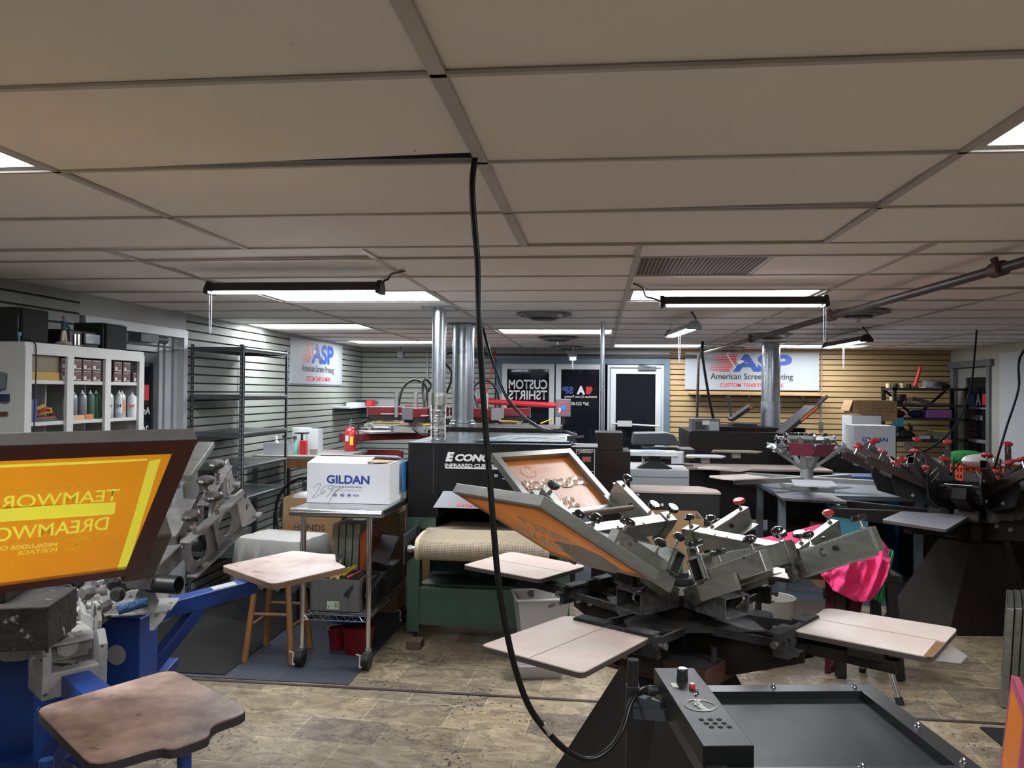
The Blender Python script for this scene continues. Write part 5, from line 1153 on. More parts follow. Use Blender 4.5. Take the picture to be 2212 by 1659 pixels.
t=thing('plug_box','small black plug clamp at the end of the cable on the dryer','plug',(-.19,5.75,ZD)); MB().box((-.03,-.03,0),(.03,.03,.04)).cyl((.0,0,.025),(.09,0,.03),.015).go('plug_body',BLK,t); MB().cyl((.02,0,.04),(.02,0,.07),.008).go('plug_pin',DGREY,t)
# cables from the ceiling
CBL=mat('black rubber cable',(.005,.005,.0055),.35,spec=.3)
pts=[((1030,338),2.09),((1020,400),2.10),((1026,500),2.12),((1031,560),2.13),((1033,640),2.14),((1036,720),2.14),((1042,830),2.15),((1050,940),2.15),((1059,1050),2.14),((1067,1150),2.13),((1075,1240),2.12),((1088,1330),2.11),((1112,1440),2.10),((1145,1530),2.10),((1195,1595),2.11),((1240,1632),2.13),((1280,1640),2.16),((1320,1615),2.20),((1345,1575),2.24),((1362,1520),2.30),((1385,1492),2.36),((1402,1487),2.42)]
cable=thing('power_cable','long black cable hanging from the ceiling gap and looping to the flash dryer','cable',(-.327,2.09,2.38))
cp=[ony(*p,y)-cable.location for p,y in pts]; cp[0].z=.03
MB().tube(cp,.0085,10).go('cord',CBL,cable,True)
MB().tube([cp[13].lerp(cp[14],.55),cp[13].lerp(cp[14],.85)],.0100,10,False).go('cable_joint',mat('worn brass joint',(.4,.36,.28),.4,.6),cable,True)
tag(MB().tube([ony(1037,690,6.6)*1+V((0,0,.0)),ony(1046,720,6.6),ony(1060,770,6.5),ony(1090,850,6.4),ony(1120,890,6.3),ony(1155,918,6.2),ony(1190,931,6.0),ony(1225,934,5.9),ony(1243,942,5.78)],.0125,10).go('power_cable',CBL,None,True),'thick black cable sagging from the ceiling behind the long one to the dryer top','cable')
tag(MB().tube([onz(1518,737,2.38),ony(1517,760,9.6),ony(1522,800,9.6),ony(1532,860,9.6),ony(1541,905,9.6)],.016,8).go('power_cable',CBL,None,True),'black cable dropping beside the white sign to the brown dryer box','cable')
tag(MB().tube([onz(2110,712,2.38),ony(2106,760,7.8),ony(2098,830,7.7),ony(2080,890,7.6),ony(2055,930,7.5),ony(2010,968,7.4),ony(1960,985,7.3)],.009,8).go('power_cable',CBL,None,True),'thin black cable hanging in front of the right wall door','cable')
tag(MB().tube([V((onz(2216,700,2.38).x,6.6,2.375)),ony(2210,760,6.5),ony(2200,840,6.5),ony(2175,920,6.5),ony(2160,970,6.5),ony(2148,1010,6.4)],.009,8).go('power_cable',CBL,None,True),'thin black cable hanging before the white board at the right edge','cable')
tag(MB().tube([ony(1072,752,11.0),ony(1058,820,10.6),ony(1045,870,10.0)],.008,6).go('red_air_hose',TXTR,None,True),'thin red air hose dropping at the left of the back window','hose')
for p,q in (((963,760),(975,860)),((966,762),(962,870))): pass
tag(MB().tube([ony(990,763,9.8),ony(966,764,9.8),ony(959,780,9.8),ony(975,803,9.8),ony(972,830,9.8),ony(958,862,9.8)],.014,8).go('air_hose',CBL,None,True),'black air hose curling between the two left flues','hose')
# brown cabinet with a thin vent pipe behind the dryer
t=thing('oven_cabinet','brown steel cabinet with a smaller box on top behind the black dryer','cabinet',(.11,6.75,.006))
MB().box((-.155,-.2,.0),(.155,.3,1.27)).go('cabinet_body',BRN,t,bevel=.004); MB().box((-.135,-.15,1.271),(.095,.25,1.42)).go('top_box',BRN,t,bevel=.004)
MB().box((-.155,-.203,.7),(-.10,-.2001,1.25)).go('side_strip',DKM,t)
tag(MB().cyl(ony(1300,930,7.0)-V((0,0,-.0)),V((ony(1300,930,7.0).x,7.0,2.375)),.019,14).go('vent_pipe',GALV,None,True),'thin straight grey pipe from the brown cabinet to the ceiling','pipe')
# second dryer: brown, with perforated top, under the wide flue
t=thing('oven_dryer','dark brown oven with a perforated top behind the long black dryer','dryer',(-.95,7.55,.006))
MB().box((-.45,-.45,.55),(.60,.4,1.425)).go('oven_body',DKM,t,bevel=.004)
MB().box((-.47,-.47,.0),(-.40,-.40,.55)).go('leg',DKM,t); MB().box((.53,-.47,.0),(.60,-.40,.55)).go('leg',DKM,t)
m_=MB()
for i in range(22):
    for j in range(7): m_.box((.06+i*.0235,-.30+j*.07,1.425),(.075+i*.0235,-.26+j*.07,1.429))
m_.go('perforated_top',mat('perforation metal',(.15,.13,.13),.4,.5),t)
# ---------------------------------------------------------------- flash dryer in the foreground
ZF=.90
t=thing('flash_dryer','black flash dryer panel with a control box in the right foreground','flash dryer',(.20,2.40,0))
inv=Matrix.Translation((-.20,-2.40,0))
q=[onz(1497,1480,ZF),onz(1880,1478,ZF),onz(2110,1672,ZF),onz(1640,1672,ZF)]
ex=(q[1]-q[0]); ex.z=0; ex.normalize(); ey=(q[1]-q[2]); ey.z=0; ey.normalize()
O_=onz(1880,1478,ZF)
x0=onz(1405,1460,ZF); 
Wp=(O_-x0).dot(ex)
F_=inv@frame(O_,ex,ey)     # origin: far right corner of the panel top; -x left, -y towards viewer
# skew so that the right edge follows ey exactly
PN=mat('satin black panel',(.012,.0125,.0125),.42,0,c2=(.009,.0095,.0095),scale=3,bump=.04,bscale=200,spec=.2)
FR=mat('black frame edge',(.013,.0135,.015),.36,0,spec=.45)
Dp=.56; w_=.052
m_=MB(F_)
for lo,hi in (((-Wp,-w_,-.05),(0,0,0)),((-w_,-Dp,-.05),(0,-w_,0)),((-Wp,-Dp,-.05),(-w_,-Dp+w_,0)),((-Wp,-Dp+w_,-.05),(-Wp+w_,-w_,0))): m_.box(lo,hi)
m_.go('panel_frame',FR,t,bevel=.002)
MB(F_).box((-Wp+w_,-Dp+w_,-.045),(-w_,-w_,-.022)).go('heater_panel',PN,t)
for x,y in ((-.06,-.024),(-.30,-.024),(-.52,-.024),(-.026,-.30),(-.28,-.52),(-.03,-.50)): MB(F_@T(x,y,0)).lathe([(.008,0),(.008,.003),(.0055,.004),(.0055,.010),(.002,.013)],n=12).go('cap_nut',CHR,t,True)
# control box on the left side
cb=MB(F_).box((-Wp-.004,-.50,-.005),(-Wp+.115,-.004+.02,.045)).go('control_box',PN,t,bevel=.002)
bxm=F_@T(-Wp+.055,0,.0455)
MB(bxm@T(0,-.085,0)).lathe([(.016,0),(.015,.030),(.013,.033)],n=20).go('dial_knob',BLKG,cb,True); MB(bxm@T(0,-.085,.0335)).lathe([(.012,-.001),(.012,.0006)],n=16).go('dial_cap',ALU,cb)
MB(bxm@T(.012,-.145,0)).lathe([(.009,0),(.009,.008),(.006,.013)],n=14).go('red_button',REDK,cb,True)
MB(bxm@T(.012,-.185,0)).lathe([(.008,0),(.0055,.004),(.0055,.010),(.002,.013)],n=12).go('cap_nut',CHR,cb,True)
CG=mat('cream print',(.42,.42,.38),.5)
Mc=bxm@T(.0,-.265,.0006)
m_=MB(Mc)
for r in (.036,.041):
    m_.tube([(r*1.0*math.cos(a),r*.95*math.sin(a),0) for a in [PI*2*k/32 for k in range(33)]],.0013,4,False)
m_.go('round_logo',CG,cb); text('Brown',Mc@T(0,0,.0008)@Matrix.Rotation(-1.35,4,'Z'),.075,.028,CG,cb,'logo_script',.03,shear=.3)
MB(bxm@T(-.03,-.12,.0004)).box((-.010,-.022,0),(.006,.01,.0006)).go('worn_sticker',CG,cb)
for i in range(3):
    for j in range(3): MB(bxm@T(-.022+.022*i+.006*j,-.355-.022*j,.0)).lathe([(.0065,-.001),(.0065,.0006)],n=16).go('vent_hole',mat('hole black',(.001,.001,.001),.9),cb)
# heater body beneath, handle/conduit and post
MB(F_).add([(-Wp,-.05,-.052),(-.05,-.05,-.052),(-.05,-.5,-.052),(-Wp,-.5,-.052),(-Wp+.15,-.15,-.13),(-.2,-.15,-.13),(-.2,-.4,-.13),(-Wp+.15,-.4,-.13)],[(0,1,5,4),(1,2,6,5),(2,3,7,6),(3,0,4,7),(4,5,6,7),(3,2,1,0)]).go('heater_body',FR,t)
pt=onz(1367,1480,.90); pt.z=0; pi=inv@pt
MB().box((pi.x-.019,pi.y-.019,.0),(pi.x+.019,pi.y+.019,.90)).go('stand_post',BLK,t,bevel=.002)
MB().cyl((pi.x,pi.y,.88),(pi.x,pi.y,.975),.0165,20).go('stand_tube',BLK,t,True)
MB().bar((pi.x,pi.y,.86),F_@V((-Wp,-.10,-.025)),.03,.03).bar((pi.x,pi.y,.82),F_@V((-Wp,-.14,-.03)),.02,.03).go('support_arm',DGREY,t)
MB().bar((pi.x,pi.y,.03),(pi.x+.6,pi.y-.1,.03),.05,.04).bar((pi.x,pi.y,.03),(pi.x+.2,pi.y-.6,.03),.05,.04).go('stand_base',BLK,t)
MB(F_).cyl((-Wp-.03,-.035,.0),(-Wp,-.035,.0),.013,12).go('cable_gland',DGREY,t,True); MB(F_).cyl((-Wp-.02,-.06,-.02),(-Wp-.005,-.09,-.02),.012,6).go('wing_nut',ALU,t)
# ================================================================ stainless work table
TX0,TX1,TY0,TY1,TT=-1.93,-1.27,4.83,6.05,1.0
t=thing('steel_table','stainless wheeled work table with chrome posts and a wire shelf, holding a white carton','table',(TX0,TY0,.006)); inv=Matrix.Translation((-TX0,-TY0,-.006))
a=onz(625,1100,TT);b=onz(838,1104,TT)
a=onz(638,1098,TT);b=onz(836,1100,TT); TX0,TX1,TY0=a.x-.02,-1.35,min(a.y,b.y)
m_=MB(inv).box((TX0,TY0,TT-.012),(TX1,TY1,TT)).tube([(TX0-.01,TY0,TT-.025),(TX1+.01,TY0,TT-.025)],.027,14,False)
m_.tube([(TX1+.0,TY0,TT-.025),(TX1+.0,TY1,TT-.025)],.025,14,False).tube([(TX0,TY0,TT-.025),(TX0,TY1,TT-.025)],.025,14,False); m_.go('table_top',STEEL,t,True)
for x,y in ((-1.855,4.90),(-1.425,4.90),(-1.855,5.92),(-1.425,5.92)):
    m_=MB(inv).cyl((x,y,.135),(x,y,TT-.03),.0175,16)
    for k in range(28): m_.cyl((x,y,.16+k*.0285),(x,y,.1625+k*.0285),.0187,16)
    m_.go('post',CHR,t,True)
    m_=MB(inv).cyl((x,y,.115),(x,y,.137),.023,16); m_.go('post_collar',CHR,t,True)
    c_=MB(inv).cyl((x-.028,y-.02,.062),(x+.02,y-.02,.062),.055,20).go('caster_wheel',BLK,t,True)
    MB(inv).prism([(x-.022,y-.05),(x+.022,y-.05),(x+.022,y+.02),(x-.022,y+.02)],.075,.116).go('caster_fork',DGREY,c_,bevel=.004)
    MB(inv).bar((x-.035,y-.05,.10),(x-.05,y-.075,.115),.016,.008).bar((x-.035,y-.05,.10),(x-.028,y-.07,.03),.016,.008).go('brake_lever',mat('pale brake lever',(.55,.55,.52),.4),c_)
def wire_shelf(z):
    m_=MB(inv); x0,x1,y0,y1=-1.845,-1.435,4.90,5.92
    for zz in (z,z-.035):
        for p,q in (((x0,y0),(x1,y0)),((x1,y0),(x1,y1)),((x0,y0),(x0,y1)),((x0,y1),(x1,y1))): m_.tube([(*p,zz),(*q,zz)],.0035,6,False)
    n=12
    for (p,q,N_) in (((x0,y0),(x1,y0),8),((x1,y0),(x1,y1),20)):
        pts=[]
        for k in range(2*N_+1):
            f_=k/(2*N_); pts.append((p[0]+(q[0]-p[0])*f_,p[1]+(q[1]-p[1])*f_,z-.035*(k%2)))
        m_.tube(pts,.0025,5,False)
    for k in range(38): y=y0+.02+k*.026; m_.tube([(x0,y,z+.002),(x1,y,z+.002)],.002,4,False)
    m_.go('wire_shelf',CHR,t)
wire_shelf(.33)
# GILDAN carton
G0=V((-1.93,5.15,TT+.002)); gw,gd,gh=.565,.40,.262
WC=mat('white carton board',(.74,.75,.78),.55,var=.05,scale=2)
t=thing('shirt_carton','white shirt carton with blue lettering and loose top flaps on the steel table','carton',G0+V((gw/2,gd/2,0)),.0)
m_=MB(); a,b=gw/2,gd/2
m_.box((-a,-b,0),(a,b,.004)).box((-a,-b,.004),(a,-b+.004,gh)).box((-a,b-.004,.004),(a,b,gh)).box((-a,-b+.004,.004),(-a+.004,b-.004,gh)).box((a-.004,-b+.004,.004),(a,b-.004,gh)); m_.go('carton_body',WC,t)
MB(T(0,-b,gh)@Matrix.Rotation(.16,4,'X')).box((-a+.002,0,0),(a*.45,.19,.003)).go('top_flap',WC,t); MB(T(0,b,gh)@Matrix.Rotation(-.20,4,'X')).box((-a+.002,-.20,0),(a-.002,0,.003)).go('top_flap',WC,t)
MB(T(a,0,gh)@Matrix.Rotation(-.10,4,'Y')).box((-.2,-b+.01,0.004),(0,b-.01,.007)).go('top_flap',WC,t); MB(T(a*.42,-b+.02,gh+.012)@Matrix.Rotation(.02,4,'Y')).box((0,-.0,0),(a*.52,.17,.004)).go('loose_flap',CARD,t)
MB(T(.05,-b+.01,gh+.004)@Matrix.Rotation(.16,4,'X')).box((0,0,.0005),(.06,.17,.0012)).go('packing_tape',mat('hazy packing tape',(.5,.48,.42),.25),t)
FG=frame((0,-b-.001,0),(1,0,0),(0,0,1))
text('GILDAN',FG@T(.0,.157,0),.292,.057,TXTB,t,'brand_lettering',.035); text('R',FG@T(.158,.182,0),.006,.006,TXTB,t,'trade_mark')
text('Genuine Stewardship',FG@T(-.005,.108,0),.205,.018,TXTB,t,'slogan',.004)
text('Environment',FG@T(-.075,.084,0),.085,.011,mat('green print',(.18,.35,.10),.5),t,'slogan_word'); text('People',FG@T(.0,.084,0),.045,.011,TXTB,t,'slogan_word'); text('Community',FG@T(.065,.084,0),.075,.011,mat('orange print',(.6,.2,.05),.5),t,'slogan_word')
for k,x in enumerate((-.088,-.038,.008)): MB(FG@T(x,.052,0)).tube([(.013*math.cos(q),.011*math.sin(q),0) for q in [2*PI*i/16 for i in range(17)]],.0013,4,False).box((-.009,-.003,0),(.008,.001,.001)).box((-.006,.003,0),(.009,.006,.001)).go('seal_print',TXTB,t)
text('GQS',FG@T(.055,.052,0),.044,.015,TXTB,t,'seal_letters',.03)
pen=mat('pencil scribble',(.10,.10,.11),.7)
def scr_(pts): MB(FG).tube([(x,y,.0004) for x,y in pts],.0011,4).go('scribble',pen,t)
scr_([(-.238,.095),(-.215,.118),(-.19,.128),(-.192,.11),(-.22,.06),(-.243,.034),(-.23,.03),(-.185,.060),(-.165,.08)]); scr_([(-.145,.115),(-.175,.095),(-.188,.07),(-.17,.062),(-.155,.078),(-.165,.085)])
scr_([(-.11,.118),(-.135,.11),(-.13,.095),(-.118,.093),(-.10,.10),(-.125,.06),(-.15,.036)]); scr_([(-.05,.11),(-.09,.07),(-.12,.02),(-.135,.0)]); scr_([(-.02,.11),(-.07,.085),(-.11,.05)])
# stuff on table right
item('plastic_tray',MB().box((-1.50,5.45,TT+.001),(-1.33,5.85,TT+.05)),mat('clear green tray',(.20,.24,.22),.2),'shallow clear tray on the steel table behind the carton','tray')
item('blue_board',MB().box((-1.345,5.40,TT+.052),(-1.338,5.8,TT+.26)),mat('blue board',(.03,.15,.35),.5),'narrow blue board standing between the carton and the dryer','board')
# toolbox on wire shelf
t=thing('tool_box','grey plastic tool box with black latches and a price label on the wire shelf','tool box',(-1.67,5.11,.338))
m_=MB().prism(rrect(-.165,-.15,.165,.15,.02),0,.20)
m_.go('box_body',mat('grey plastic',(.105,.105,.105),.5),t)
for x in (-.10,0.03,.10): MB().box((x-.001,-.1515,.0),(x+.001,-.150,.20)).go('rib',mat('rib shade grey',(.07,.07,.07),.5),t)
MB().box((-.15,-.13,.200),(.15,.13,.2015)).go('opening',mat('box interior',(.01,.01,.01),.9),t)
for x in (.075,.21): MB().bar((x,-.165,.10),(x+.095,-.10,.245),.032,.02).go('latch',BLK,t,bevel=.004)
MB().box((-.045,-.1535,.012),(.035,-.1525,.065)).go('price_label',mat('label pale green',(.42,.5,.36),.5),t); FT=frame((0,-.1545,0),(1,0,0),(0,0,1))
text('223',FT@T(.018,.050,0),.026,.014,TXTK,t,'label_digits'); text('.662',FT@T(.016,.034,0),.028,.014,TXTK,t,'label_digits'); text('1',FT@T(-.035,.028,0),.005,.016,TXTK,t,'label_digits')
MB().bar((-.165,-.1,.20),(-.08,.13,.30),.10,.006).go('open_lid',MATS['grey plastic'],t)
item('yellow_pliers',MB().bar((-1.64,5.03,.55),(-1.58,5.12,.60),.02,.012).tube([(-1.66,5.0,.545),(-1.63,5.05,.58),(-1.6,5.04,.60)],.007),mat('yellow plastic',(.42,.28,.02),.5),'yellow handled pliers sticking up out of the grey tool box','pliers')
t=thing('hammer','claw hammer with a pale wooden grip in the grey tool box','hammer',(-1.70,4.98,.54)); MB().tube([(0,0,0),(.03,-.01,.02),(.05,.0,0)],.012,8).go('grip',mat('pale wood',(.5,.32,.16),.5),t,True); MB().bar((.02,0,.02),(.06,.02,.12),.018,.008).go('blade',mat('clear plastic',(.4,.38,.34),.3),t)
item('screwdriver',MB().cyl((-1.60,5.0,.545),(-1.57,5.02,.56),.009).cyl((-1.57,5.02,.56),(-1.52,5.05,.58),.004),REDK,'small red screwdriver in the grey tool box','screwdriver')
t=thing('equipment_case','dark plastic case lying open behind the tool box on the wire shelf','case',(-1.51,5.62,.338)); MB().box((-.075,-.2,0),(.06,.22,.16)).go('case_base',BLK,t,bevel=.006); MB(T(-.02,-.14,.20)@Matrix.Rotation(.35,4,'X')@Matrix.Rotation(.12,4,'Y')).box((-.06,0,0),(.075,.34,.03)).go('case_lid',mat('dusty grey plastic',(.14,.14,.135),.6,var=.3,scale=10,dots=((.3,.3,.3),40,.7)),t,bevel=.006)
t=thing('slim_case','slim black case standing beside the grey tool box','case',(-1.47,5.12,.338)); MB().box((-.008,-.10,0),(.022,.16,.19)).go('case_side',BLK,t,bevel=.004)
# below
t=thing('red_bucket','red plastic bucket under the wire shelf','bucket',(-1.58,5.2,.006)); MB().lathe([(.085,0),(.11,.17),(.115,.18),(.105,.18),(.08,.01)],n=20).go('bucket',mat('red plastic',(.16,.006,.012),.4),t,True)
t=thing('red_bucket','second red plastic tub under the wire shelf with a blue bag on top','bucket',(-1.74,5.25,.006)); MB().lathe([(.05,0),(.065,.13),(.07,.14),(.06,.14),(.05,.01)],n=20).go('tub',MATS['red plastic'],t,True)
item('blue_bag',MB().ball((-1.66,5.24,.225),.13,14,6,(1.25,.8,.35)),mat('blue bag',(.01,.04,.22),.35,bump=.6,bscale=25),'blue plastic bag squeezed under the wire shelf','bag',smooth=True)
item('wood_offcut',MB().box((-1.28,5.3,.006),(-1.18,5.42,.055)),mat('dusty wood',(.12,.08,.05),.8),'small wooden offcut on the floor between the table and the dryer','wood')
# wooden stool
t=thing('wooden_stool','wooden stool with round legs standing under the worn pale platen','stool',(-2.085,5.08,.006))
MB().prism(rrect(-.135,-.15,.135,.15,.04),.59,.615).go('seat',WOOD,t,bevel=.006)
for sx,sy in ((-1,-1),(1,-1),(-1,1),(1,1)): MB().cyl((sx*.155,sy*.165,.015),(sx*.10,sy*.11,.60),.021,14,.018).cyl((sx*.1565,sy*.1665,0),(sx*.155,sy*.165,.016),.022,14).go('leg',WOOD,t,True)
for z,f_ in ((.30,.129),(.22,.136)):
    for p,q in ((((-1,-1),(1,-1)),((-1,1),(1,1))) if z>.25 else (((-1,-1),(-1,1)),((1,-1),(1,1)))): MB().cyl((p[0]*f_,p[1]*(f_+.01),z),(q[0]*f_,q[1]*(f_+.01),z),.010,10).go('rung',WOOD,t,True)
# white-sheeted crate and tins behind the stool
t=thing('covered_crate','low crate covered with a stained white sheet behind the stool','crate',(-2.42,5.95,.006),-.20)
m_=MB(); vs=[];fs=[];nx,ny=14,10
for i in range(nx+1):
    for j in range(ny+1):
        x=-.32+.64*i/nx;y=-.26+.52*j/ny; ex_=max(abs(x)/.32,abs(y)/.26); z=.62-(.0 if ex_<.86 else (ex_-.86)/.14*(.34+.03*math.sin(i*2.1+j)))
        k=1+(.05*(ex_-.8) if ex_>.9 else 0); vs.append((x*k,y*k,z+.004*math.sin(i*1.3)*math.cos(j*1.9)))
for i in range(nx):
    for j in range(ny): a=i*(ny+1)+j; fs.append((a,a+ny+1,a+ny+2,a+1))
m_.add(vs,fs); o_=m_.go('white_sheet',mat('stained white sheet',(.55,.54,.52),.8,c2=(.48,.46,.44),scale=6,dots=((.25,.12,.10),7,.74)),t,True); md=o_.modifiers.new('s','SOLIDIFY'); md.thickness=.004; md.offset=-1
MB().box((-.26,-.20,0),(.26,.20,.60)).go('crate_body',DGREY,t)
for k in range(4):
    tag(MB(T(-1.83+.05*k,5.34,.338)@Matrix.Rotation(.03,4,'Y')@Matrix.Rotation(-.02,4,'X')).box((0,0,0),(.042,.48,.49)).go('framed_screen',mat('old aluminium edge',(.33,.33,.28),.5,.5,var=.3,scale=10,dots=((.45,.42,.25),12,.62))),'old framed screen standing upright beside the sheeted crate, %s from the left'%nth[k],'screen','upright old screens beside the sheeted crate')
item('orange_board',MB(T(-1.62,5.34,.338)).box((0,0,0),(.02,.45,.44)),mat('rust orange sheet',(.38,.08,.025),.5),'rust orange sheet at the end of the row of upright screens','sheet')
t=box_open('wipes_box','brown cardboard wipes box with a black bin bag bulging on top',(-1.77,6.35),.42,.40,.78,flaps=(0,0,0,.1),ang=(1,1,1,2.2))
text('BABY WIPES',frame((-.02,-.202,.60),(1,0,0),(0,0,1)),.30,.06,TXTK,t,'box_print',.0); text('HUGGIES'[:0]+'BIG',frame((.02,-.202,.70),(1,0,0),(0,0,1)),.09,.03,TXTK,t,'box_print'); 
item('bin_bag',MB().ball((-1.78,6.32,.87),.17,18,10,(1.25,1.0,.75)),mat('black bin bag',(.05,.045,.05),.35,bump=1.0,bscale=14),'black bin bag bulging out of the cardboard wipes box','bag',smooth=True)
box_open('moving_box','plain brown cardboard carton behind the table legs',(-1.68,6.95),.5,.4,.92,flaps=(0,0,0,0))
box_open('moving_box','tall plain brown cardboard carton against the dryer side',(-1.60,7.45),.35,.4,1.0,flaps=(0,0,0,0))
item('black_crate',MB().box((-2.25,6.9,.006),(-2.03,7.15,.82)),BLK,'black slatted crate between the cartons under the table','crate')
# waste bins
t=thing('waste_bin','white plastic waste bin smeared with ink under the centre press','bin',(-.37,5.30,.006),.25)
m_=MB(); 
def frus(m_,b,tp,z0,z1,th=.004):
    P=[(-1,-1),(1,-1),(1,1),(-1,1)]; vs=[(x*b[0],y*b[1],z0) for x,y in P]+[(x*tp[0],y*tp[1],z1) for x,y in P]+[(x*(tp[0]-th),y*(tp[1]-th),z1) for x,y in P]+[(x*(b[0]-th),y*(b[1]-th),z0+th) for x,y in P]
    m_.add(vs,[(0,1,5,4),(1,2,6,5),(2,3,7,6),(3,0,4,7),(4,5,9,8),(5,6,10,9),(6,7,11,10),(7,4,8,11),(8,9,13,12),(9,10,14,13),(10,11,15,14),(11,8,12,15),(12,13,14,15),(3,2,1,0)])
frus(m_,(.12,.10),(.17,.135),0,.40); m_.go('bin_body',mat('inky white plastic',(.42,.41,.40),.5,c2=(.36,.35,.34),scale=4,dots=((.10,.09,.11),9,.63)),t)
m_=MB()
for a,b in (((-.175,-.14),(.175,-.14)),((.175,-.14),(.175,.14)),((.175,.14),(-.175,.14)),((-.175,.14),(-.175,-.14))): m_.tube([(*a,.40),(*b,.40)],.009,8,False)
m_.go('rim',mat('pale plastic rim',(.5,.49,.47),.4),t,True)
t=thing('plastic_tub','shallow white plastic tub on the floor below the front left platen','tub',(-.36,4.96,0),.2); m_=MB(); frus(m_,(.13,.08),(.17,.11),0,.085); m_.go('tub_body',mat('white tub',(.5,.49,.48),.45),t); MB().box((-.12,-.07,.05),(.12,.07,.056)).go('purple_residue',mat('purple residue',(.12,.07,.11),.6,c2=(.3,.28,.3),scale=20),t)
tag(MB().ball((-.12,5.1,.04),.02,8,6).go('caster_ball',BLK),'tiny dark ball on the floor beside the waste bin','ball')
from mathutils import noise
# ================================================================ back of the room
def at(px,py,y): return ony(px,py,y)
# utility shelf in the left corner with cartons
t=thing('wall_shelf','white shelf board on the left wall in the back corner, loaded with flat boxes','shelf',(-3.3,10.6,1.52))
MB().box((-.115,-.60,.0),(.12,.68,.018)).box((.12,.38,.0),(.46,.68,.018)).go('board',PAPER,t); MB().box((-.117,-.60,-.05),(-.10,.68,0)).go('bracket_rail',DGREY,t)
item('flat_box',MB().box((-3.38,10.45,1.54),(-3.22,10.85,1.59)),PAPER,'white flat box at the near end of the corner shelf','box')
item('flat_box',MB().box((-3.38,10.88,1.54),(-3.2,11.2,1.62)),mat('black and red carton',(.02,.02,.03),.5),'black and white flat box in the middle of the corner shelf','box')
item('red_box',MB().box((-3.19,10.75,1.54),(-3.12,10.95,1.62)),TXTR,'small red box on the corner shelf','box')
item('grey_box',MB().box((-3.10,11.02,1.541),(-2.86,11.25,1.63)),mat('grey carton',(.25,.25,.27),.6),'grey flat box past the end of the corner shelf','box')
item('outlet_box',MB().cyl((-2.75,10.9,2.38),(-2.75,10.9,2.30),.006).box((-2.79,10.86,2.22),(-2.71,10.94,2.30)),DGREY,'small dark socket hanging from the ceiling in the back left corner','socket')
item('conduit',MB().cyl((-2.45,11.27,2.35),(-2.45,11.27,1.5),.010,8),mat('conduit paint',(.30,.31,.29),.5),'thin grey conduit running down the back left wall','conduit')
# ---------------------------------------------------------------- red automatic press
RC=V((-1.75,9.3,.006)); t=thing('automatic_press','dark red automatic carousel press in the back left of the room','printing press',RC)
MB().cyl((0,0,0),(0,0,1.30),.22,24).cyl((0,0,1.30),(0,0,1.42),.34,28).go('centre_drum',DKM,t,True)
SIL=mat('pale machine metal',(.42,.42,.41),.4,.5,var=.2,scale=9); YPL=mat('yellow rod',(.6,.38,.04),.4)
for k in range(6):
    a=2*PI*k/6+.22; R=Matrix.Rotation(a,4,'Z')
    ar=MB(R).box((.15,-.075,1.46),(.95,.075,1.56)).go('print_arm',RED,t,bevel=.006)
    MB(R).box((.20,-.06,1.405),(.92,.06,1.459)).go('arm_underside',BLK,ar); MB(R).box((.18,.0755,1.475),(.8,.077,1.485)).go('white_stripe',TXTW,ar)
    MB(R).box((.95,-.065,1.44),(.962,.065,1.57)).go('end_cap',mat('end cap grey',(.12,.12,.13),.5),ar)
    for x,y in ((.30,-.10),(.30,.10),(.62,-.10),(.62,.10)): MB(R).cyl((x,y,1.44),(x,y,1.73),.021,12).go('air_cylinder',SIL,t,True)
    MB(R).box((.35,-.22,1.34),(.98,-.19,1.37)).box((.35,.19,1.34),(.98,.22,1.37)).box((.90,-.22,1.30),(.94,.22,1.36)).box((.40,-.22,1.31),(.44,.22,1.35)).go('screen_holder',SIL,t)
    MB(R).box((.48,-.17,1.37),(.54,.17,1.40)).box((.78,-.17,1.37),(.84,.17,1.40)).go('squeegee_bar',mat('tan squeegee',(.32,.22,.16),.6),t)
    MB(R).cyl((.45,-.15,1.42),(.80,-.16,1.40),.009,6).cyl((.5,.17,1.38),(.9,.17,1.385),.009,6).go('yellow_lever',YPL,t)
    MB().tube([R@V(p) for p in ((.25,-.05,1.56),(.28,-.08,1.80),(.42,-.10,1.88),(.55,-.05,1.78),(.60,0,1.57))],.014,8).go('air_hose',BLK,t,True)
    MB().tube([R@V(p) for p in ((.90,.05,1.42),(1.05,.12,1.36),(.98,.2,1.28),(.8,.22,1.30))],.013,8).go('air_hose',BLK,t,True)
    a2=a+PI/6; R2=Matrix.Rotation(a2,4,'Z')
    MB(R2).box((.3,-.09,1.20),(1.30,.09,1.275)).go('pallet_arm',RED,t,bevel=.01); MB(R2).box((.55,-.19,1.28),(1.12,.19,1.30)).go('pallet',SIL,t); MB(R2).box((1.15,-.1,1.19),(1.36,.1,1.285)).go('arm_head',mat('maroon end',(.12,.02,.03),.4),t,bevel=.01)
MB().box((-.35,-.35,.0),(.35,.35,.5)).go('base',RED,t,bevel=.01)
a=at(1025,866,9.3)-RC;b=at(1202,876,9.0)-RC
MB().cyl(a,b,.032,14).go('control_arm',mat('bright red tube',(.42,.015,.03),.35),t,True)
pc=at(1217,881,9.0)-RC; MB(T(*pc)).box((-.085,-.03,-.10),(.085,.03,.10)).go('control_box',DGREY,t,bevel=.005)
m_=MB(frame(pc+V((0,-.031,0)),(1,0,0),(0,0,1)))
m_.box((-.075,-.09,0),(.075,.09,.001)); m_.go('control_face',mat('control face',(.10,.10,.12),.4),t)
FC=frame(pc+V((0,-.0325,0)),(1,0,0),(0,0,1))
for k in range(10):
    q=2*PI*k/10+.3; MB(FC@T(.055*math.cos(q),.062*math.sin(q),0)).lathe([(.014,0),(.012,.004)],n=10).go('red_key',TXTR,t)
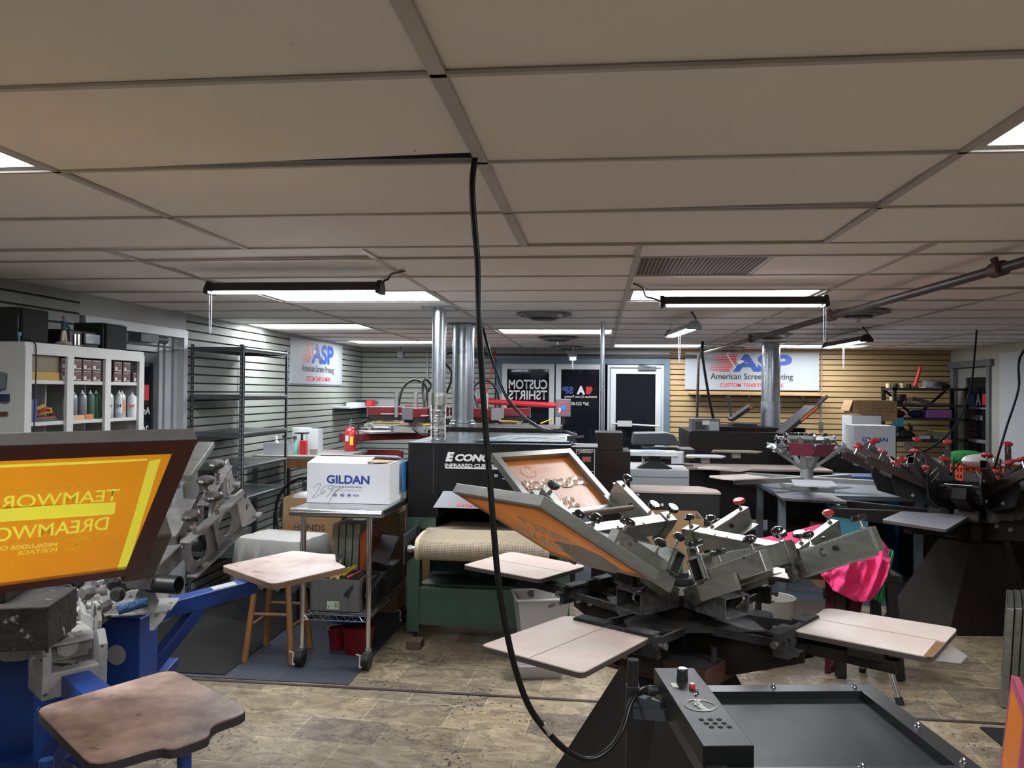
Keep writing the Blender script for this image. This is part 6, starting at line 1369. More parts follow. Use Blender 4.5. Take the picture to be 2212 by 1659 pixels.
MB(FC).prism(rrect(-.03,-.03,.03,.03,.012),0,.004).go('blue_dial',mat('blue dial',(.03,.14,.38),.4),t); MB(FC@T(-.04,-.03,0)).prism(rrect(-.012,-.03,.012,.03,.01),0,.003).go('white_key',TXTW,t)
MB().tube([pc+V((0,0,-.10)),pc+V((-.0,0,-.18)),pc+V((-.06,.0,-.3)),pc+V((-.12,.1,-.5))],.015,8).go('air_hose',BLK,t,True)
# clothes rail yellow frame
item('tube_stand',MB().tube([at(1168,915,8.6),at(1192,905,8.6),at(1200,938,8.6),at(1165,940,8.6)],.010,6,False),YPL,'small yellow tube stand beside the perforated oven top','stand')
# plant sprig and glass bench behind the carton
t=thing('light_table','low glass topped light table behind the white carton','table',(-2.1,7.9,.006))
MB().box((-.30,-.3,.86),(.45,.3,.90)).go('glass_top',mat('green glass',(.22,.28,.25),.08),t); MB().box((-.30,-.3,.72),(.45,-.27,.86)).go('apron',BLK,t)
for x,y in ((-.28,-.28),(.43,-.28),(-.28,.28),(.43,.28)): MB().box((x-.02,y-.02,0),(x+.02,y+.02,.86)).go('leg',DGREY,t)
# ---------------------------------------------------------------- brown dryer by the yellow wall
t=thing('brown_dryer','large dark brown dryer standing before the yellow back wall','dryer',(1.10,9.5,.006)); 
MB().box((-.05,-.15,.40),(1.25,1.1,1.315),bev=0).go('dryer_body',DKM,t,bevel=.004)
MB().box((.22,.0,1.316),(1.28,1.0,1.366)).go('upper_deck',BRN,t,bevel=.003)
MB().box((-.04,-.1,.0),(.04,-.02,.40)).go('leg',DKM,t); MB().box((1.15,-.1,.0),(1.23,-.02,.40)).go('leg',DKM,t)
MB().box((-.054,-.10,1.0),(-.05,.5,1.28)).go('side_panel',BRN,t)
t=thing('control_unit','grey control unit with a dial face on the left end of the brown dryer','control unit',(1.22,9.55,1.322)); 
MB().box((-.14,-.15,0),(.18,.15,.145)).go('unit_case',mat('grey blue case',(.12,.12,.135),.4,.3),t,bevel=.004); MB().box((-.10,-.153,.02),(.02,-.150,.11)).go('dial_face',mat('dial face',(.03,.03,.03),.4),t); MB().box((-.02,-.156,.075),(.06,-.150,.125)).go('white_plate',TXTW,t); MB().box((.06,-.156,.01),(.165,-.150,.115)).go('grey_plate',mat('grey plate',(.32,.36,.36),.4),t)
# heat presses
def heat_press(px,py,y,zt_,lb,tilt,s=1.,rz=0.,hand=(.0,.1)):
    c=at(px,py,y); t=thing('heat_press',lb,'heat press',(c.x,c.y,zt_),rz,'black heat presses')
    MB().box((-.20*s,-.25*s,.0),(.20*s,.25*s,.03)).go('lower_platen',BLK,t,bevel=.004); MB().box((-.16*s,-.20*s,-.10),(.16*s,.22*s,-.001)).go('base_frame',DGREY,t)
    M=T(-.18*s,0,.05)@Matrix.Rotation(-tilt,4,'Y'); MB(M).box((0,-.2*s,0),(.42*s,.2*s,.045)).go('upper_platen',BLK,t,bevel=.006); MB(M).box((.25,-.21*s,.012),(.422*s,-.2*s,.035)).go('orange_label',mat('orange sticker',(.5,.12,.02),.5),t)
    MB().cyl((-.16*s,.05,.06),(-.16*s+hand[0],.05,.06+hand[1]),.012,8).cyl((-.16*s+hand[0],.05,.06+hand[1]),(-.16*s+hand[0]*1.5-.01,.05,.06+hand[1]*1.5),.020,8).go('handle',DGREY,t,True)
    return t
heat_press(1603,905,9.9,1.372,'small open black heat press left of the far flue on the brown dryer',.62,.72,hand=(-.03,.20))
t=thing('stand','dark pedestal carrying the tilted heat press right of the flue','stand',(2.62,9.35,.006)); MB().box((-.2,-.2,0),(.2,.2,1.12)).go('pedestal',DKM,t)
heat_press(1725,945,9.35,1.235,'large black heat press tilted open to the right of the far flue',.72,1.15,hand=(.35,.30))
c=at(1412,965,8.75); t=thing('heat_press','flat black heat press with rounded lid before the back door','heat press',(c.x,8.75,.006)); 
MB().prism([(-.24,0),(.27,0),(.20,.11),(.12,.13),(-.22,.12)],-.2,.2,T(0,0,1.20)@Matrix.Rotation(PI/2,4,'X')).go('lid',mat('blue black lid',(.035,.042,.05),.4),t,bevel=.01)
MB().box((-.12,-.2,1.05),(.42,.25,1.16)).go('lower_platen',BLK,t,bevel=.006); MB().box((-.12,-.1,.95),(-.02,.1,1.2)).go('neck',mat('pale neck',(.3,.31,.32),.5),t); MB().box((-.1,-.15,.97),(.30,.2,1.05)).go('stand',DKM,t); MB().box((.33,-.203,1.07),(.41,-.2,1.10)).go('yellow_label',YPL,t)
# long beige topped bench in front of brown dryer
BEI=mat('beige laminate',(.40,.32,.28),.45,var=.1)
t=thing('brown_bench','long dark brown bench with a pale laminate top before the brown dryer','bench',(1.35,8.76,.006))
MB().box((-1.05,-.28,.955),(1.05,.28,.975)).go('bench_top',BEI,t); MB().box((-.95,-.26,.45),(1.05,.26,.953)).go('bench_apron',DKM,t)
for x in (-.9,.98): MB().box((x,-.24,0),(x+.06,.24,.449)).go('leg',DKM,t)
# pallet arms on posts
for k,(px,py,w_,lb) in enumerate(((1523,984,.40,'white boat shaped pallet on the brown bench'),(1590,974,.52,'tan pallet furthest back by the silver press'))):
    c=at(px,py,8.0 if k==0 else 8.3); t=thing('pallet',lb,'pallet',c); MB().prism([(-w_/2,-.10),(w_*.35,-.16),(w_/2,0),(w_*.3,.16),(-w_*.4,.12)],-.012,0).go('board',PAPER if k==0 else mat('tan board',(.38,.29,.17),.5),t); MB().box((-.04,-.04,-.07),(.04,.04,-.0125)).go('bracket',SIL,t)
# white cabinet, paper tray
t=thing('grey_cabinet','pale grey low cabinet carrying a black stand and paper tray','cabinet',(.50,7.55,.006)); MB().box((-.32,-.25,.0),(.32,.25,1.06)).go('cabinet_body',mat('pale grey paint',(.32,.34,.35),.4,.1),t,bevel=.006); MB().box((-.31,-.253,.99),(.31,-.25,.995)).go('seam',DGREY,t)
t=thing('tray_stand','black low stand holding a white tray of papers','stand',(.52,7.45,1.068)); MB().prism([(-.16,0),(.16,0),(.05,.06),(-.05,.06)],-.06,.06,Matrix.Rotation(PI/2,4,'X')).box((-.05,-.05,.06),(.05,.05,.12)).go('stand_foot',BLK,t); MB().box((-.24,-.16,.12),(.20,.16,.14)).go('tray',TXTW,t); MB().box((-.26,-.02,.085),(-.235,.03,.13)).go('red_knob',TXTR,t)
t=thing('paper_pile','pile of papers and a blue sheet on the white tray','papers',(.50,7.45,1.21)); MB().box((-.2,-.14,0),(.22,.14,.012)).go('sheets',PAPER,t); MB(Matrix.Rotation(.3,4,'Z')).box((-.14,-.1,.0125),(.10,.1,.016)).go('blue_sheet',mat('pale blue sheet',(.25,.38,.60),.5),t); MB().prism([(.16,-.15),(.26,-.13),(.29,.0),(.18,.02)],-.09,.013).go('hanging_sheet',PAPER,t)
# beige topped machine with black front
t=thing('flat_bench','wide pale topped machine with a black apron between the two presses','bench',(.58,6.95,.05))
MB().prism([(-.30,-.32),(.42,-.32),(.42,-.1),(.30,.12),(-.30,.12)],.885,.90).go('bench_top',BEI,t); MB().box((-.29,-.31,.62),(.41,.11,.884)).go('apron',BLK,t); MB().box((-.30,-.325,.605),(.42,-.31,.62)).go('bright_edge',SIL,t)
for x in (-.12,-.05): MB(T(x,-.312,.79)@Matrix.Rotation(PI/2,4,'X')).lathe([(.013,0),(.012,.004)],n=12).go('white_button',TXTW,t)
for x in (-.27,.34): MB().box((x,-.25,0),(x+.05,.05,.62)).go('leg',DKM,t)
box_open('tall_carton','tall plain brown carton under the black apron of the pale topped machine',(.50,5.95),.50,.40,.86,flaps=(0,0,0,0))
t=thing('ink_bucket','black bucket with a paint smeared rim inside the centre press','bucket',(.50,4.95,.006)); MB().lathe([(.12,0),(.15,.60),(.158,.615),(.148,.615),(.14,.55)],n=24).go('bucket',BLK,t,True); MB().lathe([(.14,.545),(.138,.551)],n=24).go('dried_ink',mat('dried ink',(.08,.07,.06),.7,c2=(.3,.34,.30),scale=25),t)
# ---------------------------------------------------------------- grey steel table and silver press
t=thing('steel_bench','grey steel bench table carrying the small silver press','table',(2.22,7.88,.006))
GT=mat('blue grey enamel',(.15,.18,.205),.45,.1,var=.15,scale=4)
MB().box((-.60,-.52,.815),(.63,.52,.855)).go('table_top',GT,t,bevel=.003)
for x,y in ((-.60,-.52),(.57,-.52),(-.60,.46),(.57,.46)): MB().box((x,y,0),(x+.06,y+.06,.814)).go('leg',GT,t)
MB().box((-.5,.0,.1),(.5,.45,.5)).go('brown_box',BRN,t)
box_open('moving_box','small tan carton under the grey steel bench',(2.25,7.65),.5,.3,.55,flaps=(0,0,0,0))
SC=V((1.98,7.85,.863)); t=thing('tabletop_press','small silver tabletop press with black knobs and pink squeegee plates','printing press',SC)
inv=Matrix.Translation(-SC)
MB().cyl((0,0,0),(0,0,.30),.06,20).box((-.2,-.2,0),(.2,.2,.03)).go('centre_post',SIL,t,True)
PINK=mat('pink plate',(.32,.05,.09),.45,var=.3,scale=20)
for k,az in enumerate((-150,-100,-20,35,150)):
    a=math.radians(az);u=V((math.cos(a),math.sin(a),0)); MB().bar(V((0,0,.09)),u*(.85 if k in (0,1,4) else .6)+V((0,0,.09)),.06,.045).go('carousel_arm',SIL,t,bevel=.003)
    if k in (0,1,4): R=Matrix.Rotation(a,4,'Z'); MB(R@T(.80,0,.14)).prism([(-.22,-.17),(.2,-.17),(.26,-.1),(.26,.1),(.2,.17),(-.22,.17)],-.01,.0).go('platen',[CREAM,PAPER][k%2],t); MB(R).box((.76,-.04,.115),(.84,.04,.129)).go('bracket',SIL,t)
for k,(az,el) in enumerate(((-172,34),(-118,58),(-62,56),(-12,36),(128,50),(50,48))):
    H=inv@headM(SC,az,el,SC.z+.20,.06)
    MB(H).box((0,-.025,-.012),(.36,.025,.012)).go('head_arm',SIL,t,bevel=.002)
    MB(H).box((.26,-.11,-.012),(.272,.11,.04)).box((.33,-.12,-.012),(.342,.12,.04)).box((.26,-.11,.04),(.30,.11,.045)).bar((.15,-.06,.02),(.36,-.12,.03),.02,.02).bar((.15,.06,.02),(.36,.12,.03),.02,.02).go('screen_clamp',mat('silver green metal',(.33,.36,.34),.4,.6),t)
    if k in (1,2,4): MB(H).box((.16,-.11,-.03),(.30,.11,-.024)).go('pink_plate',PINK,t)
    for y in (-.09,.09): knob(t,H@T(.30,y,.045),'dome',None,.05,.028); knob(t,H@T(.20,y*.7,.02),'dome',None,.03,.024)
    knob(t,H@T(.22,.02,.02),'lobed',None,.05,.030)
# ---------------------------------------------------------------- black rack with tools
RX0,RX1,RY0,RY1=3.72,4.62,10.55,11.0
t=thing('storage_rack','black steel rack with four shelves of tools in the back right corner','rack',(RX0,RY0,.006))
for x in (0,RX1-RX0-.04):
    for y in (0,RY1-RY0-.04): MB().box((x,y,0),(x+.04,y+.04,1.86)).go('post',BLK,t)
for z in (1.85,1.64,1.47,1.21,.9): MB().box((.0,.0,z-.03),(RX1-RX0,RY1-RY0,z)).go('shelf',BLK,t)
for a,b in (((.04,1.82),(.42,1.47)),((.80,1.82),(.42,1.47)),((.04,1.82),(.04,1.5))): MB().bar((a[0],RY1-RY0-.02,a[1]),(b[0],RY1-RY0-.02,b[1]),.03,.012,up=(0,1,0)).go('brace',BLK,t)
MB().box((-.0,-.004,1.36),(.12,-.001,1.47)).go('blue_note',mat('light blue note',(.06,.38,.62),.6),t)
rx=lambda px: at(px,880,10.75).x
def tool(nm,m_,mt,lb,cat,sm=False): return item(nm,m_,mt,lb,cat,None,sm)
TZ1=1.858
tool('pallet_jack_handle',MB().cyl((rx(1972),10.7,TZ1),(rx(1985),10.7,TZ1+.27),.022),TXTR,'red handle standing up on the top shelf of the black rack','tool')
for k,px in enumerate((1915,1930,1944,1958)): tool('ink_jar',MB().cyl((rx(px),10.68,TZ1),(rx(px),10.68,TZ1+.055),.032),mat('pale jar',(.4,.36,.22),.5) if k%2==0 else BLK,'%s small jar from the left on the top shelf of the black rack'%nth[k],'jar')['group']='small jars on the black rack'
tool('round_tin',MB().lathe([(.12,0),(.12,.09),(.03,.11)],T(rx(2018),10.8,TZ1),20),mat('grey tin',(.20,.19,.17),.5,.4),'round grey tin at the right of the top rack shelf','tin',True)
tool('cap',MB().ball((rx(2028),10.64,TZ1+.03),.10,12,6,(1,.6,.4)),BLK,'black cap lying at the right front of the top rack shelf','cap',True)
tool('flat_board',MB().box((rx(1985),10.56,TZ1),(rx(2020),10.75,TZ1+.015)),SIL,'flat pale board on the top rack shelf','board')
TZ2=1.645
tool('camera_box',MB().box((rx(1918),10.6,TZ2),(rx(1928),10.7,TZ2+.10)),SIL,'silver and black gadget on the second rack shelf','gadget')
tool('power_tool',MB().box((rx(1935),10.6,TZ2+.05),(rx(1948),10.7,TZ2+.13)).cyl((rx(1938),10.65,TZ2),(rx(1942),10.65,TZ2+.08),.03),BLK,'black power tool on the second rack shelf','tool')
tool('cloth_roll',MB().cyl((rx(1950),10.65,TZ2+.035),(rx(1966),10.65,TZ2+.035),.035),mat('tan cloth',(.42,.35,.26),.8),'tan cloth roll on the second rack shelf','roll',True)
tool('saw',MB().bar((rx(1962),10.6,TZ2+.08),(rx(1998),10.6,TZ2+.02),.02,.05).box((rx(1998),10.58,TZ2),(rx(2008),10.64,TZ2+.03)),mat('dark saw',(.09,.075,.06),.5,.4),'dark saw lying on the second rack shelf','saw')
TZ3=1.475
tool('pink_package',MB().box((rx(1988),10.55,TZ3),(rx(2043),10.8,TZ3+.11),bev=.01),mat('pink blue wrapper',(.35,.06,.14),.4,c2=(.04,.06,.30),scale=14),'pink and blue wrapped package on the third rack shelf','package')
tool('blue_bag',MB().ball((rx(1975),10.7,TZ3+.05),.10,12,6,(1,.8,.5)),mat('dark blue cloth',(.01,.02,.12),.7),'dark blue bag next to the pink package','bag',True)
tool('black_bag',MB().ball((rx(1928),10.7,TZ3+.05),.13,14,6,(1.1,.8,.45)),mat('black cloth red trim',(.02,.014,.014),.8,c2=(.10,.02,.01),scale=9),'black bag with red trim on the third rack shelf','bag',True)
TZ4=1.215
m_=MB()
for k in range(16): 
    x=rx(1925+rnd.random()*40); m_.tube([(x,10.65,TZ4),(x+rnd.uniform(-.07,.07),10.65,TZ4+rnd.uniform(.06,.2))],.014,5,False)
tool('tool_heap',m_.ball((rx(1945),10.68,TZ4+.03),.13,12,6,(1.3,.8,.5)),BLK,'heap of black tools on the fourth rack shelf','tools')
tool('grey_case',MB().box((rx(2005),10.56,TZ4),(rx(2040),10.8,TZ4+.09)),mat('grey case',(.14,.14,.13),.5),'grey case with a lime lid on the fourth rack shelf','case')
tool('lime_lid',MB().box((rx(2006),10.56,TZ4+.092),(rx(2040),10.8,TZ4+.11)),mat('lime plastic',(.35,.42,.02),.4),'lime green lid lying on the grey case','lid')
tool('paper_pile',MB().box((rx(1975),10.58,TZ4),(rx(1998),10.8,TZ4+.04)),PAPER,'low pile of papers on the fourth rack shelf','papers')
# ---------------------------------------------------------------- boxes and bench right of the brown dryer
t=thing('long_counter','low grey topped counter with a black front below the cartons','counter',(3.35,9.4,.006)); MB().box((-.55,-.35,.98),(.75,1.12,1.0)).go('counter_top',mat('grey counter',(.24,.25,.25),.4),t); MB().box((-.54,-.34,.3),(.74,1.10,.979)).go('counter_front',BLK,t); MB().box((-.5,-.3,0),(.7,.4,.3)).go('plinth',DKM,t); MB().box((.35,-.352,.90),(.55,-.341,.945)).go('white_label',TXTW,t)
def shirt_box(x,y,z,w_,d_,h_,lb,rz=0,ty=.12):
    t=thing('shirt_carton',lb,'carton',(x,y,z),rz,'white shirt cartons in the back corner'); MB().box((-w_/2,-d_/2,0),(w_/2,d_/2,h_)).go('carton_body',PAPER,t)
    text('GILDAN',frame((0,-d_/2-.001,h_*.60),(1,0,0),(0,0,1)),w_*.62,.05,TXTB,t,'brand_lettering',.03)
    for k in range(3): text('t',frame((-w_*.2+.06*k,-d_/2-.001,h_*.18),(1,0,0),(0,0,1)),.018,.03,TXTK,t,'care_mark',.02)
    return t
bx=at(1860,945,10.0); shirt_box(at(1860,945,10.3).x,10.30,1.008,.34,.4,.50,'white shirt carton turned sideways beneath the open brown box'); 
shirt_box(at(1888,960,9.6).x,9.75,1.008,.46,.35,.40,'wide white shirt carton at the front below the open brown box')
t=box_open('open_box','open brown box with a large hanging flap on the white cartons',(at(1874,895,10.35).x,10.35,1.525),.46,.36,.17,flaps=(0,.05,.16,.14),ang=(1,2.5,1.2,1.9))
MB(T(.08,-.186,.165)@Matrix.Rotation(-1.68,4,'X')).box((-.22,0,0),(.20,.25,.004)).go('written_flap',CARD,t)
FB=T(.07,-.207,.06)@frame((0,0,0),(1,0,0),(0,0,1))
m_=MB(FB)
for r in range(4):
    x=-.17
    while x<.15:
        l=rnd.uniform(.03,.08); m_.tube([(x+l*i/6,.06-.042*r+rnd.uniform(-.008,.008),.0) for i in range(7)],.0022,4,False); x+=l+.02
m_.go('marker_scrawl',TXTK,t)
MB(T(-.13,-.186,.04)).box((0,0,0),(.1,.003,.06)).go('shipping_label',TXTW,t)
# bench lower right goods
item('wall_socket',MB().box((3.03-.025,11.262,1.29),(3.03+.025,11.298,1.39)),mat('grey socket',(.12,.12,.12),.4,.4),'grey double wall socket below the conduit on the yellow wall','socket')
item('conduit',MB().cyl((3.03,11.27,1.39),(3.03,11.27,2.36),.009,8),mat('tan conduit',(.22,.18,.13),.5),'thin conduit running up the yellow wall to the ceiling','conduit')
item('sticky_note',MB().box((at(1838,925,11.29).x-.03,11.285,1.23),(at(1838,925,11.29).x+.05,11.298,1.33)),mat('pale yellow note',(.55,.48,.16),.7),'small yellow note stuck on the yellow wall','note')
t=thing('wooden_shelf','narrow wooden shelf on brackets below the white sign','shelf',(2.05,11.2,1.745)); MB().box((-.80,-.14,0),(.98,.09,.02)).go('board',mat('maple board',(.34,.21,.10),.5),t)
for x in (-.66,.0,.72): MB().prism([(-.06,0),(.09,0),(.09,-.09)],-.015,.015,T(x,0,-.001)@frame((0,0,0),(0,1,0),(0,0,1))).go('bracket',SIL,t)
# right side: baskets, bags, green cloth
RB=mat('orange red crate',(.62,.09,.03),.45)
def crate(x,y,z,lb):
    t=thing('plastic_crate',lb,'crate',(x,y,z),rnd.uniform(-.2,.2),'orange red plastic crates')
    m_=MB()
    for s_ in (-1,1):
        for k in range(7): m_.box((-.2+k*.062,s_*.14-.004,0),(-.2+k*.062+.018,s_*.14+.004,.2)); 
        for k in range(5): m_.box((s_*.2-.004,-.14+k*.062,0),(s_*.2+.004,-.14+k*.062+.018,.2))
        for z_1 in (0,.06,.12,.18): m_.box((-.2,s_*.14-.004,z_1),(.2,s_*.14+.004,z_1+.018)).box((s_*.2-.004,-.14,z_1),(s_*.2+.004,.14,z_1+.018))
    m_.box((-.2,-.14,0),(.2,.14,.005)); m_.go('lattice',RB,t); return t
t=thing('side_counter','low dark counter behind the red knobbed press holding orange crates','counter',(3.9,8.0,.006)); MB().box((-.9,-.3,.0),(.7,.35,.90)).go('counter_body',DKM,t,bevel=.004)
for x,y,lb in ((3.55,7.9,'orange red plastic crate beneath a white bag behind the red knobbed press'),(4.05,7.9,'orange red plastic crate in the middle of the dark counter'),(4.45,7.9,'orange red plastic crate nearest the right wall')): crate(x,y,.912,lb)
item('white_bag',MB().ball((3.58,7.9,1.15),.15,14,8,(1.2,.8,.45)),mat('white plastic bag',(.6,.58,.57),.4,bump=.8,bscale=18),'white plastic bag on the first orange crate','bag',smooth=True)
item('pink_bag',MB().ball((4.2,7.85,1.15),.16,14,8,(1.2,.8,.4)),mat('pale pink bag',(.55,.40,.44),.4,bump=.8,bscale=18),'pale pink and white plastic bag on the middle orange crate','bag',smooth=True)
item('green_cloth',MB().ball((3.98,9.15,1.07),.20,14,8,(1.3,.8,.5)),mat('bright green cloth',(.02,.30,.05),.8,bump=.8,bscale=12),'bright green cloth heaped at the right end of the grey counter','cloth',smooth=True)
item('yellow_cloth',MB().ball((4.42,7.6,1.19),.09,12,6,(1.2,.8,.6)),mat('yellow cloth',(.5,.36,.03),.8),'yellow cloth on top of the crate by the right wall','cloth',smooth=True)
# blue and turquoise cartons under the silver press
item('blue_tote',MB().box((2.45,8.45,.006),(3.1,8.8,.93),bev=.01),mat('blue tote',(.02,.09,.25),.4),'blue plastic tote behind the grey steel bench','tote')
item('turquoise_box',MB().box((2.02,7.16,.006),(2.32,7.33,.80)),mat('turquoise box',(.09,.33,.42),.5),'turquoise box standing before the left legs of the grey steel bench','box')
# ---------------------------------------------------------------- black press with red knobs
KC=V((2.92,6.55,.006)); t=thing('screen_press','large black press with many red knobs at the right on a tall brown pyramid base','printing press',KC)
inv=Matrix.Translation(-KC)
GPL=mat('grey worn platen',(.30,.30,.335),.5,c2=(.24,.24,.27),scale=30)
fl_=[onz(1900,1345,0)-KC,onz(2035,1375,0)-KC,onz(2182,1372,0)-KC,onz(2100,1335,0)-KC]
fl_=[V((-.70,-.02,0)),V((-.36,-.40,0)),V((.20,-.33,0)),V((.46,.0,0)),V((.1,.5,0)),V((-.4,.45,0))]
tp=[V((-.27,-.0,.64)),V((-.10,-.17,.64)),V((.13,-.16,.64)),V((.25,0,.64)),V((.13,.18,.64)),V((-.13,.18,.64))]
MB().add(fl_+tp,[(i,(i+1)%6,6+(i+1)%6,6+i) for i in range(6)]+[tuple(range(6,12)),tuple(range(6))[::-1]]).go('pyramid_base',BRN,t,bevel=.003)
MB().cyl((0,0,.64),(0,0,1.0),.13,24).box((-.28,-.28,.81),(.28,.28,.83)).lathe([(.22,.93),(.22,.99)],n=28).go('centre_column',DKM,t,True)
def kz(p,z=.86): return onz(p[0],p[1],z)
for pts,lb in (([(1905,1122),(2046,1143),(2096,1113),(1948,1104)],0),([(1780,1052),(1835,1042),(1932,1055),(1900,1061)],1),([(1670,1063),(1688,1075),(1832,1084),(1800,1070)],2)):
    platen(t,inv,[kz(p) for p in pts],r=.03,mt=GPL,th=.02)
for az,R in ((-140,.75),(172,.85),(140,.85),(-80,.7),(-20,.8),(60,.8)):
    a=math.radians(az);u=V((math.cos(a),math.sin(a),0));v=V((-math.sin(a),math.cos(a),0)); A=frame((0,0,0),u,v)
    MB(A@Matrix.Rotation(PI/2,4,'X')).prism([(.05,.64),(.35,.70),(R+.2,.77),(R+.2,.835),(.05,.835)],-.03,.03).go('carousel_arm',DKM,t,bevel=.003)
    for x in (.3,.45,R): MB(A@T(x,-.032,.79)@Matrix.Rotation(PI/2,4,'X')).lathe([(.018,0),(.016,.012)],n=6).go('bolt',mat('zinc bolt',(.3,.28,.25),.4,.7),t)
BRC=mat('brown channel',(.055,.038,.034),.4,.15,var=.2)
for k,(az,el) in enumerate(((-175,36),(-125,38),(-80,36),(-35,36),(15,40),(65,38),(115,40),(150,38))):
    H=inv@headM(KC,az,el-13,.93,.27)
    h_=MB(H).box((-.12,-.05,-.05),(.30,.05,.04)).go('head_arm',DKM,t,bevel=.003)
    for s_ in (-1,1):
        sp=MB(H@T(0,s_*.17,0)@Matrix.Rotation(PI/2,4,'X')).prism([(.10,-.06),(.40,-.10),(.50,.0),(.50,.095),(.10,.095)],-.005,.005).go('side_plate',BLK,t)
        for x,z in ((.16,.05),(.30,-.05),(.44,.05)): MB(H@T(x,s_*.176,z)@Matrix.Rotation(-s_*PI/2,4,'X')).lathe([(.013,0),(.011,.008)],n=10).go('white_bolt',mat('pale bolt',(.42,.41,.38),.4,.5),sp)
        MB(H).rtube((.22,s_*.225,.06),(.74,s_*.225,.06),.045,.06,.004).go('side_channel',BRC,t,bevel=.002)
        for x in (.34,.66): knob(t,H@T(x,s_*.225,.09),'lobed',REDK,.055,.032)
        MB(H).tube([(.40,s_*.17,.02),(.40,s_*.12,.10),(.46,s_*.12,.12),(.46,s_*.17,.05)],.005,6,False).go('wire_clip',CHR,t)
    MB(H).box((.14,-.165,.0),(.17,.165,.06)).go('cross_plate',DKM,t)
    MB(H).box((.10,-.09,.041),(.34,.09,.046)).go('bright_plate',mat('dull steel plate',(.22,.23,.24),.35,.8),t)
    MB(H@T(-.02,0,-.07)@Matrix.Rotation(PI/2,4,'X')).lathe([(.04,-.08),(.045,-.07),(.045,.07),(.04,.08)],n=16).go('pivot_bearing',mat('dusty bearing',(.10,.09,.08),.7,.3,bump=.4),h_,True)
lg=onz(2010,1048,1.0)-KC; 
MB(T(lg.x+.0,lg.y-.10,.97)@Matrix.Rotation(1.2,4,'X')).prism(rrect(-.13,-.06,.13,.06,.02),-.004,.004).go('brand_plate',BLK,t); ML_=T(lg.x,lg.y-.105,.972)@Matrix.Rotation(1.2,4,'X')@T(0,0,.005)
m_=MB(ML_); m_.tube([(.085*math.cos(q),.040*math.sin(q),0) for q in [2*PI*i/28 for i in range(29)]],.004,4,False); m_.go('oval_logo',TXTW,t); text('Brown',ML_,.14,.035,TXTW,t,'logo_script',.03,shear=.3)
# rolling stand behind
t=thing('rolling_stand','black stand foot on casters behind the pink shirts','stand',(1.95,7.1,.006)); MB().bar((0,0,.07),(.5,.15,.16),.04,.03).bar((0,0,.07),(.1,-.3,.06),.04,.03).bar((.3,.1,.15),(.3,.1,.75),.05,.05).go('stand_leg',BLK,t)
for x,y in ((0,0),(.1,-.3)): MB().cyl((x-.012,y,.03),(x+.012,y,.03),.03,14).go('caster',BLK,t,True)
# ---------------------------------------------------------------- black bench with shirts
t=thing('black_stool','low black bench table under the pink shirts','table',(1.47,5.35,.006))
MB().box((-.42,-.22,.60),(.40,.22,.64)).go('table_top',BLK,t,bevel=.004)
for x,y in ((.04,-.18),(.37,-.18),(-.38,.18),(.38,.18)): MB().bar((x*.92,y*.92,.60),(x*1.05,y*1.1,0),.06,.05).go('leg',BLK,t,bevel=.003)
def cloth(nm,fn,nu,nv,mt,lb,cat,grp=None,th=.006):
    vs=[fn(i/nu,j/nv) for i in range(nu+1) for j in range(nv+1)]; fs=[(i*(nv+1)+j,(i+1)*(nv+1)+j,(i+1)*(nv+1)+j+1,i*(nv+1)+j+1) for i in range(nu) for j in range(nv)]
    o_=MB().add(vs,fs).go(nm,mt,None,True); md=o_.modifiers.new('s','SOLIDIFY'); md.thickness=th; md.offset=1; md2=o_.modifiers.new('ss','SUBSURF'); md2.levels=1; md2.render_levels=1; return tag(o_,lb,cat,grp)
PK=mat('hot pink cotton',(.72,.035,.17),.8,c2=(.62,.028,.14),scale=3,bump=.15,bscale=12); PKD=mat('dark pink cotton',(.42,.02,.09),.85); MAR=mat('maroon cotton',(.075,.008,.022),.85); GRC=mat('green cotton',(.01,.25,.09),.85)
ys=4.75
def yy(p): return p
A=[(1640,1160,5.05),(1775,1130,5.25),(1850,1175,5.2),(1920,1180,5.15)]
B_=[(1590,1235,4.95),(1700,1225,4.93),(1790,1240,4.9),(1928,1230,4.95)]
top=[(1775,1210),(1810,1185),(1850,1160),(1900,1158),(1928,1195)]
bot=[(1775,1243),(1800,1275),(1848,1300),(1880,1300),(1915,1255)]
def lerpl(P,u):
    x=u*(len(P)-1);i=min(int(x),len(P)-2);f=x-i; return [P[i][k]*(1-f)+P[i+1][k]*f for k in range(len(P[0]))]
def shirt(u,v):
    a=lerpl(top,u); b=lerpl(bot,u); px=a[0]+(b[0]-a[0])*v; py=a[1]+(b[1]-a[1])*v
    d=5.12-.10*v**.5+.085*noise.noise(V((u*7+v*1.5,v*1.6,3)))*(.35+v)+.03*noise.noise(V((u*15,v*5,9)))+ (.12*(1-v) if v<.3 else 0)
    return at(px,py,d)
cloth('pink_shirt',shirt,44,22,PK,'bright pink shirt hanging in folds over the right end of the black bench','shirt','pink shirts')
def shirt2(u,v):
    a=lerpl([(1622,1165),(1700,1150),(1775,1130),(1860,1175)],u); b=lerpl([(1600,1232),(1690,1242),(1775,1238),(1800,1215)],u); px=a[0]+(b[0]-a[0])*v; py=a[1]+(b[1]-a[1])*v
    return at(px,py,5.48-.35*v+.05*noise.noise(V((u*6,v*4,1))))
cloth('pink_shirt',shirt2,26,12,PKD,'darker pink shirt spread flat across the black bench behind the aluminium arms','shirt','pink shirts')
def shirt3(u,v):
    px=1783+ (1868-1783)*u + v*(-2 if u<.5 else -40*v); py=1235+(1460-1235)*v-(30*u*v); return at(px,py,5.20+.05*noise.noise(V((u*5,v*1.5,6))))
cloth('maroon_shirt',shirt3,14,22,MAR,'dark maroon shirt hanging down below the pink one','shirt')
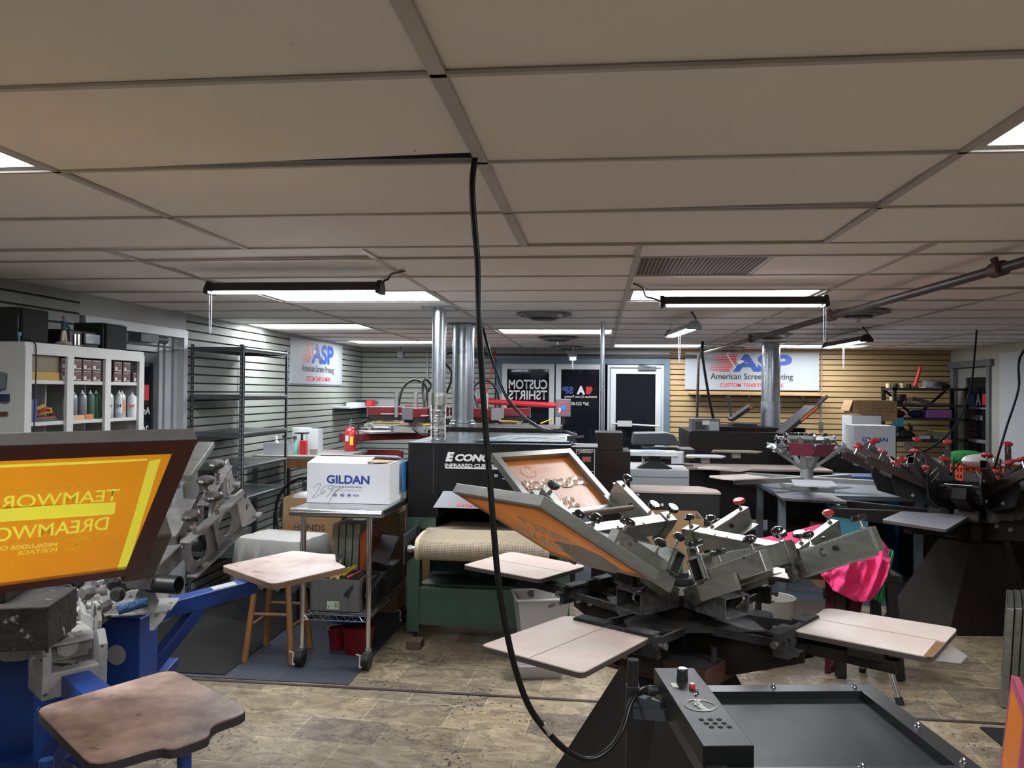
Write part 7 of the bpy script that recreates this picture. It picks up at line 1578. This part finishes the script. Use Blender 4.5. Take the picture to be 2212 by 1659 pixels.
def shirt4(u,v):
    px=1925-38*v+ (1-v)*8*u+ v*20*u; py=1185+110*v+10*u; return at(px,py,5.18+.02*math.sin(u*8))
cloth('green_shirt',shirt4,10,16,GRC,'green shirt showing behind the right edge of the pink shirt','shirt')
item('white_bucket',MB().lathe([(.12,0),(.14,.36),(.145,.37),(.13,.37),(.11,.02)],T(at(1672,1260,5.6).x,5.60,.006),24),mat('cream bucket',(.48,.46,.42),.5),'cream plastic bucket on the floor beneath the black bench','bucket',smooth=True)
item('paper_scraps',MB().ball((at(1625,1240,5.6).x,5.45,.10),.10,12,6,(1,1,.8)),PAPER,'crumpled white paper beside the cream bucket','paper',smooth=True)
item('black_can',MB().cyl((at(1640,1290,5.3).x,5.3,.006),(at(1640,1290,5.3).x,5.3,.34),.085,20),BLK,'black can on the floor under the centre press arm','can',smooth=True)
item('low_platform',MB().box((1.0,5.75,.006),(1.75,6.4,.16)),mat('dark wood platform',(.05,.035,.025),.7),'low dark platform on the floor behind the black bench','platform')
# silver folding stand under right platen
t=thing('folding_stand','silver tube legs with black feet under the right platen','stand',(1.70,4.95,0)); 
for a,b in (((.02,-.20,0),(-.06,-.05,.40)),((-.02,.33,0),(-.05,.10,.40))):
    a=V(a);b=V(b); MB().cyl(a+(b-a)*.05,b,.018,14).go('leg',mat('polished tube',(.55,.55,.54),.25,.9),t,True); MB().cyl(a,a+(b-a)*.09,.022,14).go('rubber_foot',BLK,t,True)
MB().bar((-.06,-.07,.41),(-.05,.12,.41),.04,.02).go('cross_piece',BLK,t)
# ---------------------------------------------------------------- screens leaning at right edge
t0=onz(2150,1530,0)
for k in range(4):
    M=T(t0.x+.03+.048*k,t0.y+.0+.01*k,.008)@Matrix.Rotation(-.44,4,'Z')@Matrix.Rotation(.05,4,'Y')
    t=tag(bpy.data.objects.new('framed_screen',None),'bare aluminium screen frame leaning at the right edge, %s from the left'%nth[k],'screen','aluminium screens leaning at the right edge'); COL.objects.link(t); t.matrix_world=M
    m_=MB().box((0,0,0),(.034,.034,.56)).box((0,.48,0),(.034,.514,.56)).box((0,.034,0),(.034,.48,.034)).box((0,.034,.526),(.034,.48,.56)); m_.go('screen_frame',ALU,t,bevel=.003); MB().box((.015,.03,.03),(.017,.485,.53)).go('mesh_sheet',mat('pale mesh',(.42,.40,.30),.5),t)
p=onz(2205,1640,.25)
t=tag(bpy.data.objects.new('print_screen',None),'orange screen in a pink frame cut by the right edge of the view','screen'); COL.objects.link(t); t.matrix_world=T(p.x-.03,p.y,.01)@Matrix.Rotation(-.35,4,'Z')@Matrix.Rotation(.10,4,'Y')
m_=MB().box((0,0,0),(.035,.04,.44)).box((0,.46,0),(.035,.5,.44)).box((0,.04,0),(.035,.46,.04)).box((0,.04,.40),(.035,.46,.44)); m_.go('screen_frame',mat('pink stained frame',(.45,.09,.16),.5),t,bevel=.003); MB().box((.001,.04,.04),(.004,.46,.40)).go('emulsion_mesh',mat('orange emulsion flat',(.75,.20,.01),.5),t)
